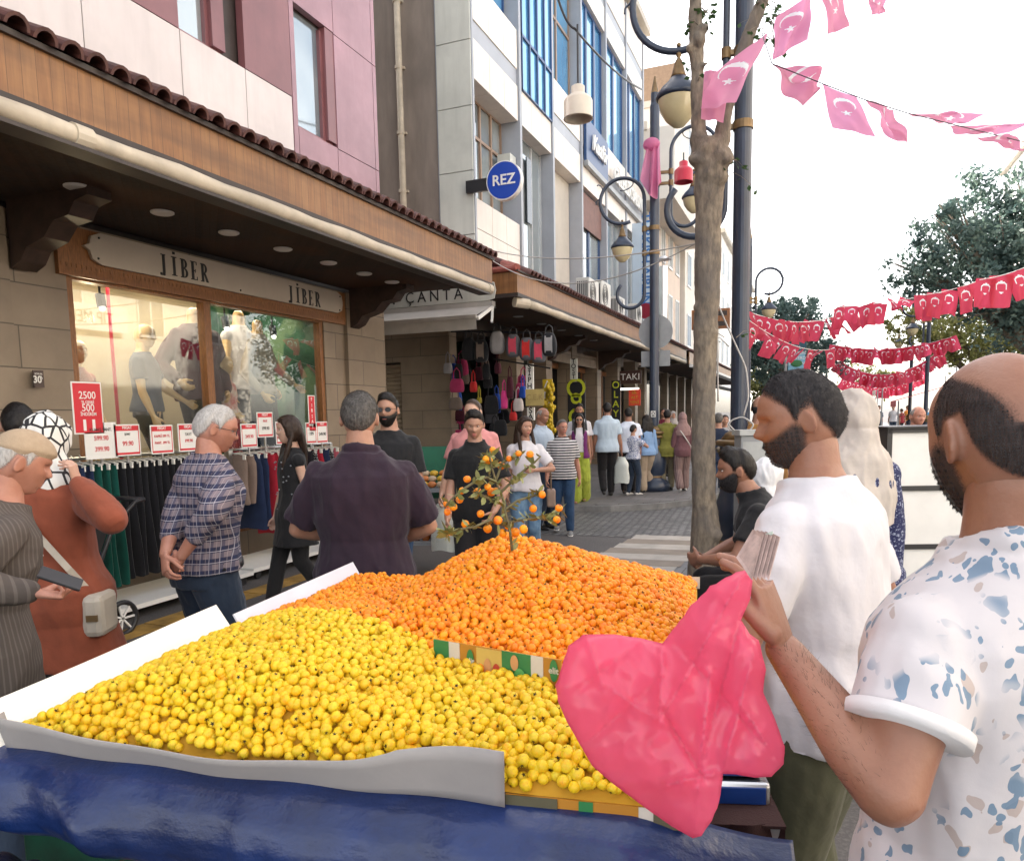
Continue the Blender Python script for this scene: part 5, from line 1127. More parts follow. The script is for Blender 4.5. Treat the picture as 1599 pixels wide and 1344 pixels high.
for u in (-.05, CW + .05):
    for v in (.35, 1.3):
        w = MB(); pts = [(u, v + .24 * math.cos(a), .27 + .24 * math.sin(a)) for a in [2 * PI * k / 28 for k in range(28)]]; w.tube(pts, .026, 8, closed=True); w = w.build('wheel', M('tyre_rubber', (.02, .02, .02), .8), cart, smooth=True)
        h = MB(); h.tube([(u - .04, v, .27), (u + .04, v, .27)], .035, 10)
        for k in range(10): a = 2 * PI * k / 10; h.tube([(u, v, .27), (u, v + .23 * math.cos(a), .27 + .23 * math.sin(a))], .005, 5)
        h.build('spokes', m_chrome, w)
# tarpaulin rolled over the front edge
def _tarp(g):
    v = g.coord('Object'); n = g.noise(v, 3.5, 5); g.base(g.mix(g.step(n, .4, .62), (.003, .012, .06), (.006, .024, .115)))
    sc = g.noise(g.coord('Object', (2, 2, 9)), 9, 6); g.t.links.remove(g.b.inputs['Base Color'].links[0]) if False else None
    g.l(g.math('ADD', .22, g.math('MULTIPLY', sc, .3)), g.b.inputs['Roughness']); g.set(Specular_IOR_Level=.5, Coat_Weight=.12, Coat_Roughness=.2); g.bump(g.noise(v, 7, 5), .6, .016); g.bump(g.noise(g.coord('Object', (1, 3, 3)), 22, 4), .35, .004); g.bump(g.noise(v, 350, 2), .15, .001)
m_tarp = MG('blue_vinyl_tarpaulin', _tarp)
prof = [(.03, .992), (-.02, .99), (-.055, .975), (-.082, .945), (-.098, .905), (-.1, .87), (-.09, .84), (-.07, .818), (-.04, .81), (-.0, .815)]
def tf(a, t):
    u = -.35 + a * 1.93; k = t * (len(prof) - 1); i = min(int(k), len(prof) - 2); f = k - i; v = prof[i][0] * (1 - f) + prof[i + 1][0] * f; z = prof[i][1] * (1 - f) + prof[i + 1][1] * f
    w = sst(t, .08, .4); d = .012 * noise.noise(Vector((u * 3, z * 5, 3))) + .010 * (1 - abs(noise.noise(Vector((u * 7 + z * 4, z * 3, 1)))) * 3) * w
    for cx, s_, am in ((.28, .035, .02), (.62, .03, .014), (1.02, .06, .02), (1.2, .03, -.02), (-.1, .06, .015)): d += am * gs(u - cx - (t - .5) * .08, s_) * w * gs(t - .6, .35)
    v -= d; z -= .012 * sst(u, .9, 1.4) * w
    if u > 1.3: q = sst(u, 1.3, 1.56); z -= q * .16 * (.35 + t); v += q * .05
    z -= .028; z += .07 * (1 - sst(u, -.3, .7)) * t
    if u < 0: v += .02 * sst(-u, 0, .3)
    return (u, v, z)
b = MB(); b.grid(tf, 220, 40); o = b.build('tarpaulin', m_tarp, cart, smooth=True); so_ = o.modifiers.new('t', 'SOLIDIFY'); so_.thickness = .004
# paper and board linings (lie in the cart, each its own thing)
m_foam = M('white_foam_board', (.86, .85, .8), .5, .05, 3, .05); m_paper = M('grey_paper_lining', (.36, .335, .32), .6, .12, 4, .2)
def cart_thing(name, b, m, label, cat, group=None, smooth=False, solid=0, **k):
    o = b.build(name, m, None, smooth=smooth, M4=Matrix.Translation(CO) @ Matrix.Rotation(math.atan2(CU.y, CU.x), 4, 'Z'), **k); tag(o, label, cat, group)
    if solid: q = o.modifiers.new('t', 'SOLIDIFY'); q.thickness = solid
    return o
b = MB(); b.grid(lambda a, t: (-.0 - .075 * t + .006 * math.sin(a * 5), -.05 + a * .86, .955 + t * (.095 + .012 * a)), 16, 3); cart_thing('foam_board', b, m_foam, 'wide white foam board standing along the left edge of the yellow fruit', 'board', solid=.006)
b = MB(); b.grid(lambda a, t: (.0 - .04 * t, .84 + a * .86, .955 + t * .07), 12, 3); cart_thing('foam_board', b, M('bluish_board', (.7, .72, .82), .5, .06, 3), 'lower bluish white board along the left edge of the orange fruit', 'board', solid=.006)
def ff(a, t):
    u = .0 + a * 1.09; h = .08 - .035 * math.sin(PI * min(1, a / .82)) ** .8 * (1 if a < .82 else 0) + (.03 * sst(a, .72, .97)); 
    return (u + .01 * t, -.012 - .035 * t + .004 * math.sin(a * 23), .95 + (.02 + h) * t + .004 * math.sin(a * 9))
b = MB(); b.grid(ff, 50, 4); b.add([(.0, .0, .98), (.0, -.05, 1.045), (-.02, .0, 1.04)], [(0, 1, 2)]); cart_thing('paper_lining', b, m_paper, 'grey paper lining folded up along the front edge under yellow fruit', 'paper lining', smooth=True, solid=.002)
m_cb1, m_cb2, m_cb3, m_cb4 = M('box_print_orange', (.45, .2, .02), .5, .1, 4), M('box_print_white', (.62, .58, .5), .5), M('box_print_green', (.03, .2, .06), .5), M('box_print_red', (.5, .06, .03), .5)
m_cb5 = M('box_print_pale_yellow', (.6, .42, .1), .5)
def panel(name, u0, v0, u1, v1, z0, h, label, segs):
    b = MB(); L = math.hypot(u1 - u0, v1 - v0)
    a = CO + CU * u0 + CV * v0; c = CO + CU * u1 + CV * v1; d = (c - a).normalized(); M_ = mat4((a.x, a.y, z0), d, (0, .0, 1))
    b.box(0, L, 0, h, -.004, 0, 0)
    for (x0, x1, y0, y1, mi) in segs: b.box(x0 * L, x1 * L, y0 * h, y1 * h, 0, .0008 + .0004 * mi, mi)
    o = b.build(name, [m_cb1, m_cb2, m_cb3, m_cb4, m_cb5, M('box_print_brown', (.10, .09, .05), .5)], None, M4=M_); tag(o, label, 'cardboard'); return o, L, h
pn, L, h = panel('printed_cardboard', 
   .80, .43, 1.13, .335, 1.0, .115, 'printed fruit box panel standing between the yellow and the orange heap', [(.0, .13, 0, 1, 2), (.13, .22, .0, 1, 1), (.56, .78, .35, 1, 2), (.5, .78, 0, .35, 3), (.78, .87, 0, 1, 1), (.36, .56, .15, .98, 4)])
b = MB()
for x, y, rx, ry, mi in ((.31, .68, .03, .24, 0), (.95, .78, .03, .22, 0), (.92, .3, .04, .12, 1), (.45, .6, .03, .2, 2), (.52, .5, .035, .22, 3), (.70, .45, .05, .26, 4), (.66, .8, .03, .16, 2)):
    b.add([(x * L + rx * L * math.cos(a), y * h + ry * h * math.sin(a), .0034 + .0002 * mi) for a in [2 * PI * k / 20 for k in range(20)]], [tuple(range(20))], mi)
b.build('printed_fruit', [m_cb3, m_cb2, M('peach_print', (.6, .3, .12), .5), m_cb4, M('leaf_green_print', (.1, .4, .12), .5)], pn)
text('elit', .02, m_cb2, Matrix.Translation((.31 * L, .68 * h, .0045)), pn, .0003, 1, .0003); text('elit', .02, m_cb2, Matrix.Translation((.95 * L, .78 * h, .0045)), pn, .0003, 1, .0003)
panel('printed_cardboard', 1.09, -.008, 1.4, -.0, .95, .034, 'low printed cardboard edge at the front right of the yellow fruit', [(.0, .3, .1, 1, 5), (.42, .5, 0, 1, 2), (.75, .83, 0, 1, 1), (.83, 1, 0, 1, 5)])
panel('printed_cardboard', 1.27, 1.655, 1.43, 1.655, .975, .045, 'pale printed cardboard edge at the far right corner of the cart', [(0, 1, 0, 1, 1), (.1, .3, .2, .7, 2), (.4, .6, .2, .7, 4), (.7, .9, .2, .7, 2)])
# ---------------------------------------------------------------- the heaps
def H_o(u, v): return .272 - .40 * math.hypot((u - .80) * (1.32 if u < .8 else .72), (v - 1.15) * (.9 if v > 1.15 else .62))
def H_y(u, v):
    k = lambda x: 1 - math.exp(-max(0, x) * 2.2)
    return (.155 - .07 * sst(u, .45, .95)) * min(k(u / .42), k((1.46 - u) / .3), k((v + .09) / .24)) * (1 - .35 * sst(v, .55, .95))
def Hh(u, v):
    e = min(u, CW - u, v + .01, CD - v); a = max(H_o(u, v), H_y(u, v) if v < 1.05 else 0, .0)
    return CZ + min(a, .012 + 1.0 * max(0, e)) + .006 * noise.noise(Vector((u * 7, v * 7, 0)))
def is_y(u, v): return v < .86 - .50 * min(u, .95) + .03 * noise.noise(Vector((u * 6, v * 6, 4)))
def fruit_mesh(name, nu, nv, mats, star=True, seed=0):
    rr = random.Random(seed); b = MB(); v, f = ellipsoid((0, 0, 0), (1, 1, .9), nu, nv); vs = []
    for p in v:
        d = 1 + .05 * noise.noise(p * 1.3 + Vector((seed, 0, 0))); q = p * d
        if star: q.z -= .22 * math.exp(-((p.x ** 2 + p.y ** 2) / .09)) * (1 if p.z > 0 else 0)
        q.z += .12 * math.exp(-((p.x ** 2 + p.y ** 2) / .05)) * (1 if p.z < 0 else 0)
        vs.append(q)
    b.add(vs, f, 0)
    if star:
        for k in range(5):
            a = 2 * PI * k / 5 + rr.random() * .3; c, s = math.cos(a), math.sin(a); t = .36 + rr.random() * .12
            b.add([(c * .12 - s * .1, s * .12 + c * .1, .76), (c * .12 + s * .1, s * .12 - c * .1, .76), (c * t, s * t, .93 + rr.random() * .05)], [(0, 1, 2), (0, 2, 1)], 1)
        b.add([(.15 * math.cos(2 * PI * k / 8), .15 * math.sin(2 * PI * k / 8), .735) for k in range(8)], [tuple(range(8))], 1)
    me = b.mesh(name, mats, True); return me
def _fruit(c1, c2, c3):
    def f(g):
        oi = g.n('ObjectInfo'); at_ = g.n('Attribute'); at_.attribute_name = 'tint'; v = g.coord('Object')
        r = g.math('FRACT', g.math('ADD', oi.outputs['Random'], at_.outputs['Fac'])); a = g.mix(r, c1, c2); gm = g.n('NewGeometry')
        pn_ = g.noise(gm.outputs['Position'], 55, 3); a = g.mix(g.step(pn_, .5, .72), a, c3); a = g.mix(g.math('MULTIPLY', g.step(g.noise(gm.outputs['Position'], 9, 2), .45, .65), .3), a, c3); p2 = g.noise(gm.outputs['Position'], 230, 2); a = g.mix(g.math('MULTIPLY', g.step(p2, .62, .75), .55), a, tuple(x * .35 for x in c3)); g.base(a)
        g.set(Roughness=.42, Specular_IOR_Level=.35, Subsurface_Weight=.1, Subsurface_Scale=.006); g.b.inputs['Subsurface Radius'].default_value = (1, .5, .1); g.bump(p2, .15, .001)
    return f
m_fy = MG('yellow_azarole_skin', _fruit((.80, .54, .015), (.70, .53, .03), (.78, .36, .01))); m_fo = MG('orange_azarole_skin', _fruit((.88, .38, .012), (.85, .27, .012), (.8, .15, .015)))
m_cal = M('dark_calyx', (.05, .03, .012), .8, .3, 40)
FR = .0119; cells = {}
def try_put(p, dmin, lay):
    c = (int(p.x / .03), int(p.y / .03), lay)
    for i in (-1, 0, 1):
        for j in (-1, 0, 1):
            for q in cells.get((c[0] + i, c[1] + j, lay), ()):
                if (p - q).length_squared < dmin * dmin: return False
    cells.setdefault(c, []).append(p); return True
fruits = []
rf = random.Random(5)
for lay, (off, sp) in enumerate(((-.3, .0214), (-1.1, .0218), (-1.7, .0222))):
    for j in range(int(CD / (sp * .84)) + 1):
        for i in range(int(CW / sp) + 1):
            u = .01 + (i + .5 * (j % 2) + .37 * lay) * sp + rf.gauss(0, .0042); v = .006 + (j + .5 * lay) * sp * .84 + rf.gauss(0, .0042)
            if not (.004 < u < CW - .01 and .0 < v < CD - .008) or (lay == 0 and rf.random() < .07): continue
            p = Vector((u, v, Hh(u, v) + FR * off + rf.uniform(-.45, .4) * FR))
            if try_put(p, .0155, lay): fruits.append((p, FR * rf.uniform(.84, 1.14), lay))
CMi = Matrix.Translation(CO) @ Matrix.Rotation(math.atan2(CU.y, CU.x), 4, 'Z')
def frot(r):
    d = Vector((r.gauss(0, 1), r.gauss(0, 1), r.gauss(.15, 1))).normalized(); return d.to_track_quat('Z', 'Y').to_matrix() @ Matrix.Rotation(r.random() * 6.28, 3, 'Z')
near = {True: [], False: []}; rest = {True: [], False: []}
for p, r, lay in fruits: near[is_y(p.x, p.y)].append((((CMi @ p) - EYE).length if lay == 0 else 99, p, r))
for yk in (True, False):
    near[yk].sort(key=lambda t: t[0])
    if not yk: near[yk] = [t for t in near[yk] if True]
    vis = [t for t in near[yk] if t[0] < 90]; rest[yk] = [t for t in near[yk] if t[0] >= 90] + vis[300:]; near[yk] = vis[:300]
    mt = [m_fy if yk else m_fo, m_cal]; nm = 'yellow_azarole' if yk else 'orange_azarole'
    var = [fruit_mesh(nm, 14, 10, mt, True, k) for k in range(4)] + [fruit_mesh(nm, 14, 10, mt, False, 9)]
    lab = 'ripe yellow azarole in the nearest rows of the front heap' if yk else 'orange azarole low on the near side of the back heap'
    for _, p, r in near[yk]:
        o = bpy.data.objects.new(nm, rf.choice(var)); C.objects.link(o); o.matrix_basis = CMi @ Matrix.Translation(p) @ frot(rf).to_4x4() @ Matrix.Diagonal((r, r, r * rf.uniform(.9, 1.08), 1))
        tag(o, lab, 'fruit', 'yellow azaroles at the front of the cart' if yk else 'orange azaroles at the near side of the back heap')
    base = [fruit_mesh('t', 11, 8, mt, k < 3, k) for k in range(4)]; arr = []
    for m_ in base:
        co = np.empty(len(m_.vertices) * 3); m_.vertices.foreach_get('co', co); fs = [tuple(q.vertices) for q in m_.polygons]; mi = [q.material_index for q in m_.polygons]; arr.append((co.reshape(-1, 3), fs, mi))
    V_, F_, MI, TN = [], [], [], []; o0 = 0
    for _, p, r in rest[yk]:
        co, fs, mi = rf.choice(arr); q = co @ np.array(frot(rf)).T * r + np.array(p); V_.append(q); F_ += [tuple(i + o0 for i in t) for t in fs]; MI += mi; TN += [rf.random()] * len(co); o0 += len(co)
    me = bpy.data.meshes.new('mass'); me.from_pydata(np.concatenate(V_).tolist(), [], F_); [me.materials.append(m) for m in mt]; me.polygons.foreach_set('material_index', MI); me.polygons.foreach_set('use_smooth', [True] * len(F_))
    ta = me.attributes.new('tint', 'FLOAT', 'POINT'); ta.data.foreach_set('value', TN)
    o = bpy.data.objects.new('yellow_azarole_heap' if yk else 'orange_azarole_heap', me); C.objects.link(o); o.matrix_basis = CMi; tag(o, 'heap of yellow azaroles filling the front of the cart' if yk else 'peaked heap of orange azaroles filling the back of the cart', 'fruit heap', kind='stuff')
    for m_ in base: bpy.data.meshes.remove(m_)
b = MB(); b.grid(lambda a, t: (a * CW, t * CD, Hh(a * CW, t * CD) - .024), 60, 70); b.build('fruit_bed', M('heap_inside', (.5, .26, .01), .8), cart, smooth=True)
# ---------------------------------------------------------------- the leafy branch in the top of the heap
BD = 2.12
br = wempty('fruit_branch', at(790, 850, D=BD), 'thorny leafy branch with orange fruit stuck in the top of the heap', 'branch')
bpnt = lambda x, y, d=0: at(x, y, D=BD + d)
m_twig = M('greenish_twig', (.16, .14, .07), .8, .3, 30)
tw = [[(800, 860, 0), (797, 830, 0), (790, 800, .0), (785, 775, .01), (775, 752, 0), (768, 728, -.02), (765, 708, -.02)], [(790, 795, 0), (808, 782, .03), (838, 772, .05), (848, 770, .05)], [(783, 768, 0), (800, 752, .02), (818, 735, .04), (835, 722, .05), (845, 712, .05)], [(775, 752, 0), (760, 745, -.03), (742, 752, -.05), (722, 765, -.07), (705, 780, -.08), (697, 790, -.08)], [(790, 820, 0), (765, 812, -.05), (742, 822, -.08), (720, 826, -.09), (700, 832, -.1)],
      [(793, 815, 0), (815, 812, .04), (838, 808, .06), (868, 800, .08), (878, 795, .09)], [(775, 750, 0), (785, 722, .03), (800, 715, .03), (815, 710, .04)], [(768, 728, 0), (760, 715, -.02)], [(700, 832, -.1), (697, 833, -.1)], [(838, 808, .06), (860, 812, .06)], [(785, 775, 0), (770, 782, 0), (745, 768, -.04)]]
b = MB()
for pts in tw: b.tube([bpnt(*p) for p in pts], [.0034 * (1 - .6 * i / len(pts)) + .001 for i in range(len(pts))], 6)
for _ in range(26):
    pts = random.choice(tw); p = bpnt(*random.choice(pts)); b.tube([p, p + Vector((random.uniform(-1, 1), random.uniform(-1, 1), random.uniform(-.4, 1))) * .028], [.0016, .0004], 4)
b.build('twigs', m_twig, br, smooth=True)
var = [fruit_mesh('fruit', 14, 10, [m_fo, m_cal], k < 3, k + 30) for k in range(4)]
for (x, y, r) in ((770, 703, 5.8), (759, 717, 6), (764, 719, 6), (783, 727, 6.5), (795, 716, 4.8), (810, 708, 5), (828, 709, 6), (847, 772, 6), (730, 748, 6), (762, 760, 5.5), (768, 768, 7), (775, 766, 5.5), (746, 768, 7), (722, 766, 5.5), (718, 780, 6), (698, 787, 5.8), (708, 791, 6.5), (699, 799, 5.8), (751, 802, 6), (727, 818, 6.2), (698, 833, 5.8), (778, 812, 7), (762, 825, 7), (794, 821, 6), (804, 831, 8.5), (818, 826, 7), (833, 794, 6), (873, 793, 6), (870, 811, 6), (785, 832, 7)):
    o = bpy.data.objects.new('fruit', random.choice(var)); C.objects.link(o); rr = r * BD / FOC * 1.02; put(o, br, Matrix.Translation(bpnt(x, y, random.uniform(-.05, .05))) @ frot(random).to_4x4() @ Matrix.Diagonal((rr, rr, rr, 1)))
b = MB()
for _ in range(260):
    pts = random.choice(tw); i = random.randrange(len(pts) - 1); t = random.random(); p = bpnt(*pts[i]).lerp(bpnt(*pts[i + 1]), t); d = Vector((random.uniform(-1, 1), random.uniform(-1, 1), random.uniform(-.7, .9))).normalized(); s_ = d.cross(Vector((random.random(), random.random(), random.random()))).normalized(); L = random.uniform(.018, .042); w = L * .24
    b.add([p, p + d * L * .35 + s_ * w, p + d * L * .7 + s_ * w * .8, p + d * L, p + d * L * .7 - s_ * w * .8, p + d * L * .35 - s_ * w], [(0, 1, 2, 3), (0, 3, 4, 5)])
b.build('leaves', M('dusty_leaf_green', (.16, .19, .05), .6, .4, 30, c2=(.30, .29, .12)), br)
# leaf litter among the fruit, a puffer jacket, the scale and the kilim
b = MB()
def jk(a, t):
    q = .02 * abs(math.sin(a * 26)) * abs(math.sin(t * 10 + a * 3)); return (-.35 + a * .62, -.34 + t * .28, .715 + .10 * math.sin(PI * t) ** .5 * math.sin(PI * min(1, a * 1.0)) ** .4 + q + .008 * noise.noise(Vector((a * 9, t * 9, 0))))
b.grid(jk, 90, 44); cart_thing('puffer_jacket', b, M('navy_quilted_nylon', (.008, .012, .035), .35, .3, 12, .4, spec=.6), 'dark navy quilted jacket lying below the tarpaulin at bottom left', 'jacket', smooth=True, solid=.01)
ps = at(1150, 1236, Z=.84)
SCm = mat4((ps.x, ps.y, 0), (.96, .28, 0), (-.28, .96, 0))
sc = empty('weighing_scale', (ps.x, ps.y, .845), math.atan2(.28, .96), 'blue and steel weighing scale beside the cart under the pink bag', 'scale')
b = MB(); b.box(-.12, .055, -.07, .12, 0, .05); b.build('base', m_chrome, sc, bevel=.008); b = MB(); b.box(-.11, .045, -.075, -.071, .008, .044, 0); b.box(-.1, .04, -.05, .1, .055, .062, 0); b.build('display', [M('scale_blue', (.01, .05, .25), .35), m_chrome], sc, bevel=.002)
kb = empty('side_table', (ps.x, ps.y, 0), math.atan2(.28, .96), 'small side table with a red woven kilim cloth right of the cart', 'table'); b = MB(); b.box(-.15, .06, -.14, .2, .80, .845)
for x in (-.13, .04):
    for y in (-.12, .18): b.box(x - .02, x + .02, y - .02, y + .02, 0, .8)
b.build('table_frame', m_grey, kb)
def _kilim(g):
    v = g.coord('Object', (1, 1, 1)); s = g.n('SeparateXYZ'); g.l(v, s.inputs[0]); fx = g.math('FRACT', g.math('MULTIPLY', g.math('ADD', s.outputs[0], .05), 8.5)); fx = g.math('ABSOLUTE', g.math('SUBTRACT', fx, .5)); fz = g.math('ABSOLUTE', g.math('MULTIPLY', g.math('ADD', s.outputs[2], -.745), 9))
    q = g.math('ADD', g.math('SNAP', fx, .06), g.math('SNAP', fz, .06)); band = g.math('MULTIPLY', g.math('LESS_THAN', q, .42), g.math('GREATER_THAN', q, .28)); mid = g.math('LESS_THAN', q, .1)
    c = g.mix(g.step(fz, .5, .52), (.22, .01, .015), (.035, .012, .012)); g.base(g.mix(g.math('MAXIMUM', band, mid), c, (.5, .45, .42))); g.set(Roughness=.95); g.bump(g.noise(v, 260, 2), .5, .003)
b = MB(); b.grid(lambda a, t: (-.155 + a * .22, -.15 - .012 * math.sin(a * 12) - .012 * t, .848 - t * .20 - .01 * math.sin(a * 7)), 40, 12); b.box(-.155, .065, -.15, .21, .846, .852); b.build('kilim', MG('red_kilim', _kilim), kb)
# ================================================================ the people in the street
def FACE(d): return math.radians(22 + d)               # 0 = back to the camera, 90 = facing picture left, 180 = facing the camera
def man(label, x, ytop, D, face, base=0., hk=1., **k):
    p = at(x, ytop, D=D); h = (p.z - base) * hk; return Fig(label, (p.x, p.y, base), FACE(face), h=h, **k)
def legs(f, dy=.0, w=.1, lift=0., **k):
    f.setleg(1, (w, dy, lift if dy < 0 else 0), toe=(-.3 if dy < -.1 and lift else 0)); f.setleg(-1, (-w, -dy, lift if dy > 0 else 0), toe=(-.3 if dy > .1 and lift else 0))
def hang(f, side, y=.03, out=.24, z=.80, **k): f.setarm(side, (side * out, y, z + f.dz), (side * .4, -1, 0), **k)
m_shoe = M('black_shoe_leather', (.02, .02, .02), .35, .2, 8, .05); m_wshoe = M('white_shoe', (.6, .58, .55), .6, .1, 8, .1)
c_black = cloth('black_jersey', (.016, .016, .018)); c_blackp = cloth('black_trouser_cloth', (.014, .013, .015)); c_white = cloth('white_cotton', (.64, .62, .65), .05); c_jean = cloth('faded_denim', (.10, .19, .32), .4, c2=(.20, .32, .45)); c_djean = cloth('dark_denim', (.025, .06, .13), .3); c_navy = cloth('navy_trouser_cloth', (.03, .045, .075), .2)
def _plaid(g):
    v = g.coord('Object'); s = g.n('SeparateXYZ'); g.l(v, s.inputs[0]); X = g.math('ADD', g.math('MULTIPLY', s.outputs[0], 1.), g.math('MULTIPLY', s.outputs[1], .9))
    def band(val, f, lo, off=0): return g.math('GREATER_THAN', g.math('FRACT', g.math('ADD', g.math('MULTIPLY', val, f), off)), lo)
    zz = s.outputs[2]; c = g.mix(g.math('MULTIPLY', band(zz, 19, .5), .9), (.21, .17, .19), (.014, .02, .055)); c = g.mix(g.math('MULTIPLY', band(X, 19, .58), .55), c, (.022, .032, .085))
    c = g.mix(g.math('MULTIPLY', band(zz, 19, .93, .35), .7), c, (.52, .48, .5)); c = g.mix(g.math('MULTIPLY', band(X, 19, .93, .3), .55), c, (.52, .48, .5)); c = g.mix(g.math('MULTIPLY', band(X, 19, .96, .7), .5), c, (.5, .4, .4)); g.base(c); g.set(Roughness=.85, Specular_IOR_Level=.25); g.bump(g.noise(v, 14, 3), .35, .01)
c_plaid = MG('navy_plaid_cotton', _plaid)
def _stripe(a, b_, f, lo=.5, axis=2, wob=.25):
    def q(g):
        v = g.coord('Object'); s = g.n('SeparateXYZ'); g.l(v, s.inputs[0]); t = g.math('GREATER_THAN', g.math('FRACT', g.math('ADD', g.math('MULTIPLY', s.outputs[axis] if axis < 3 else g.math('ARCTAN2', s.outputs[0], s.outputs[1]), f), g.math('MULTIPLY', g.noise(v, 6, 2), wob))), lo); g.base(g.mix(t, a, b_)); g.set(Roughness=.85, Specular_IOR_Level=.25); g.bump(g.noise(v, 14, 3), .35, .01)
    return q
c_hstripe = MG('black_white_stripes', _stripe((.03, .028, .035), (.62, .6, .6), 25)); c_pin = MG('grey_pinstripe', _stripe((.085, .07, .062), (.125, .105, .092), 13, .7, 3, .05)); c_bstripe = MG('brown_pinstripe', _stripe((.16, .1, .1), (.3, .22, .2), 30, .6, 0))
def _cells(g):
    v = g.coord('Object', (1, 1, .8)); vo = g.n('TexVoronoi', feature='DISTANCE_TO_EDGE', i_Scale=17.); g.l(v, vo.inputs['Vector']); e = g.math('LESS_THAN', vo.outputs['Distance'], .075); g.base(g.mix(e, (.72, .70, .66), (.02, .018, .02))); g.set(Roughness=.75); g.bump(g.noise(v, 20, 3), .3, .008)
c_cells = MG('black_white_cell_print', _cells)
def _floral(g):
    v = g.coord('Object', (1, 1, .75)); dn = g.n('TexNoise', i_Scale=26.); g.l(v, dn.inputs[0]); sc = g.n('VectorMath', operation='SCALE'); sc.inputs[3].default_value = .05; g.l(dn.outputs['Color'], sc.inputs[0]); va = g.n('VectorMath', operation='ADD'); g.l(v, va.inputs[0]); g.l(sc.outputs[0], va.inputs[1])
    def spots(S_, r, th):
        vo = g.n('TexVoronoi', i_Scale=S_, i_Randomness=1.); g.l(va.outputs[0], vo.inputs['Vector']); sp = g.n('SeparateColor'); g.l(vo.outputs['Color'], sp.inputs[0]); return g.math('MULTIPLY', g.math('LESS_THAN', vo.outputs['Distance'], r), g.math('GREATER_THAN', sp.outputs[0], th)), sp.outputs[1]
    a, _ = spots(40., .40, .45); b_, _ = spots(30., .30, .55); c_, _ = spots(65., .36, .5)
    cl = g.step(g.noise(g.coord('Object'), 7, 2), .44, .5); blue = g.math('MAXIMUM', g.math('MULTIPLY', a, cl), g.math('MULTIPLY', c_, cl)); c = g.mix(g.math('MULTIPLY', b_, .7), (.58, .545, .555), (.38, .29, .25)); c = g.mix(g.math('MULTIPLY', blue, .88), c, (.11, .20, .30)); g.base(c)
    g.set(Roughness=.55, Sheen_Weight=.1, Specular_IOR_Level=.35); g.bump(g.noise(g.coord('Object'), 13, 3), .25, .012); g.bump(g.noise(v, 500, 2), .15, .0008)
c_floral = MG('white_shirt_blue_blossom_print', _floral)
def _smallprint(c1, c2, sc, th=.45):
    def q(g): v = g.coord('Object'); g.base(g.mix(g.step(g.noise(v, sc, 3), th, th + .06), c1, c2)); g.set(Roughness=.85)
    return q
# ---- the bald seller in the blossom print shirt, nearest the camera, arm raised with bag and money
DB = .98
f = man('bald man in white blossom print shirt seen from behind, holding up the pink bag', 1584, 543, DB, 26, skin='tan', vox=.0075, girth=1.04, headyaw=-.35, headpitch=-.10, seed=3, shw=1.05)
inv = (Matrix.Translation(f.root.location) @ Matrix.Rotation(f.root.rotation_euler[2], 4, 'Z') @ Matrix.Scale(f.k, 4)).inverted()
L = lambda x, y, D: inv @ at(x, y, D=D)
wr = L(1222, 1010, 1.04); hd = (L(1180, 880, 1.05) - wr); el = L(1392, 1240, .88)
f.setarm(-1, wr, elbow=el, palm=(L(1100, 940, 1.1) - wr), hdir=hd, curls=[.28, .34, .45, .6], fine=True, spread=.03, tsdir=L(1222, 960, .7) - wr, tup=.5)
f.setarm(1, (.28, .1, .95), (.5, -1, 0)); legs(f); f.finish(); GRIP = [ (f.root.matrix_basis @ v) for v in [f.grip[0]]][0]
f.hair('bald', HR['shaved'], .004); f.beard(HR['shaved'], .003); f.shirt(c_floral, sleeve=.56, infl=.02, hem=.80, fold=.013, collar=True, sc=(5, 5, 3), vox=.0075, end=.022); f.trousers(cloth('beige_chino', (.35, .28, .2))); f.shoes(m_shoe)
s0, e0, t0 = f.arm[-1]; c_ = s0 + (e0 - s0) * .56; dd = (e0 - s0).normalized(); v_, q_ = loft([c_ - dd * .009, c_ + dd * .009], [.0745, .0735], 26, round_end=False); b = MB(); b.add(v_, q_); b.build('sleeve_cuff', cloth('cuff_white', (.72, .7, .7), .04), f.root, smooth=True)
FB = f; f.armhair(-1)
# ---- man in the white T-shirt
f = man('dark bearded man in a plain white T-shirt looking left across the cart', 1312, 572, 1.78, 42, skin='tan', vox=.0075, girth=1.06, headyaw=.6, headpitch=-.12, seed=8, shw=1.0, lean=.13)
f.setarm(-1, (-.12, .24, 1.05), (-.8, -.5, -.2), fine=False); f.setarm(1, (.22, .2, 1.0), (.6, -1, 0)); legs(f, .05); f.finish(); f.hair('short', HR['stub'], .010); f.beard(HR['shaved'], .005)
f.shirt(c_white, sleeve=.72, infl=.02, hem=.84, fold=.016, end=.024, sc=(5, 5, 3)); f.trousers(cloth('olive_trouser_cloth', (.085, .085, .05), .25), infl=.02); f.shoes(m_shoe)
# ---- cream headscarf woman behind him
f = man('woman in a long cream headscarf and blue patterned dress behind the white T-shirt man', 1338, 611, 3.3, 10, fem=True, seed=4, vox=.009, headyaw=-.15, girth=1.1)
hang(f, 1); hang(f, -1); legs(f); f.finish(); f.scarf(cloth('cream_headscarf_cloth', (.56, .50, .45), .15), drop=.3, t=.022, fold=.012, wide=1.1); f.shirt(MG('blue_speckled_print', _smallprint((.02, .025, .09), (.35, .38, .5), 90, .55)), sleeve=1.9, hem=.5, infl=.02, flare=.12)
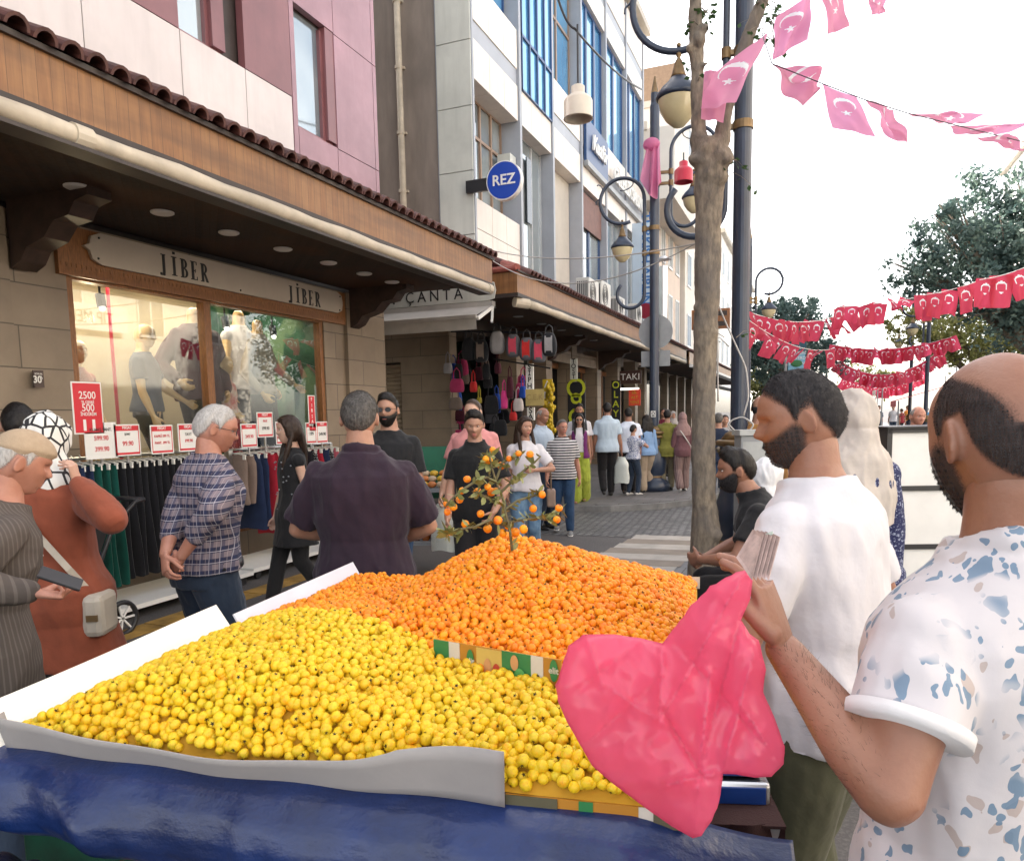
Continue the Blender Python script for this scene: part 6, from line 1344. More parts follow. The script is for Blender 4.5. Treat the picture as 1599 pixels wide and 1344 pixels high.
# ---- seated man in black with beard
f = man('bearded man in a black polo shirt sitting bent forward beside the tree trunk', 1224, 700, 4.55, 75, hk=1.0, skin='tan', vox=.008, lean=.38, headyaw=.1, headpitch=.05, seed=6, girth=1.1, hipz=.50)
f.root.scale = (1.0,) * 3
for e in (-1, 1): f.setleg(e, (e * .13, .42, 0), hint=(0, .6, 1))
f.setarm(1, (.16, .42, .62), (.7, -.4, -.2)); f.setarm(-1, (-.12, .44, .66), (-.7, -.4, -.2)); f.finish(); f.hair('quiff', HR['dark'], .012); f.beard(HR['stub'], .009); f.eyes(); f.shirt(c_black, sleeve=.66, hem=.86, fold=.008, collar=True); f.trousers(c_blackp, fold=.004); f.shoes(m_shoe)
pz = at(1224, 700, D=4.55); f.root.location.z = pz.z - (f.HM @ Vector((0, -.02, .125))).z; SEAT = Vector((pz.x, pz.y, f.root.location.z + .42)); LOW = f.root.location.z
if abs(LOW) > .0: f.root.location.z = 0; q_ = pz.z / (f.HM @ Vector((0, -.02, .125))).z; f.root.scale = (q_,) * 3; SEAT.z = .42 * q_
o = empty('stool', (SEAT.x + .03, SEAT.y, 0), 0, 'low wooden stool under the seated bearded man', 'stool'); b = MB(); b.box(-.17, .17, -.17, .17, SEAT.z - .06, SEAT.z - .02); b.build('seat', m_timber, o, bevel=.005)
for x in (-.14, .14):
    for y in (-.14, .14): b = MB(); b.bar((x * 1.1, y * 1.1, 0), (x, y, SEAT.z - .06), .03, .03); b.build('leg', m_timber, o)
# ---- woman with the white scarf beside him
f = man('woman in a plain white headscarf sitting behind the bearded man', 1196, 714, 5.1, -60, fem=True, seed=14, vox=.01, hipz=.5); f.root.scale = (1,) * 3
for e in (-1, 1): f.setleg(e, (e * .13, .40, 0), hint=(0, .6, 1)); f.setarm(e, (e * .14, .3, .7), (e * .7, -.4, -.2))
f.finish(); f.scarf(cloth('bright_white_headscarf', (.76, .76, .78), .04), drop=.42, t=.024, fold=.014, wide=1.15); f.shirt(cloth('dark_blue_coat', (.03, .035, .07)), sleeve=1.9, hem=.84); f.trousers(c_blackp)
pz = at(1196, 714, D=5.1); q_ = pz.z / (f.HM @ Vector((0, -.02, .14))).z; f.root.scale = (q_,) * 3
o = empty('stool', (pz.x, pz.y, 0), .3, 'second low stool under the woman with the white headscarf', 'stool'); b = MB(); b.box(-.17, .17, -.17, .17, .34 * q_, .39 * q_); b.build('seat', m_timber, o)
for x in (-.14, .14):
    for y in (-.14, .14): b = MB(); b.bar((x * 1.1, y * 1.1, 0), (x, y, .34 * q_), .03, .03); b.build('leg', m_timber, o)
# ---- ochre jacket man
f = man('stout balding man in an ochre jacket standing right of the big lamp post', 1187, 618, 7.6, -35, seed=15, girth=1.2, vox=.011); f.setarm(-1, (-.1, .3, 1.15), (-.8, -.6, 0)); hang(f, 1); legs(f); f.finish(); f.hair('bald', HR['stub'], .006); f.shirt(cloth('ochre_jacket_cloth', (.38, .19, .06), .2), sleeve=1.9, hem=.84, infl=.022, fold=.014); f.trousers(c_navy); f.shoes(m_shoe)
# ---- balding man in navy behind the white cabinet, and the distant walkers
f = man('balding man in a dark navy T-shirt behind the white display cabinet', 1433, 634, 8.2, 180, seed=16, vox=.011, skin='old', girth=1.1, headpitch=-.1); f.setarm(1, (.1, .3, 1.0), (.8, -.4, 0)); f.setarm(-1, (-.1, .3, 1.0), (-.8, -.4, 0)); legs(f); f.finish(); f.hair('bald', HR['grey'], .006); f.eyes(); f.shirt(cloth('navy_jersey', (.02, .025, .05))); f.trousers(c_blackp); f.shoes(m_shoe)
def far(label, x, ytop, yfeet, face, top, bot, hair='dark', fem=False, scarf=None, dy=.12, sleeve=.62, seed=0, girth=1., X=None, h=None, base=0., **k):
    g_ = at(x, yfeet, Z=base); r = RW @ Vector((x - PP[0], ytop - PP[1], FOC)); D = (RW.transposed() @ (g_ - EYE)).z; p = at(x, ytop, D=D)
    f = Fig(label, (g_.x, g_.y, base), FACE(face), h=p.z - base, fem=fem, vox=.013 if D > 9 else .010, seed=seed, girth=girth, **k); return f, D
def dress(f, top, bot, hair='dark', sleeve=.62, face=0, pants=True, shoe=None, hem=.86, **k):
    f.finish()
    if hair in HR: f.hair('short', HR[hair], .012)
    f.shirt(top, sleeve=sleeve, hem=hem, **k)
    if pants: f.trousers(bot)
    f.shoes(shoe or m_shoe)
for i, (lab, x, yt, yf, fa, top, bot, hr, dy) in enumerate((
    ('distant man in dark blue clothes walking alone down the bright street', 1371, 633, 690, 180, cloth('dark_blue_shirt', (.03, .05, .1)), c_blackp, 'dark', .15),
    ('distant man in a white shirt with arms out near the cabinet corner', 1394, 633, 683, 150, c_white, c_navy, 'dark', .1),
    ('distant person in a dark red top beside the white shirted man', 1407, 638, 682, 20, cloth('dark_red_top', (.25, .02, .03)), c_blackp, 'brown', .1),
    ('distant person in an orange top right of the dark red one', 1416, 633, 681, 200, cloth('orange_top', (.6, .22, .04)), c_navy, 'dark', .1),
    ('far off person in pale blue close to the cream headscarf', 1359, 637, 672, 0, cloth('pale_blue_top', (.45, .55, .65)), c_djean, 'dark', .1),
    ('distant person in bright blue beside the bald head', 1446, 636, 684, 10, cloth('bright_blue_top', (.03, .3, .6)), c_navy, 'dark', .1))):
    f, D = far(lab, x, yt, yf, fa, top, bot, seed=20 + i); legs(f, dy); hang(f, 1, .1 if i == 0 else -.1); hang(f, -1, -.1) if i != 1 else f.setarm(-1, (-.5, .3, 1.25), (0, 0, -1)); dress(f, top, bot, hr)
# ---- left foreground: old man in cap, woman in cell print scarf, head behind
f = man('elderly man in beige knitted cap and grey pinstripe jacket at the left edge', -66, 664, 2.5, -45, skin='old', vox=.0075, lean=.26, headyaw=-.1, headpitch=-.25, seed=31, girth=1.05)
inv2 = (Matrix.Translation(f.root.location) @ Matrix.Rotation(f.root.rotation_euler[2], 4, 'Z') @ Matrix.Scale(f.k, 4)).inverted(); w_ = inv2 @ at(52, 925, D=2.36)
f.setarm(1, w_, (.8, -.3, -.6), fine=True, curl=.8, palm=(0, .2, 1)); hang(f, -1, .12); PH = f.root.matrix_basis @ f.arm[1][2]; legs(f); f.finish(); f.hair('short', HR['white'], .009); OLD = f
f.shirt(c_pin, sleeve=1.93, hem=.60, infl=.032, fold=.016, name='jacket', flare=.1, sc=(4, 4, 3), end=.03); f.trousers(c_navy, infl=.02); f.shoes(m_shoe)
def cap_fn(n):
    p = skull(n) ; m = sst(p.z, .03 + .012 * (p.y > 0), .042); return p * (.95 if m < .05 else 1) + n * (.016 * m)
f.shell('knitted_cap', head_pts(48, 36, cap_fn), MG('beige_knit', lambda g: (g.base(g.mix(g.noise(g.coord(), 60, 2), (.46, .35, .24), (.36, .26, .17))), g.set(Roughness=.9), g.bump(g.noise(g.coord('Object', (1, 1, 3)), 220, 2), .6, .003))))
ph = empty('mobile_phone', at(128, 914, D=2.33), FACE(-60), 'black phone with a cover held by the elderly man in the cap', 'phone'); b = MB(); b.box(-.034, .034, -.0045, .0045, 0, .125); b.build('phone_body', m_black, ph, bevel=.003); b = MB(); b.box(-.031, .031, -.0055, -.0045, .005, .12); b.build('screen', m_darkglass, ph); ph.rotation_euler = (1.05, .3, FACE(-70))
f = man('woman in black and white cell print headscarf and rust coat, phone at her ear', 66, 646, 3.3, 5, fem=True, skin='fair', vox=.0075, seed=32, girth=1.12, headyaw=-.2, headpitch=-.15)
inv2 = (Matrix.Translation(f.root.location) @ Matrix.Rotation(f.root.rotation_euler[2], 4, 'Z') @ Matrix.Scale(f.k, 4)).inverted(); w_ = inv2 @ at(120, 752, D=3.25)
f.setarm(1, w_, (.9, -.4, -.9), fine=True, curl=.75, palm=(-.7, 0, .2), hdir=(inv2 @ at(110, 712, D=3.22)) - w_); f.setarm(-1, (-.2, .25, 1.05), (-.6, -1, 0)); f.setleg(1, (.1, -.08, 0)); f.setleg(-1, (-.1, .12, 0)); f.finish()
f.scarf(c_cells, drop=.34, t=.022, fold=.012, wide=.95); f.shirt(cloth('rust_wool', (.28, .075, .04), .2), sleeve=1.9, hem=.58, infl=.034, fold=.012, name='coat', flare=.10, end=.03, sc=(4, 4, 2.5)); f.trousers(c_black, infl=.012); f.shoes(m_shoe)
b = MB(); v_ = [f.bend(p) for p in ((-.13, .02, 1.43), (-.09, -.15, 1.36), (.02, -.172, 1.22), (.14, -.16, 1.05), (.2, -.11, .93))]; q = []
for i in range(len(v_) - 1): q += [v_[i].lerp(v_[i + 1], t / 5) for t in range(5)]
for i in range(len(q) - 1): b.bar(q[i], q[i + 1] + (q[i + 1] - q[i]) * .15, .028, .006, up=(q[i] - Vector((0, 0, q[i].z))).normalized())
hb = empty('shoulder_bag', (0, 0, 0), 0, 'cream shoulder bag with a flat strap across the rust coat', 'handbag'); hb.matrix_basis = Matrix.Translation(f.root.location) @ Matrix.Rotation(f.root.rotation_euler[2], 4, 'Z') @ Matrix.Scale(f.k, 4)
m_bag = M('cream_bag_leather', (.5, .45, .38), .45, .12, 8, .1); b.build('strap', m_bag, hb); b = MB(); b.box(.17, .27, -.16, .02, .72, .92); b.build('bag_body', m_bag, hb, bevel=.03); b = MB(); b.box(.20, .25, -.165, -.155, .80, .83); b.build('clasp', m_bronze, hb)
f = man('dark haired head behind the cell print headscarf by the stone pillar', 26, 630, 4.1, 30, seed=33); hang(f, 1); hang(f, -1); legs(f); dress(f, c_black, c_blackp)
# ---- plaid shirt man, hands clasped behind
f = man('grey haired man in glasses and navy plaid shirt with hands clasped behind his back', 303, 630, 3.62, -42, skin='old', vox=.0075, girth=1.08, headyaw=-.45, headpitch=-.2, seed=34, lean=.14)
inv2 = (Matrix.Translation(f.root.location) @ Matrix.Rotation(f.root.rotation_euler[2], 4, 'Z') @ Matrix.Scale(f.k, 4)).inverted()
a_, c_ = inv2 @ at(284, 868, D=3.38), inv2 @ at(257, 868, D=3.40)
f.setarm(1, a_, (.9, -.35, 0), fine=True, hdir=(-.75, -.15, -.55), palm=(0, 1, .2), curl=.55); f.setarm(-1, c_, (-.9, -.35, 0), fine=True, hdir=(.45, -.2, -.8), palm=(0, 1, 0), curl=.5); legs(f, .04); f.finish(); f.hair('short', HR['white'], .010); f.glasses()
b = MB(); b.sphere((0, .098, -.048), (.022, .008, .006), 10, 6); o = f.mb('moustache', b, HR['pepper']); o.matrix_basis = f.HM.copy(); f.eyes(True, HR['grey'])
f.shirt(c_plaid, sleeve=1.5, hem=.92, infl=.026, fold=.014, collar=True, sc=(5, 5, 4), end=.03); f.trousers(c_navy, infl=.022, fold=.008); b = MB(); v_, q_ = f.torso(.024, .935, .972); b.add(v_, q_); b.build('belt', m_black, f.root, smooth=True); f.shoes(m_shoe)
# ---- grey haired man from behind
f = man('broad grey haired man in a dark plum shirt seen from behind with elbows out', 560, 612, 3.38, 4, skin='skin', vox=.0075, girth=1.14, headpitch=-.12, seed=35, shw=1.1)
f.setarm(-1, (-.1, .18, 1.06), (-1, -.45, .0)); f.setarm(1, (.1, .2, 1.02), (1, -.4, 0)); legs(f); f.finish(); f.hair('receding', HR['pepper'], .012); f.shirt(cloth('dark_plum_cotton', (.030, .017, .030), .25), sleeve=.86, hem=.86, infl=.024, fold=.017, collar=True, end=.034, sc=(5, 5, 2.5)); f.trousers(c_blackp, infl=.016); f.shoes(m_shoe)
# ---- woman in black walking left
f, D = far('young woman with long dark hair dressed in black walking left past the clothes racks', 468, 650, 955, 125, 0, 0, fem=True, seed=36, headyaw=-.1, skin='fair'); f.vox = .008
hang(f, -1, -.08, .2); hang(f, 1, .12, .22); f.setleg(1, (.08, .22, 0)); f.setleg(-1, (-.07, -.24, .05), toe=-.4); f.finish(); f.longhair(HR['brown'], .26); f.eyes(); f.lips(); f.shirt(cloth('black_print_top', (.014, .014, .016)), sleeve=.0, hem=.62, infl=.018, flare=.09); f.trousers(c_black); f.shoes(m_wshoe)
b = MB(); rr = random.Random(2)
for k in range(26): a = rr.uniform(.2, 2.9); z = rr.uniform(.75, 1.36); p = f.bend((.16 * math.cos(a), .125 * math.sin(a) + .018, z)); b.sphere(p, (.010, .008, .007), 6, 4)
b.build('pale_flower_print', M('grey_print', (.25, .26, .28), .7), f.root)
# ---- bearded man with sunglasses
f = man('bearded man in sunglasses and black T-shirt standing by the roller shutter', 606, 616, 5.9, 172, seed=37, skin='skin', vox=.009, girth=1.15); hang(f, 1, -.02, .27); hang(f, -1, .05, .27); legs(f); f.finish(); f.hair('quiff', HR['dark'], .010); f.beard(HR['dark'], .014); f.glasses(True); f.lips(); f.shirt(c_black, sleeve=.8, infl=.02, fold=.01, end=.028); f.trousers(c_djean); f.shoes(m_shoe)
# ---- pink shirt man with a carrier bag
f = man('fair man in a salmon pink T-shirt carrying a thin white bag', 739, 624, 7.3, 172, seed=38, skin='fair', vox=.010, girth=1.12, headyaw=-.2); hang(f, 1, .1, .32, .82); hang(f, -1, .0, .26); legs(f, .12, lift=.03); f.finish(); f.hair('short', HR['brown'], .010); f.beard(HR['brown'], .005); f.eyes(); f.lips(); f.shirt(cloth('salmon_cotton', (.62, .26, .25), .1), sleeve=.72, infl=.022, fold=.012, end=.03); f.trousers(c_blackp); f.shoes(m_shoe)
pb = f.root.matrix_basis @ (f.arm[1][2] + Vector((0, 0, -.11)))
# ---- young man in black polo looking down
f = man('young man in a black polo shirt looking down right behind the fruit branch', 741, 647, 5.95, 175, hk=1.02, seed=39, skin='skin', vox=.009, girth=1.08, headpitch=-.24, headyaw=.1); f.setarm(1, (.22, .16, .86), (.7, -.8, 0)); f.setarm(-1, (-.17, .2, .92), (-.8, -.6, 0)); legs(f, .1, lift=.03); f.finish(); f.hair('quiff', HR['dark'], .012); f.eyes(); f.lips(); f.shirt(cloth('black_pique', (.012, .012, .013)), sleeve=.72, infl=.018, hem=.82, fold=.009, collar=True, end=.026); f.trousers(c_blackp, infl=.016); f.shoes(m_shoe)
# ---- woman in white tee and jeans
f = man('woman with long dark hair in a white printed T-shirt and light jeans', 820, 651, 7.9, 178, fem=True, seed=40, skin='skin', vox=.009, headyaw=.45, girth=1.12); f.setarm(-1, (-.1, .22, 1.15), (-.9, -.4, -.2)); hang(f, 1, .05, .22); f.setleg(1, (.1, .12, 0)); f.setleg(-1, (-.09, -.15, .03)); f.finish(); f.longhair(HR['brown'], .30); f.eyes(); f.lips(); f.shirt(c_white, sleeve=.75, hem=.90, infl=.02, end=.026); f.trousers(c_jean, infl=.012); f.shoes(m_wshoe)
b = MB(); rr = random.Random(8)
for k in range(12): x = rr.uniform(-.07, .07); z = rr.uniform(1.12, 1.32); b.sphere(f.bend((x, .125 - abs(x) * .25, z)), (.02, .008, .012), 7, 4)
b.build('blue_shirt_print', M('blue_print', (.1, .3, .5), .7), f.root)
hbg = empty('handbag', f.root.location, f.root.rotation_euler[2], 'taupe handbag hanging from the elbow of the woman in jeans', 'handbag'); hbg.scale = (f.k,) * 3; b = MB(); b.box(-.34, -.24, .0, .2, .72, .92); b.build('bag_body', M('taupe_leather', (.25, .17, .13), .5), hbg, bevel=.02); b = MB(); b.tube([(-.29, .02, .92), (-.29, .05, 1.1), (-.29, .12, 1.14), (-.29, .17, 1.08), (-.29, .18, .92)], .007, 6); b.build('handle', m_timber, hbg)
# ---- man in light blue behind her
f = man('bald older man in a pale blue shirt beyond the woman with the blue print T-shirt', 846, 636, 10.5, 230, seed=41, skin='tan', vox=.012, girth=1.1, headpitch=-.2); hang(f, 1); hang(f, -1); legs(f); f.finish(); f.hair('bald', HR['grey'], .006); f.shirt(cloth('pale_blue_cotton', (.42, .5, .6), .1), sleeve=1.5, collar=True); f.trousers(c_navy); f.shoes(m_shoe)
# ---- striped polo
f, D = far('man in glasses and a black and white striped polo shirt with blue jeans', 880, 655, 832, 178, 0, 0, seed=42, girth=1.1, headyaw=.35, skin='old'); f.vox = .010; hang(f, 1, .12, .25); hang(f, -1, -.1, .27); f.setleg(1, (.1, -.15, .04)); f.setleg(-1, (-.1, .18, 0)); f.finish(); f.hair('short', HR['pepper'], .010); f.glasses(); f.eyes(); f.lips(); f.shirt(c_hstripe, sleeve=.76, hem=.84, infl=.02, collar=True, end=.028, fold=.008); f.trousers(c_djean, infl=.014); f.shoes(M('grey_trainer', (.2, .2, .2), .6), m_paint)
# ---- green trousers woman
f, D = far('woman in round sunglasses with purple waistcoat and lime green wide trousers', 906, 646, 784, 176, 0, 0, fem=True, seed=43, skin='skin', base=.12); f.vox = .010; hang(f, 1, .1, .22); hang(f, -1, -.1, .22); f.setleg(1, (.09, .12, 0)); f.setleg(-1, (-.09, -.12, .02)); f.finish(); f.longhair(HR['dark'], .2); f.glasses(True); f.lips(); f.shirt(c_white, sleeve=0, hem=1.0, infl=.012, name='top'); f.trousers(cloth('lime_green_cloth', (.34, .40, .05), .2), infl=.02, wide=.05, top=1.04, fold=.012)
b = [f.torso(.03, .88, 1.42)]; me = remesh(b, .01, 2); bm = bmesh.new(); bm.from_mesh(me); bmesh.ops.delete(bm, geom=[v for v in bm.verts if v.co.y > .02 and abs(v.co.x) < .075], context='VERTS'); bm.to_mesh(me); bm.free(); f.obj('waistcoat', me, cloth('purple_cloth', (.14, .02, .12)))
# ---- backpack man, a lilac shirt, pale blue polo with bag
f, D = far('dark haired man with backpack straps over a white shirt behind the purple waistcoat', 906, 631, 776, 178, 0, 0, seed=44, skin='tan', base=.12); hang(f, 1); hang(f, -1); legs(f, .1); f.finish(); f.hair('quiff', HR['dark'], .012); f.beard(HR['stub'], .007); f.eyes(); f.shirt(c_white, sleeve=.75, infl=.02); f.trousers(cloth('khaki_cloth', (.2, .17, .11))); f.shoes(m_shoe)
bk_ = empty('backpack', f.root.location, f.root.rotation_euler[2], 'dark backpack worn by the man in the white shirt', 'backpack'); bk_.scale = (f.k,) * 3; b = MB(); b.box(-.14, .14, -.27, -.13, 1.0, 1.42); b.build('pack', m_black, bk_, bevel=.03)
for e in (-1, 1): b = MB(); b.tube([(e * .11, -.13, 1.38), (e * .115, .0, 1.46), (e * .115, .12, 1.38), (e * .13, .145, 1.2), (e * .16, .1, 1.08)], .02, 6); b.build('strap', m_black, bk_)
f, D = far('man in a pale blue polo shirt and black trousers walking away with a carrier bag', 949, 629, 775, 2, 0, 0, seed=45, skin='tan', girth=1.12, base=.12); hang(f, 1, .02, .27, .84); hang(f, -1, .06, .26); f.setleg(1, (.09, .12, 0)); f.setleg(-1, (-.09, -.14, .06), toe=-.5); f.finish(); f.hair('short', HR['dark'], .012); f.shirt(cloth('pale_blue_pique', (.46, .56, .66), .08), sleeve=.74, hem=.84, infl=.024, end=.03, collar=True, fold=.009); f.trousers(c_blackp, infl=.014); f.shoes(m_shoe)
pc = f.root.matrix_basis @ (f.arm[1][2] + Vector((0, 0, -.1)))
f, D = far('man in a plain white T-shirt walking away beside the boy', 982, 637, 772, -4, 0, 0, seed=46, skin='tan', girth=1.15, base=.12); hang(f, 1); f.setarm(-1, (-.2, .2, 1.0), (-.8, -.6, 0)); legs(f, .12, lift=.03); dress(f, cloth('bluish_white_cotton', (.66, .70, .8), .05), c_blackp, 'dark', infl=.026)
f, D = far('small boy with dark hair in a blue and white patterned shirt', 989, 663, 773, -50, 0, 0, seed=47, skin='skin', base=.12); f.setarm(1, (.12, .24, 1.32), (.8, -.4, -.4)); hang(f, -1); legs(f, .06); dress(f, MG('blue_leaf_print', _smallprint((.6, .62, .68), (.06, .09, .25), 45, .5)), c_navy, 'dark', infl=.026, shoe=m_wshoe, hem=.9)
f, D = far('woman with long loose dark hair and beige trousers left of the pavement lamp post', 1010, 648, 768, 8, 0, 0, fem=True, seed=48, base=.12, girth=1.1); hang(f, 1); hang(f, -1); legs(f, .08); f.finish(); f.longhair(HR['dark'], .42, w=.12); f.shirt(cloth('sky_blue_cloth', (.25, .4, .65), .1), sleeve=1.8, hem=.84, infl=.02); f.trousers(cloth('beige_cloth', (.42, .33, .24)), infl=.02, wide=.02); f.shoes(m_shoe)
f, D = far('person in a loose olive green top half hidden by the pavement lamp post', 1042, 640, 766, -10, 0, 0, fem=True, seed=49, base=.12, girth=1.2); f.setarm(1, (.14, .2, 1.1), (.9, -.4, -.2)); hang(f, -1); legs(f, .1); dress(f, cloth('olive_green_cloth', (.20, .19, .04), .2), cloth('khaki_cloth', (.2, .17, .11)), 'dark', sleeve=1.6, infl=.035, hem=.75)
f, D = far('woman in a mauve headscarf with a white strap across a dusky pink outfit', 1066, 644, 767, 4, 0, 0, fem=True, seed=50, base=.12); hang(f, -1, .1); hang(f, 1); legs(f, .14, lift=.03); f.finish(); f.scarf(cloth('mauve_headscarf_cloth', (.30, .19, .18), .1), drop=.2); f.shirt(cloth('dusky_mauve_cloth', (.17, .08, .09), .2), sleeve=1.9, infl=.022, hem=.78); f.trousers(c_bstripe, infl=.02, wide=.015); f.shoes(m_wshoe)
b = MB(); v_ = [(-.14, -.02, 1.42), (-.08, -.135, 1.34), (.03, -.145, 1.18), (.15, -.13, 1.0), (.19, -.05, .92)]; b.tube([f.bend(p) for p in v_], .012, 6); b.sphere((.2, .0, .84), (.03, .08, .09)); b = tag(b.build('shoulder_bag', m_wshoe, None, smooth=True), 'small bag on a white strap worn over the dusky pink outfit', 'handbag'); b.matrix_basis = f.root.matrix_basis.copy()
f, D = far('woman in a grey headscarf walking further down the arcade', 1051, 642, 742, 178, 0, 0, fem=True, seed=51, base=.12); hang(f, 1); hang(f, -1); legs(f, .1); f.finish(); f.scarf(cloth('grey_headscarf_cloth', (.4, .37, .35), .1), drop=.25); f.shirt(c_black, sleeve=1.9, hem=.4, infl=.025, flare=.1); f.shoes(m_shoe)
f, D = far('man in a dark maroon top far down the arcade behind the post', 1036, 638, 744, 175, 0, 0, seed=52, base=.12); hang(f, 1); hang(f, -1); legs(f, .1); dress(f, cloth('maroon_cloth', (.13, .015, .03)), c_blackp, 'dark')
f, D = far('person in a dark navy jacket between the tree trunk and the big post', 1121, 645, 795, -15, 0, 0, seed=53); hang(f, 1); hang(f, -1); legs(f, .12); dress(f, cloth('dark_navy_jacket', (.02, .03, .06)), c_djean, 'pepper', sleeve=1.9, infl=.024)
f, D = far('walker in pale grey half hidden behind the big lamp post', 1131, 648, 770, 175, 0, 0, seed=54); hang(f, 1); hang(f, -1); legs(f, .12); dress(f, cloth('pale_grey_cloth', (.4, .4, .42)), c_navy, 'dark', sleeve=1.8)
# carrier bags
def carrier(p, s, m, label):
    b = MB()
    def cf(a, t):
        w = .5 + .5 * sst(t, 0, .35); an = a * 2 * PI; r_ = (.12 * w) * s; return (r_ * math.cos(an) * (1 + .12 * noise.noise(Vector((math.cos(an) * 2, math.sin(an) * 2, t * 3)))), r_ * .45 * math.sin(an), -t * .42 * s + .01 * math.sin(an * 3))
    b.grid(cf, 28, 16); o = b.build('carrier_bag', m, smooth=True); o.location = p; return tag(o, label, 'bag')
m_poly = MG('thin_white_plastic', lambda g: (g.set(Base_Color=(.72, .76, .72, 1), Roughness=.3, Transmission_Weight=.25), g.bump(g.noise(g.coord(), 25, 4), .6, .01)))
carrier(pb, 1.1, m_poly, 'thin white plastic bag with green vegetables in the pink shirt man\'s hand'); carrier(pc, 1.15, m_poly, 'whitish green plastic carrier bag in the pale blue polo man\'s hand')
# ---------------------------------------------------------------- the pink bag and the money in the seller's hand
def _plastic(g):
    g.set(Base_Color=(.88, .20, .33, 1), Roughness=.18, Specular_IOR_Level=.6, Coat_Weight=.5, Coat_Roughness=.15); v = g.coord('Object')
    dn = g.n('TexNoise', i_Scale=5.); g.l(v, dn.inputs[0]); sc = g.n('VectorMath', operation='SCALE'); sc.inputs[3].default_value = .18; g.l(dn.outputs['Color'], sc.inputs[0]); va = g.n('VectorMath', operation='ADD'); g.l(v, va.inputs[0]); g.l(sc.outputs[0], va.inputs[1])
    for S_, st_, ds in ((6., .6, .03), (15., .45, .010)): vo = g.n('TexVoronoi', feature='F1', i_Scale=S_); g.l(va.outputs[0], vo.inputs['Vector']); g.bump(vo.outputs['Distance'], st_, ds)
    t = g.n('BsdfTranslucent'); t.inputs[0].default_value = (1, .28, .46, 1); m = g.n('MixShader'); m.inputs[0].default_value = .62; g.l(g.b.outputs[0], m.inputs[1]); g.l(t.outputs[0], m.inputs[2]); tp_ = g.n('BsdfTransparent'); tp_.inputs[0].default_value = (1, .55, .65, 1); m2 = g.n('MixShader'); m2.inputs[0].default_value = .2; g.l(m.outputs[0], m2.inputs[1]); g.l(tp_.outputs[0], m2.inputs[2]); g.l(m2.outputs[0], g.o.inputs[0])
m_pinkbag = MG('pink_plastic_film', _plastic)
poly = [(1150, 893), (1168, 888), (1176, 905), (1172, 935), (1158, 968), (1172, 990), (1186, 1000), (1196, 1045), (1192, 1080), (1210, 1120), (1226, 1165), (1224, 1192), (1205, 1212), (1180, 1214), (1150, 1208), (1130, 1208), (1124, 1250), (1112, 1280), (1096, 1304), (1082, 1308), (1050, 1290), (1010, 1262), (960, 1225), (925, 1195), (905, 1160), (885, 1125), (872, 1095), (868, 1070), (878, 1040), (888, 1008), (912, 990), (960, 990), (1000, 996), (1035, 1004), (1050, 985), (1080, 945), (1110, 915)]
cx_, cy_ = 1060, 1100; RD = .97; Z0 = lambda x, y: RD + .10 * (1 - sst(x, 860, 1180)) * 1.0 - .02 * sst(y, 1000, 1300)
def inpoly(x, y):
    c = False; j = len(poly) - 1
    for i in range(len(poly)):
        xi, yi = poly[i]; xj, yj = poly[j]
        if (yi > y) != (yj > y) and x < (xj - xi) * (y - yi) / (yj - yi) + xi: c = not c
        j = i
    return c
def edist(x, y):
    d = 1e9; n = len(poly)
    for i in range(n):
        ax, ay = poly[i]; bx, by = poly[(i + 1) % n]; t = max(0, min(1, ((x - ax) * (bx - ax) + (y - ay) * (by - ay)) / ((bx - ax) ** 2 + (by - ay) ** 2 + 1e-9))); d = min(d, math.hypot(x - ax - t * (bx - ax), y - ay - t * (by - ay)))
    return d
pts = []; n = len(poly); ed = []
for i in range(n):
    ax, ay = poly[i]; bx, by = poly[(i + 1) % n]; k = max(1, int(math.hypot(bx - ax, by - ay) / 9))
    for t in range(k): w = 1.6 * noise.noise(Vector((i * 3.1 + t * .7, 0, 0))); pts.append((ax + (bx - ax) * t / k + w, ay + (by - ay) * t / k + w))
nb = len(pts); ed = [(i, (i + 1) % nb) for i in range(nb)]; rr = random.Random(4)
for gx in range(860, 1232, 4):
    for gy in range(885, 1312, 4):
        x, y = gx + rr.uniform(-1.5, 1.5), gy + rr.uniform(-1.5, 1.5)
        if inpoly(x, y) and edist(x, y) > 4: pts.append((x, y))
r_ = geometry.delaunay_2d_cdt([Vector(p) for p in pts], ed, [], 1, 1e-4); V2, F2 = [tuple(p) for p in r_[0]], [tuple(q) for q in r_[2]]
lines = [((1160, 900), (1035, 1120), 9, .020), ((1165, 935), (1090, 1210), 10, -.018), ((1035, 1004), (1030, 1110), 9, .018), ((1030, 1060), (905, 1170), 12, -.016), ((1110, 1050), (1090, 1230), 10, .02), ((1180, 1010), (1130, 1200), 9, .018), ((920, 1000), (940, 1070), 9, .018), ((1000, 1000), (900, 1080), 10, -.012), ((1130, 1205), (1040, 1225), 8, .022), ((1060, 1010), (1210, 1180), 11, -.014), ((1150, 1090), (1215, 1190), 8, .016), ((1035, 1110), (1100, 1215), 7, -.02), ((960, 1080), (1035, 1130), 7, .014), ((1090, 1230), (1085, 1300), 9, .01)]
def crease(x, y):
    s_ = 0
    for (a, c, w, am) in lines:
        dx, dy = c[0] - a[0], c[1] - a[1]; t = ((x - a[0]) * dx + (y - a[1]) * dy) / (dx * dx + dy * dy); tt = max(0, min(1, t)); d = math.hypot(x - a[0] - tt * dx, y - a[1] - tt * dy); s_ += am * .85 * math.exp(-abs(d) / (w * .75)) * sst(1 - abs(t - .5) * 2 + .4, 0, .5)
    p = Vector((x * .011, y * .011, 0)); n1 = noise.noise(p); n2 = noise.noise(p * 2.3 + Vector((9, 2, 1))); return s_ + .007 * (1 - abs(n1) * 3.5) + .003 * (1 - abs(n2) * 3.5)
vs, fs = [], []
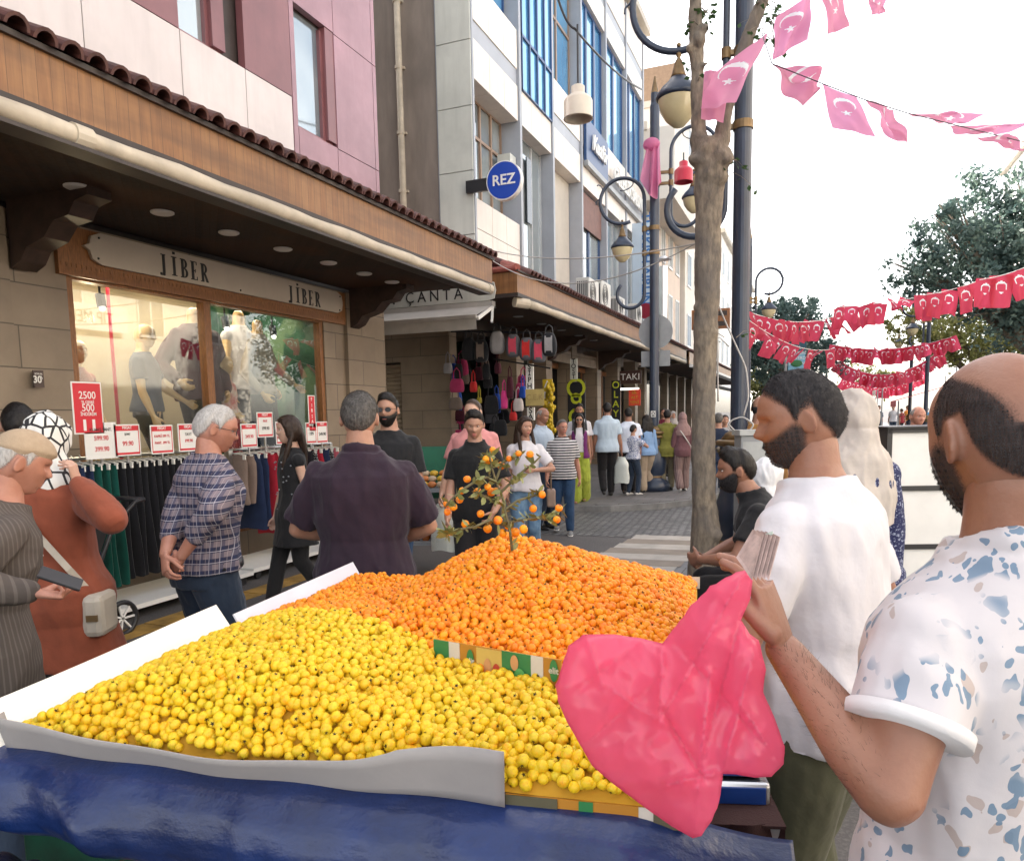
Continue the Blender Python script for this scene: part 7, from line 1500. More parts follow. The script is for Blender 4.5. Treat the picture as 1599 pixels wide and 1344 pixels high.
for sgn in (1, -1):
    o0 = len(vs)
    for i, (x, y) in enumerate(V2):
        d = edist(x, y) if i >= nb else 0; bul = .022 * (1 - math.exp(-d / 28)); vs.append(at(x, y, D=Z0(x, y) - sgn * bul - (crease(x, y) * (1 - math.exp(-d / 10)) if sgn > 0 else -crease(x + 50, y) * (1 - math.exp(-d / 10))) * .9))
    fs += [tuple(i + o0 for i in (q if sgn < 0 else q[::-1])) for q in F2]
b = MB(); b.add(vs, fs); bg_ = b.build('plastic_bag', m_pinkbag, smooth=True); bm = bmesh.new(); bm.from_mesh(bg_.data); bmesh.ops.remove_doubles(bm, verts=bm.verts, dist=.0008); bm.to_mesh(bg_.data); bm.free(); tag(bg_, 'crumpled translucent pink plastic bag held up over the fruit', 'bag')
mn = empty('banknotes', at(1180, 870, D=.93), 0, 'folded wad of banknotes in the hand of the bald seller', 'banknotes'); WORLD.add(mn.name)
m_note1, m_note2 = M('pinkish_banknote', (.55, .40, .36), .6, .3, 60, .1), M('greenish_banknote', (.48, .55, .48), .6, .25, 50, .1)
for i in range(6):
    b = MB(); x0 = 1150 + i * 6.5; q = [at(x0, 870 - i * 1, D=.965 - .004 * i), at(x0 + 26, 826 + i * 1, D=.965 - .004 * i), at(x0 + 42, 834 + i, D=.93 - .004 * i), at(x0 + 24, 905, D=.93 - .004 * i)]
    if i == 5: q = [at(1184, 880, D=.94), at(1182, 838, D=.945), at(1207, 829, D=.93), at(1203, 898, D=.925)]
    nn = (q[1] - q[0]).cross(q[2] - q[0]).normalized(); b.prism(q, nn, .0012); b.build('note', m_note2 if i == 5 else m_note1, mn)
# ================================================================ signs, goods and street clutter
rz = wempty('projecting_sign', at(740, 290, X=X2), 'round blue sign with white letters projecting over the lane', 'shop sign')
c_ = at(789, 283, Y=12.95); b = MB(); b.tube([c_ + Vector((0, -.06, 0)), c_ + Vector((0, .06, 0))], .345, 48, 0); b.tube([c_ + Vector((0, -.066, 0)), c_ + Vector((0, -.055, 0))], .325, 48, 1); b.build('disc', [m_paint, M('sign_blue', (.01, .06, .4), .35, .05, 2, 0)], rz); b = MB(); b.box(X2 - .1, c_.x - .2, 12.93, 13.0, c_.z - .12, c_.z + .1); b.build('bracket', m_black, rz)
text('REZ', .26, m_paint, SOUTH((c_.x, c_.y - .07, c_.z)), rz, .006, 1.0, .004)
# lettering on the cornice of the office building
o = wempty('rooftop_sign', (X2, 24, 9), 'long sign of white raised letters along the first floor of the office building', 'shop sign')
b = MB(); b.box(X2 + .02, X2 + .14, 20.3, 27.9, 8.42, 8.56, 0); b.box(X2 + .02, X2 + .1, 20.3, 22.6, 8.56, 9.7, 1); b.build('board', [m_grey, m_bluemet], o)
text('Kuaför', .62, m_paint, EAST((X2 + .15, 21.5, 9.15)), o, .03, .9, .01, shear=.3); text('GÜZELLİK SALONU', .62, m_paint, EAST((X2 + .15, 25.3, 8.98)), o, .03, .78, .012)
# airline banner, flue pipe, brown lantern sign, air conditioners
o = wempty('vertical_banner', at(1000, 440, X=-5.6), 'pale blue vertical banner with blue letters and a red disc', 'banner')
p0 = at(1001, 395, X=-5.6); p1 = at(1003, 500, X=-5.6); b = MB(); b.box(-5.9, -5.0, p0.y, p0.y + .06, p1.z, p0.z + 1.0); b.build('board', M('banner_pale_blue', (.5, .6, .7), .5, .08, 2), o)
text('TURKISH AIRLINES', .42, M('airline_blue', (.02, .15, .45), .5), mat4((-5.42, p0.y - .01, (p0.z + p1.z) / 2 + .7), (0, 0, -1), (1, 0, 0)), o, .004, 1., .01)
b = MB(); c_ = Vector((-5.42, p0.y - .02, p1.z + .28)); b.tube([c_, c_ + Vector((0, .02, 0))], .26, 28); b.build('red_disc', m_fred, o)
o = wempty('flue_pipe', (-4.7, 24, 3.9), 'shiny steel flue pipe with a cap rising above the second canopy', 'flue'); b = MB(); a_ = at(1036, 520, Y=24); t_ = at(1036, 416, Y=24); b.tube([(a_.x, 24, 3.8), (a_.x, 24, t_.z)], .13, 18); [b.tube([(a_.x, 24, z), (a_.x, 24, z + .03)], .14, 18) for z in np.arange(4.2, t_.z, .7)]; b.build('pipe', m_chrome, o); b = MB(); b.lathe([(.26, 0), (.05, .12)], 18, 0, (a_.x, 24, t_.z + .2)); [b.bar((a_.x + .13 * math.cos(a), 24 + .13 * math.sin(a), t_.z), (a_.x + .2 * math.cos(a), 24 + .2 * math.sin(a), t_.z + .22), .02, .02) for a in (0, 1.57, 3.14, 4.71)]; b.build('rain_cap', m_chrome, o)
o = wempty('lantern_sign', at(1108, 496, Y=19), 'small brown wooden sign box on a pole seen on both sides of the trunk', 'sign'); a_ = at(1081, 485, Y=19); c_ = at(1140, 512, Y=19); b = MB(); b.box(a_.x, c_.x, 18.95, 19.1, c_.z, a_.z); b.build('box', m_frame, o); b = MB(); b.box(a_.x + .06, c_.x - .06, 18.93, 18.95, c_.z + .06, c_.z + .17); b.box(a_.x + .06, c_.x - .06, 18.93, 18.95, a_.z - .17, a_.z - .06); b.build('dark_slots', m_dark, o); b = MB(); b.tube([((a_.x + c_.x) / 2, 19.2, .1), ((a_.x + c_.x) / 2, 19.2, a_.z)], .03, 8); b.build('pole', m_black, o)
for (x, y, s_, lab) in ((918, 458, 1., 'leftmost grey air conditioner standing on the second canopy'), (937, 462, 1.05, 'white air conditioner with side grille next to the leftmost one'), (964, 480, .85, 'third air conditioner along the second canopy'), (992, 490, .85, 'air conditioner behind the curl of the lamp post')):
    p = at(x, y, X=-5.0); r = empty('air_conditioner', (p.x, p.y, p.z - .32 * s_), PI / 2 + .0, lab, 'air conditioner'); r.scale = (s_,) * 3
    b = MB(); b.box(-.42, .42, -.16, .16, 0, .62); b.build('casing', M('ac_white', (.6, .6, .57), .5, .1, 4), r, bevel=.015); b = MB(); [b.tube([(-.12 + q_ * math.cos(a), -.17, .31 + q_ * math.sin(a)) for a in [2 * PI * k / 24 for k in range(24)]], .006, 4, closed=True) for q_ in (.06, .12, .18, .24)]; [b.box(.421, .43, -.12 + k * .045, -.10 + k * .045, .08, .54) for k in range(6)]; [b.box(-.43, -.421, -.12 + k * .045, -.10 + k * .045, .08, .54) for k in range(6)]; b.build('grille', m_black, r); b = MB(); b.box(-.35, -.3, -.18, .18, -.4, 0); b.box(.3, .35, -.18, .18, -.4, 0); b.build('feet', m_grey, r)
# far right: banner on a pole, awnings, cabinet, grey box
o = wempty('street_banner', at(1245, 640, Y=23), 'dark and light blue advertising banner hung in front of the dark tree', 'banner'); a_ = at(1231, 536, Y=23); c_ = at(1258, 600, Y=23); b = MB(); b.box(a_.x, c_.x, 22.98, 23.02, c_.z + .35, a_.z, 0); b.box(a_.x + .02, c_.x - .02, 22.96, 22.98, c_.z + .38, c_.z + .9, 1); b.sphere(((a_.x + c_.x) / 2, 22.95, c_.z + .6), (.16, .02, .1), 10, 6, 2); b.build('banner_cloth', [M('banner_dark_teal', (.02, .08, .12), .6), M('banner_light_blue', (.2, .45, .6), .6), M('banner_green', (.03, .15, .05), .6)], o); b = MB(); b.tube([(a_.x - .05, 23, 0), (a_.x - .05, 23, a_.z + .1)], .04, 8); b.build('pole', m_grey, o)
for k, s_ in enumerate(('YOL', 'HER YERE', 'HER YERDE', 'MERSİN')): text(s_, .12, m_paint, SOUTH(((a_.x + c_.x) / 2, 22.95, a_.z - .14 - k * .15)), o, .002, 1)
m_aw1, m_aw2 = M('white_awning_canvas', (.75, .72, .66), .7), M('red_awning_canvas', (.4, .05, .05), .7)
for i, (x, y, Y, w, m, lab) in enumerate(((1432, 578, 40, 3.2, m_aw1, 'white slanting awning at the sunny end of the street'), (1420, 598, 46, 3.4, m_aw1, 'second white awning below and behind the first'), (1446, 612, 36, 2.4, m_aw2, 'red awning over the distant stalls'), (1405, 610, 52, 3, m_aw1, 'farthest white awning over the street stalls'))):
    p = at(x, y, Y=Y); r = wempty('awning', (p.x, p.y, 0), lab, 'awning'); b = MB(); b.add([(p.x - w / 2, Y - 1, p.z - .35), (p.x - w / 2, Y + 1.5, p.z - .35), (p.x + w / 2, Y + 1.5, p.z + .35), (p.x + w / 2, Y - 1, p.z + .35), (p.x - w / 2, Y - 1, p.z - .6), (p.x - w / 2, Y + 1.5, p.z - .6)], [(0, 1, 2, 3), (0, 4, 5, 1)]); b.build('canvas', m, r); b = MB(); b.tube([(p.x - w / 2 + .1, Y - .9, 0), (p.x - w / 2 + .1, Y - .9, p.z - .35)], .03, 6); b.tube([(p.x + w / 2 - .1, Y - .9, 0), (p.x + w / 2 - .1, Y - .9, p.z + .3)], .03, 6); b.build('posts', m_grey, r)
D_ = 6.0; r = empty('display_cabinet', at(1385, 780, D=D_).xy.to_3d(), math.radians(-22 + 22 + 20), 'white panelled display cabinet with black frame behind the two front men', 'cabinet')
b = MB(); b.box(0, 1.25, 0, .45, .1, 1.47); b.build('white_panels', m_paint, r); b = MB()
for z in (.06, .5, .98, 1.45): b.box(-.02, 1.27, -.02, .0, z, z + .04)
for x in (-.02, 1.23): b.box(x, x + .04, -.02, .47, 0, 1.49)
for x in (.62,): b.box(x, x + .012, -.008, .0, .1, 1.45)
b.box(-.02, 1.27, -.02, .47, 1.47, 1.5); b.build('black_frame', m_black, r)
p = at(1180, 715, D=7.0); r = empty('electrical_box', (p.x, p.y, 0), .35, 'grey electrical box right of the lamp post collar', 'electrical box'); b = MB(); b.box(-.17, .17, -.12, .12, 0, 1.42); b.build('box', m_grey, r, bevel=.01); b = MB(); b.box(-.19, .19, -.15, .14, 1.42, 1.47); b.box(-.15, .15, -.125, -.12, .2, 1.36); b.build('lid', M('pale_grey_metal', (.42, .43, .42), .5), r)
# ---------------------------------------------------------------- window display
IL = []
for y, z in ((5.45, 2.85), (7.15, 2.82), (8.0, 2.8)):
    r = wempty('spotlight', (X1 - .35, y, z), {5.45: 'small spotlight in the left pane above the grey mannequin', 7.15: 'small lit spotlight just right of the mullion', 8.0: 'small lit spotlight before the leaf backdrop'}[y], 'lamp'); b = MB(); b.tube([(X1 - .35, y, z + .3), (X1 - .35, y, z + .06)], .012, 6); b.tube([(X1 - .35, y, z + .08), (X1 - .33, y, z - .05)], .045, 12); b.build('lamp_housing', m_black, r); b = MB(); b.sphere((X1 - .328, y, z - .06), .03, 10, 6); b.build('bulb', m_lit, r)
    lt = bpy.data.lights.new('spotlight_glow', 'POINT'); lt.energy = 2.5; lt.color = (1, .78, .5); lt.shadow_soft_size = .05; lo = bpy.data.objects.new('spotlight_glow', lt); C.objects.link(lo); put(lo, r); lo.location = (X1 - .5, y, z - .15)
for y in (5.3, 6.1, 7.0, 7.9):  # unseen area lamps added to brighten the show window
    lt = bpy.data.lights.new('window_fill_light', 'AREA'); lt.energy = 3.6; lt.size = .5; lt.color = (1, .87, .68); lo = bpy.data.objects.new('window_fill_light', lt); C.objects.link(lo); lo.location = (X1 - .7, y, 3.26)
SK['mann'] = M('mannequin_plastic', (.62, .42, .2), .35, .06, 3, 0)
def mannequin(px, py, x, face, lab, top, bot, poses, head=True, h=1.8, fem=True, sl=.6, hem=.9, skirtm=None, z=.36, mskin='mann', jacket=None):
    pt = at(px, py, X=x); y = pt.y; z = .74; h = (pt.z - z) * (1 if head else 1.14)
    f = Fig(lab, (x, y, z), face, h=h, fem=fem, skin=mskin, vox=.011, seed=int(y * 10)); f.root.name = 'mannequin'; f.root['category'] = 'mannequin'
    if not head: f.headparts = [ellipsoid(f.HM @ Vector((0, -.02, -.09)), (.03, .03, .02), 8, 6)]
    for sd, ps in zip((1, -1), poses): f.setarm(sd, ps, (sd * .6, -1, -.1))
    legs(f, .06); f.finish()
    if top: f.shirt(top, sleeve=sl, hem=hem, infl=.014, fold=.005)
    if bot: f.trousers(bot, infl=.008, fold=.004)
    if jacket: f.shirt(jacket, sleeve=1.85, hem=hem - .08, infl=.024, fold=.006, name='jacket')
    return f
W_ = -PI / 2
mannequin(118, 530, -6.8, W_ + .1, 'bald mannequin in a dusty pink top at the left edge of the show window', cloth('dusty_pink_cotton', (.42, .17, .14)), None, ((.2, .1, .9), (-.2, .1, .9)), h=1.75)
mannequin(222, 505, -6.85, W_ + .5, 'mannequin in a slate grey top and black trousers with one arm held out', cloth('slate_cotton', (.09, .11, .15)), c_black, ((.2, .12, .85), (-.34, .26, 1.0)), fem=False, h=1.86)
mannequin(304, 495, -6.85, W_ - .3, 'mannequin in a dark maroon track jacket left of the mullion', cloth('maroon_track_cloth', (.03, .012, .015)), c_black, ((.24, .14, .98), (-.2, .1, .9)), h=1.95, fem=False, head=False, jacket=cloth('maroon_black_track', (.05, .01, .015)), sl=0)
mannequin(350, 555, -6.75, W_ + .2, 'small child mannequin in a red and white tracksuit by the mullion', cloth('red_white_cotton', (.5, .04, .05), c2=(.7, .6, .55)), cloth('red_cotton', (.35, .02, .03)), ((.16, .2, 1.0), (-.2, .1, .9)), h=1.5, sl=1.8)
mannequin(374, 498, -6.9, W_ - .1, 'mannequin in a pale grey jacket and white shirt with dark trousers', c_white, c_navy, ((.24, .1, .85), (-.24, .16, .9)), h=1.88, head=False, jacket=None, sl=0); mannequin(404, 512, -6.75, W_ + .3, 'mannequin in an open beige jacket with one arm stretched to the right', cloth('beige_jacket_cloth', (.42, .36, .3)), c_blackp, ((.2, .1, .9), (-.42, .18, 1.0)), h=1.85, head=False, sl=1.8)
o = wempty('curtain_pole', (X1 - .6, 5.9, 0), 'thin dark red pole behind the mannequins', 'pole'); b = MB(); b.tube([(X1 - .9, 6.03, .35), (X1 - .9, 6.0, 3.2)], .018, 8); b.build('rod', m_fred, o)
# ---------------------------------------------------------------- racks of clothes on hangers and price cards
m_hang = M('white_plastic_hanger', (.72, .7, .65), .4, .08, 5, 0); m_cardred = M('price_card_red', (.62, .02, .035), .4, .05, 4, 0)
def rack(x, y0, y1, z, lab):
    r = wempty('clothes_rack', (x, (y0 + y1) / 2, 0), lab, 'clothes rack'); b = MB(); b.tube([(x, y0, z), (x, y1, z)], .014, 8); b.tube([(x - .12, y0, z - .16), (x - .12, y1, z - .16)], .012, 8); b.build('rail', m_chrome, r)
    for y in (y0 + .03, y1 - .03): b = MB(); b.box(x - .03, x + .03, y - .025, y + .025, .1, z); b.build('upright', m_chrome, r)
    b = MB(); b.box(x - .33, x + .33, y0 - .06, y1 + .06, .085, .125); b.build('base', m_paint, r)
    for xx in (x - .28, x + .28):
        for y in (y0 + .05, y1 - .05): b = MB(); b.tube([(xx - .015, y, .04), (xx + .015, y, .04)], .04, 12); b.box(xx - .02, xx + .02, y - .02, y + .02, .06, .09); b.build('castor', m_black, r)
def garment(kind, x, y, z, L, w, m, lab, grp):
    b = MB(); sd = y * 37 % 6
    def f(a, t):
        an = a * 2 * PI; ww = w * (.8 + .25 * t) if kind == 't' else w * (1 if t > .1 else .9); return (x + ww / 2 * math.cos(an) * (1 - .1 * math.sin(t * 3 + sd)), y + (.022 + .012 * t) * math.sin(an) + .012 * math.sin(t * 5 + sd), z - .06 - t * L + .01 * math.sin(an * 3))
    b.grid(f, 20, 12); o = b.build('trousers' if kind == 't' else 'blouse', m, smooth=True); tag(o, lab, 'clothing', grp)
    h = MB(); h.tube([(x - w * .45, y, z - .055), (x, y, z - .03), (x + w * .45, y, z - .055)], .006, 5); h.tube([(x, y, z - .03), (x, y, z + .0), (x + .015, y, z + .018), (x, y, z + .03)], .003, 5); h.box(x - w * .42, x - w * .34, y - .008, y + .008, z - .1, z - .05); h.box(x + w * .34, x + w * .42, y - .008, y + .008, z - .1, z - .05); h.build('hanger', m_hang, o); return o
cl = {'teal': cloth('teal_trouser_cloth', (.006, .085, .065)), 'blk': cloth('black_rack_cloth', (.014, .014, .018)), 'char': cloth('charcoal_rack_cloth', (.04, .042, .045)), 'navy': cloth('navy_rack_cloth', (.02, .035, .09)), 'red': cloth('red_rack_cloth', (.45, .02, .04)), 'taupe': cloth('taupe_rack_cloth', (.28, .2, .16)), 'blue': cloth('blue_rack_cloth', (.02, .05, .13)), 'pink': cloth('pink_rack_cloth', (.55, .12, .16)), 'rw': MG('red_white_stripes', _stripe((.7, .65, .62), (.5, .03, .04), 30, .5, 1)), 'dot': MG('black_white_dots', lambda g: (g.base(g.mix(g.math('LESS_THAN', g.n('TexVoronoi', i_Scale=28., i_Randomness=.2).outputs['Distance'], .3), (.02, .02, .02), (.7, .68, .66))),))}
rack(-5.55, 3.95, 5.75, 1.36, 'nearer clothes rack with long trousers behind the plaid shirt man'); rack(-5.62, 5.95, 7.75, 1.34, 'farther clothes rack with red and navy clothes by the show window')
y = 4.0; i = 0
seq = ['blue'] * 2 + ['navy'] * 2 + ['teal'] * 3 + ['blk'] * 11 + ['char'] * 5
nm_ = {'blue': 'blue', 'navy': 'navy', 'teal': 'teal green', 'blk': 'black', 'char': 'charcoal'}
for k, c in enumerate(seq): garment('t', -5.55, 4.02 + k * .075, 1.36, .98 if c in ('blk', 'char') else 1.02, .36, cl[c], f'{nm_[c]} trousers clipped on the nearer clothes rack', f'{nm_[c]} trousers on the nearer rack')
seq2 = [('taupe', .5, 'taupe top'), ('taupe', .5, 'taupe top'), ('navy', .8, 'navy garment'), ('navy', .8, 'navy garment'), ('red', .75, 'red garment'), ('red', .9, 'red garment'), ('navy', .85, 'navy garment'), ('pink', .9, 'pink garment'), ('rw', .95, 'red and white striped garment'), ('red', .95, 'red garment'), ('blk', .8, 'black garment'), ('dot', .9, 'black dotted dress'), ('red', .8, 'red garment'), ('navy', .9, 'navy garment'), ('dot', .9, 'black dotted dress'), ('pink', .7, 'pink garment')]
for k, (c, L_, nm) in enumerate(seq2): garment('s', -5.6, 6.02 + k * .108, 1.34, L_, .4, cl[c], f'{nm} hanging on the farther clothes rack', f'{nm}s on the farther rack')
def card(px, py, w, h, kind, lines, lab, X=-5.45):
    p = at(px, py, X=X); r = wempty('price_card', (X, p.y, 1.4), lab, 'price card'); y0, z0 = p.y, p.z
    b = MB(); b.box(X, X + .006, y0 - w / 2, y0 + w / 2, z0 - h / 2, z0 + h / 2); b.build('card', m_paint, r, bevel=.002); b = MB(); X_ = X + .0075; e = .012
    if kind == 'red': b.box(X + .006, X_, y0 - w / 2 + e, y0 + w / 2 - e, z0 - h / 2 + e, z0 + h / 2 - e)
    elif kind == 'frame':
        b.box(X + .006, X_, y0 - w / 2 + e, y0 + w / 2 - e, z0 + h / 2 - .055, z0 + h / 2 - e); b.box(X + .006, X_, y0 - w / 2 + e, y0 + w / 2 - e, z0 - h / 2 + e, z0 - h / 2 + .03); b.box(X + .006, X_, y0 - w / 2 + e, y0 - w / 2 + e + .007, z0 - h / 2 + e, z0 + h / 2 - e); b.box(X + .006, X_, y0 + w / 2 - e - .007, y0 + w / 2 - e, z0 - h / 2 + e, z0 + h / 2 - e)
    if kind != 'plain': b.build('red_print', m_cardred, r)
    for s_, dz, sz, mm in lines: text(s_, sz, mm, EAST((X + .0085, y0, z0 + dz)), r, .0008, .9, .0005)
    b = MB(); b.box(X - .012, X, y0 - .01, y0 + .01, 1.3, z0); b.build('stem', m_chrome, r)
Wt, Rd, Bk = m_paint, m_cardred, m_ink
card(137, 637, .27, .42, 'red', [('2500', .10, .085, Wt), ('TL ÜZERİ', .045, .03, Wt), ('500', .0, .085, Wt), ('İNDİRİM', -.05, .038, Wt), ('▮▮', -.13, .09, Wt)], 'tall red discount card reading 2500 and 500')
card(158, 688, .30, .30, 'plain', [('KUMAŞ PANT.', .09, .035, Bk), ('599.90', .02, .055, Rd), ('399.90', -.07, .055, Rd)], 'plain white price card with two prices, leftmost on the rack')
card(199, 687, .26, .27, 'frame', [('FIRSAT', .105, .035, Wt), ('ŞORT', .05, .025, Bk), ('99.90', -.03, .055, Rd)], 'red framed price card second from the left')
card(253, 686, .25, .26, 'frame', [('FIRSAT', .10, .035, Wt), ('KAPRİ 299 TL', .03, .032, Rd), ('PANT. 399 TL', -.03, .032, Rd)], 'red framed price card with two lines left of the plaid shirt man')
card(294, 683, .24, .26, 'frame', [('FIRSAT', .10, .035, Wt), ('TAYT', .03, .035, Bk), ('199.90', -.03, .04, Rd)], 'red framed price card touching the plaid shirt man')
card(389, 680, .24, .25, 'frame', [('FIRSAT', .095, .035, Wt), ('249.90', -.01, .05, Rd)], 'red framed price card just right of the plaid shirt man', -5.5)
card(414, 663, .25, .27, 'frame', [('FIRSAT', .105, .035, Wt), ('BLUZ', .04, .03, Rd), ('199.90', -.04, .05, Bk)], 'higher red framed price card above the farther rack', -5.5)
card(442, 676, .24, .25, 'frame', [('FIRSAT', .095, .035, Wt), ('149.90', -.01, .05, Bk)], 'red framed price card beside the face of the woman in black', -5.5)
card(487, 645, .13, .42, 'red', [('F', .16, .06, Wt), ('I', .09, .06, Wt), ('R', .03, .06, Wt), ('S', -.04, .06, Wt), ('A', -.1, .06, Wt), ('T', -.16, .06, Wt)], 'narrow upright red card above the last price cards', -5.5)
card(486, 676, .2, .25, 'frame', [('FIRSAT', .095, .03, Wt), ('199', -.01, .06, Bk)], 'price card behind the hair of the woman in black', -5.5)
card(503, 675, .22, .26, 'frame', [('FIRSAT', .10, .03, Wt), ('249.90', -.02, .055, Bk)], 'last red framed price card reading 249', -5.5)
# stroller wheel and frame, flat trolley
r = wempty('baby_stroller', at(190, 985, Z=0), 'black baby stroller behind the rust coat with a spoked wheel', 'stroller'); cw = at(192, 968, X=-4.95)
for dx in (0, -.5):
    w = MB(); w.tube([(cw.x + dx, cw.y + .125 * math.cos(a), .13 + .125 * math.sin(a)) for a in [2 * PI * k / 28 for k in range(28)]], .02, 8, closed=True); w = w.build('wheel', m_black, r, smooth=True); h = MB(); [h.bar((cw.x + dx, cw.y, .13), (cw.x + dx, cw.y + .11 * math.cos(a), .13 + .11 * math.sin(a)), .014, .014) for a in [2 * PI * k / 7 for k in range(7)]]; h.build('spokes', m_paint, w)
b = MB()
for dx in (-.03, -.47): X = cw.x + dx; b.tube([(X, cw.y, .13), (X, cw.y - .15, .55), (X, cw.y + .0, .85), (X, cw.y + .22, 1.02), (X, cw.y + .3, 1.03)], .016, 8); b.tube([(X, cw.y - .15, .55), (X, cw.y - .55, .15)], .014, 8)
b.tube([(cw.x - .03, cw.y + .3, 1.03), (cw.x - .47, cw.y + .3, 1.03)], .02, 8); b.build('frame', m_black, r, smooth=True); b = MB(); b.grid(lambda a, t: (cw.x - .05 - .4 * a, cw.y - .35 + .35 * t, .45 + .45 * t * t + .03 * math.sin(a * PI)), 10, 10); b.build('seat', m_black, r)
p = at(668, 838, Z=0); r = empty('flat_trolley', (p.x, p.y, 0), 1.2, 'low white trolley with a red rim and wheels behind the plum shirt man', 'trolley'); b = MB(); b.box(-.55, .4, -.3, .3, .16, .36); b.build('tray', m_paint, r, bevel=.01); b = MB(); b.box(-.56, .41, -.31, .31, .14, .165); b.box(-.56, .41, -.31, .31, .35, .375); b.build('red_rim', m_cardred, r)
for x in (-.42, .3):
    for y in (-.24, .24): b = MB(); b.tube([(x, y - .015, .075), (x, y + .015, .075)], .075, 16); b.build('wheel', m_black, r)
text('C', .16, m_cardred, mat4((.3, -.315, .26), (1, 0, 0), (0, 0, 1)), r, .002)
# pickle and fruit stand by the roller shutter
p = at(665, 745, D=7.9); r = empty('juice_cart', (p.x, p.y, 0), .35, 'green backed stand with jars and snacks by the grey stone panels', 'stall'); b = MB(); b.box(-.35, .35, -.22, .22, .86, .9); b.box(-.35, .35, -.22, .22, .3, .34); [b.box(x - .015, x + .015, y - .015, y + .015, 0, .9) for x in (-.34, .34) for y in (-.21, .21)]; b.build('shelf_frame', m_grey, r); b = MB(); b.box(-.1, .7, .24, .27, .75, 1.32); b.build('back_board', M('board_green', (.01, .13, .07), .5), r)
mj = [M('jar_amber', (.4, .12, .03), .2), M('jar_red', (.35, .05, .03), .2), M('jar_brown', (.2, .08, .04), .2)]; n_ = 0
for row in range(2):
    for k in range(7): b = MB(); b.lathe([(.035, 0), (.04, .02), (.04, .3), (.02, .34), (.02, .37)], 12); o = b.build('glass_jar', mj[(k + row) % 3], smooth=True); o.matrix_basis = r.matrix_basis @ Matrix.Translation((-.3 + k * .1, -.12 + row * .12, .34)); tag(o, 'amber and red jars in rows on the lower shelf of the stand', 'jar', 'jars on the lower shelf')
mf = [M('snack_yellow', (.65, .42, .04), .5), M('snack_orange', (.6, .2, .05), .5), M('snack_cream', (.6, .45, .3), .5)]
rr = random.Random(5)
for k in range(22):
    b = MB(); b.sphere((0, 0, 0), (.05, .05, .035), 10, 6); o = b.build('snack_pack', mf[k % 3], smooth=True); o.matrix_basis = r.matrix_basis @ Matrix.Translation((-.28 + (k % 7) * .09 + rr.uniform(-.01, .01), -.12 + .12 * ((k // 7) % 3), .935 + .05 * (k // 7) * 1.0)); tag(o, 'yellow and orange snack packs heaped on top of the stand', 'snack', 'snack packs on top of the stand')
# ---------------------------------------------------------------- bag shop goods
def bagthing(px, py, Y, w, h, d, m, lab, kind='hand', strap=.25, grp=None, m2=None, rz_=0.):
    p = at(px, py, Y=Y); r = empty('backpack' if kind == 'back' else 'handbag', p, rz_, lab, 'backpack' if kind == 'back' else 'handbag', grp); b = MB()
    def f(a, t):
        an = a * 2 * PI; tt = t * PI; k = math.sin(tt) ** (.45 if kind == 'back' else .25) if 0 < t < 1 else 0; top = (.72 + .28 * t) if kind != 'back' else (1 - .25 * (1 - t)); cs, sn = math.cos(an), math.sin(an)
        return (w / 2 * k * math.copysign(abs(cs) ** .6, cs) * top, d / 2 * k * math.copysign(abs(sn) ** .7, sn), h / 2 * math.cos(tt) * 1.0 - 0)
    b.grid(f, 22, 14); b.build('bag_body', m, r, smooth=True)
    if m2: b = MB(); b.grid(lambda a, t: ((a - .5) * w * .45, -d / 2 * 1.04 * math.sin((.2 + .6 * t) * PI) ** .45, h * .36 - t * h * .72), 8, 8); b.build('front_pocket', m2, r, smooth=True); 
    b = MB(); b.tube([(-w * .22, 0, h * .44), (-w * .18, 0, h * .44 + strap * .7), (0, 0, h * .44 + strap), (w * .18, 0, h * .44 + strap * .7), (w * .22, 0, h * .44)], .011, 6); b.build('strap', m_black if kind == 'back' else m, r); return r
bp = {'grey': cloth('pack_grey', (.12, .12, .14)), 'lgrey': cloth('pack_light_grey', (.32, .31, .32)), 'red': cloth('pack_red', (.55, .03, .03)), 'pink': cloth('pack_pink_red', (.6, .07, .12)), 'blk': cloth('pack_black', (.015, .016, .02)), 'mag': cloth('bag_magenta', (.42, .04, .13)), 'taupe': cloth('bag_taupe', (.17, .13, .11)), 'hot': cloth('bag_hot_pink', (.75, .06, .28)), 'white': cloth('bag_white', (.7, .62, .6)), 'blue': cloth('bag_blue', (.02, .08, .45)), 'yel': cloth('bag_yellow', (.4, .33, .04)), 'mar': cloth('bag_maroon', (.08, .015, .03))}
hr = wempty('hanging_rail', (-5.2, 12, 3.2), 'dark rail under the canopy carrying the row of backpacks', 'rail'); b = MB(); b.tube([at(705, 517, Y=12.3), at(860, 520, Y=12.3)], .02, 8); b.tube([at(770, 560, Y=12.5), at(860, 575, Y=12.5)], .015, 8); b.build('rod', m_black, hr)
for (x, y, c, c2, lab) in ((733, 545, 'blk', None, 'black backpack hanging leftmost under the canopy'), (752, 548, 'blk', 'taupe', 'dark backpack second from the left in the hanging row'), (777, 535, 'lgrey', 'lgrey', 'light grey backpack in the hanging row'), (802, 540, 'grey', 'pink', 'grey backpack with a pinkish red pocket, left of two more red ones'), (823, 545, 'grey', 'red', 'grey backpack with a bright red pocket in the middle'), (842, 548, 'grey', 'pink', 'grey and pink backpack right of the bright red pocket'), (858, 538, 'blk', 'lgrey', 'dark grey backpack at the right end of the hanging row')): bagthing(x, y, 12.2, .30, .40, .22, bp[c], lab, 'back', .16, 'backpacks hanging in a row under the canopy', bp[c2] if c2 else None, .2)
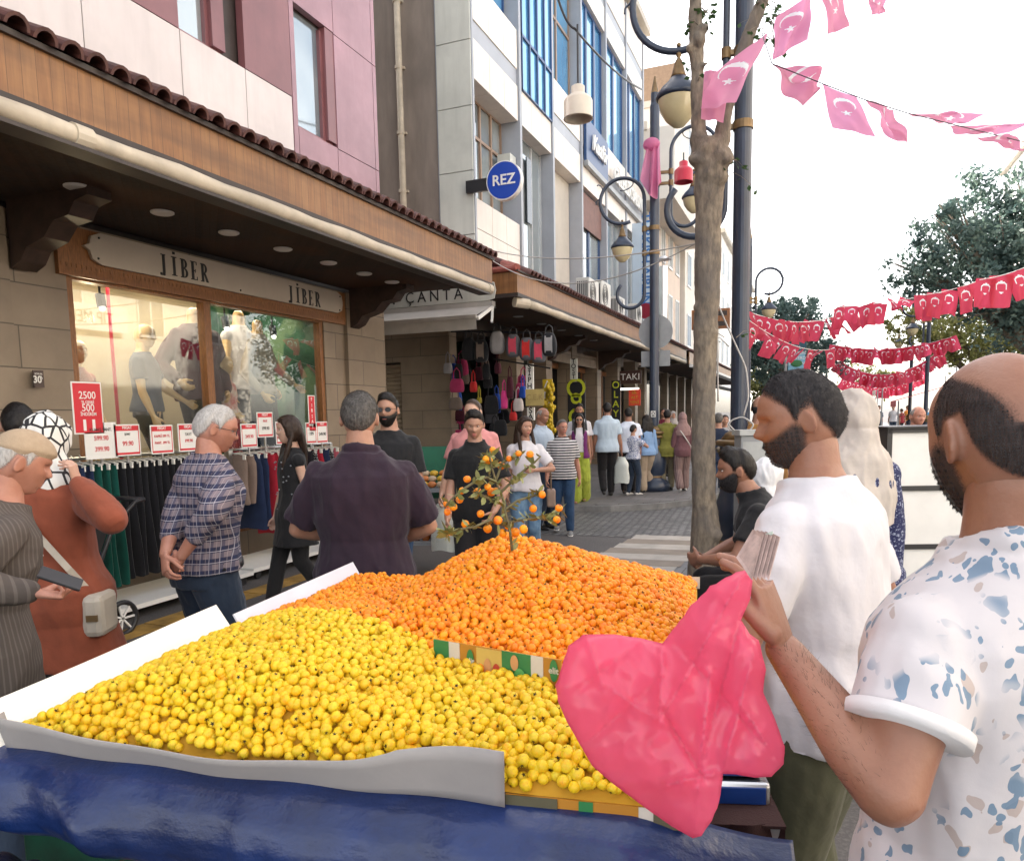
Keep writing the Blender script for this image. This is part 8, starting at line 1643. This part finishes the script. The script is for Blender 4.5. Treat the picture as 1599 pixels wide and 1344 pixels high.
for (x, y, w, h, c, lab) in ((714, 602, .34, .26, 'mag', 'wide magenta handbag hanging at the left of the bag shop'), (740, 604, .16, .2, 'red', 'small red handbag beside the magenta one'), (712, 630, .32, .24, 'taupe', 'taupe handbag below the magenta one'), (768, 632, .32, .36, 'blk', 'large black tote in the middle of the bag shop'), (788, 624, .14, .34, 'hot', 'narrow hot pink bag with a strap'), (810, 632, .22, .24, 'white', 'white drawstring bag with pink writing'), (817, 612, .14, .22, 'blue', 'bright blue bag behind the white drawstring bag'), (749, 625, .1, .12, 'yel', 'tiny yellow and black purse on a strap'), (797, 605, .14, .4, 'mar', 'long dark maroon bag above the white drawstring bag'), (742, 650, .2, .2, 'blk', 'small black bag low beside the taupe one'), (782, 668, .3, .3, 'blk', 'black backpack with pink piping low in the shop'), (802, 650, .16, .16, 'red', 'small dark red bag beneath the white drawstring bag'), (700, 575, .2, .2, 'lgrey', 'pale bag high at the left of the shop'), (760, 580, .16, .3, 'blk', 'slim black bag hanging high in the middle'), (778, 575, .14, .2, 'mar', 'small maroon bag hanging high'), (735, 682, .3, .24, 'blk', 'dark bag on the floor side behind the pink shirt man')): bagthing(x, y, 12.75, w, h, .12, bp[c], lab, strap=.22)
rr = random.Random(21)
for k in range(30):
    x_, y_ = rr.uniform(700, 826), rr.uniform(568, 690); bagthing(x_, y_, 13.1 + rr.uniform(0, .5), rr.uniform(.18, .34), rr.uniform(.2, .4), .12, bp[rr.choice(['blk', 'grey', 'blk', 'mar', 'taupe', 'blk', 'blue', 'mag'])], 'dim bag crowded behind the front bags of the bag shop', strap=.18, grp='dim bags at the back of the bag shop')
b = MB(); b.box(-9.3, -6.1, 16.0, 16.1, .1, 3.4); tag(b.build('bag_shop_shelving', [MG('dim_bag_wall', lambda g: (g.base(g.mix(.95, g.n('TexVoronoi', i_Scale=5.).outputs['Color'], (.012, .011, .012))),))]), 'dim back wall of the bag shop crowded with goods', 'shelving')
o = wempty('cardboard_sign', at(843, 617, Y=12.4), 'plain yellowish cardboard sign hung among the bags', 'sign'); a_ = at(821, 608, Y=12.4); c_ = at(850, 633, Y=12.4); b = MB(); b.box(a_.x, c_.x, 12.4, 12.41, c_.z, a_.z); b.build('board', M('cardboard_yellow', (.5, .38, .14), .8), o); text('Ç.E.K', .14, M('faint_brown', (.35, .25, .1), .8), SOUTH(((a_.x + c_.x) / 2, 12.395, (a_.z + c_.z) / 2)), o, .001)
def vsign(px, y0, y1, Y, w, mb_, s_, mt, lab, size=.14, step_=None):
    a_ = at(px, y0, Y=Y); c_ = at(px, y1, Y=Y); o = wempty('vertical_sign', (a_.x, Y, c_.z), lab, 'sign'); b = MB(); b.box(a_.x - w / 2, a_.x + w / 2, Y, Y + .04, c_.z, a_.z); b.build('board', mb_, o); n = len(s_)
    for k, ch in enumerate(s_): text(ch, size, mt, SOUTH((a_.x, Y - .004, a_.z - (k + .5) * (a_.z - c_.z) / n)), o, .002, 1, .003)
m_yels = M('sign_yellow', (.6, .42, .02), .5); m_blks = M('sign_black', (.015, .015, .02), .4); m_lime = M('sign_lime', (.55, .6, .03), .5)
vsign(827, 568, 608, 12.5, .14, m_paint, 'SİPH', m_ink, 'white vertical sign with black letters above the cardboard sign', .13); vsign(829, 636, 656, 12.6, .14, m_paint, 'SA', m_ink, 'short white vertical sign reading SA under the cardboard sign', .15)
vsign(855, 592, 676, 14.2, .2, m_yels, 'ANTOK', m_paint, 'yellow vertical sign right of the bags', .2); vsign(896, 560, 592, 16, .16, m_creamside, 'TOST', m_ink, 'narrow cream vertical sign on a pillar', .14); vsign(900, 596, 664, 16.5, .42, m_blks, 'O9C', m_lime, 'black sign with large lime ring letters', .62)
vsign(962, 594, 668, 19.5, .24, m_blks, 'OLAYE', m_lime, 'black vertical sign reading OLAY in yellow letters', .26)
a_ = at(988, 608, Y=20); c_ = at(996, 633, Y=20); o = wempty('red_notice', a_, 'bright orange red notice board by the pavement lamp post', 'notice'); b = MB(); b.box(a_.x - .1, a_.x + .22, 20, 20.03, c_.z, a_.z); b.build('board', M('notice_red', (.75, .07, .03), .5), o); [text(t, .11, m_yels, SOUTH((a_.x + .06, 19.99, a_.z - .09 - .13 * k)), o, .001) for k, t in enumerate(('SİL', 'ALT', 'YENİ'))]
a_ = at(968, 586, Y=21); o = wempty('shop_sign', a_, 'dark brown shop sign reading TAKI in white letters', 'shop sign'); b = MB(); b.box(a_.x, a_.x + .62, 21, 21.06, a_.z - .25, a_.z + .12); b.build('board', M('sign_brown', (.05, .02, .015), .5), o); text('TAKI', .26, m_paint, SOUTH((a_.x + .31, 20.99, a_.z - .06)), o, .003); b = MB(); b.box(a_.x, a_.x + .55, 20.98, 21.05, a_.z - .42, a_.z - .37); b.build('light_tube', m_lit, o)
# cardboard of the small goods laid out along the arcade: yellow hanging goods
b = MB(); rr = random.Random(6)
for k in range(60): p = at(rr.uniform(852, 866), rr.uniform(600, 680), Y=14.0); b.sphere((p.x, 14.0 + rr.uniform(-.1, .1), p.z), (.04, .04, .05), 6, 4)
tag(b.build('hanging_trinkets', m_yels, smooth=True), 'strings of small yellow goods hanging beside the yellow sign', 'goods', kind='stuff')
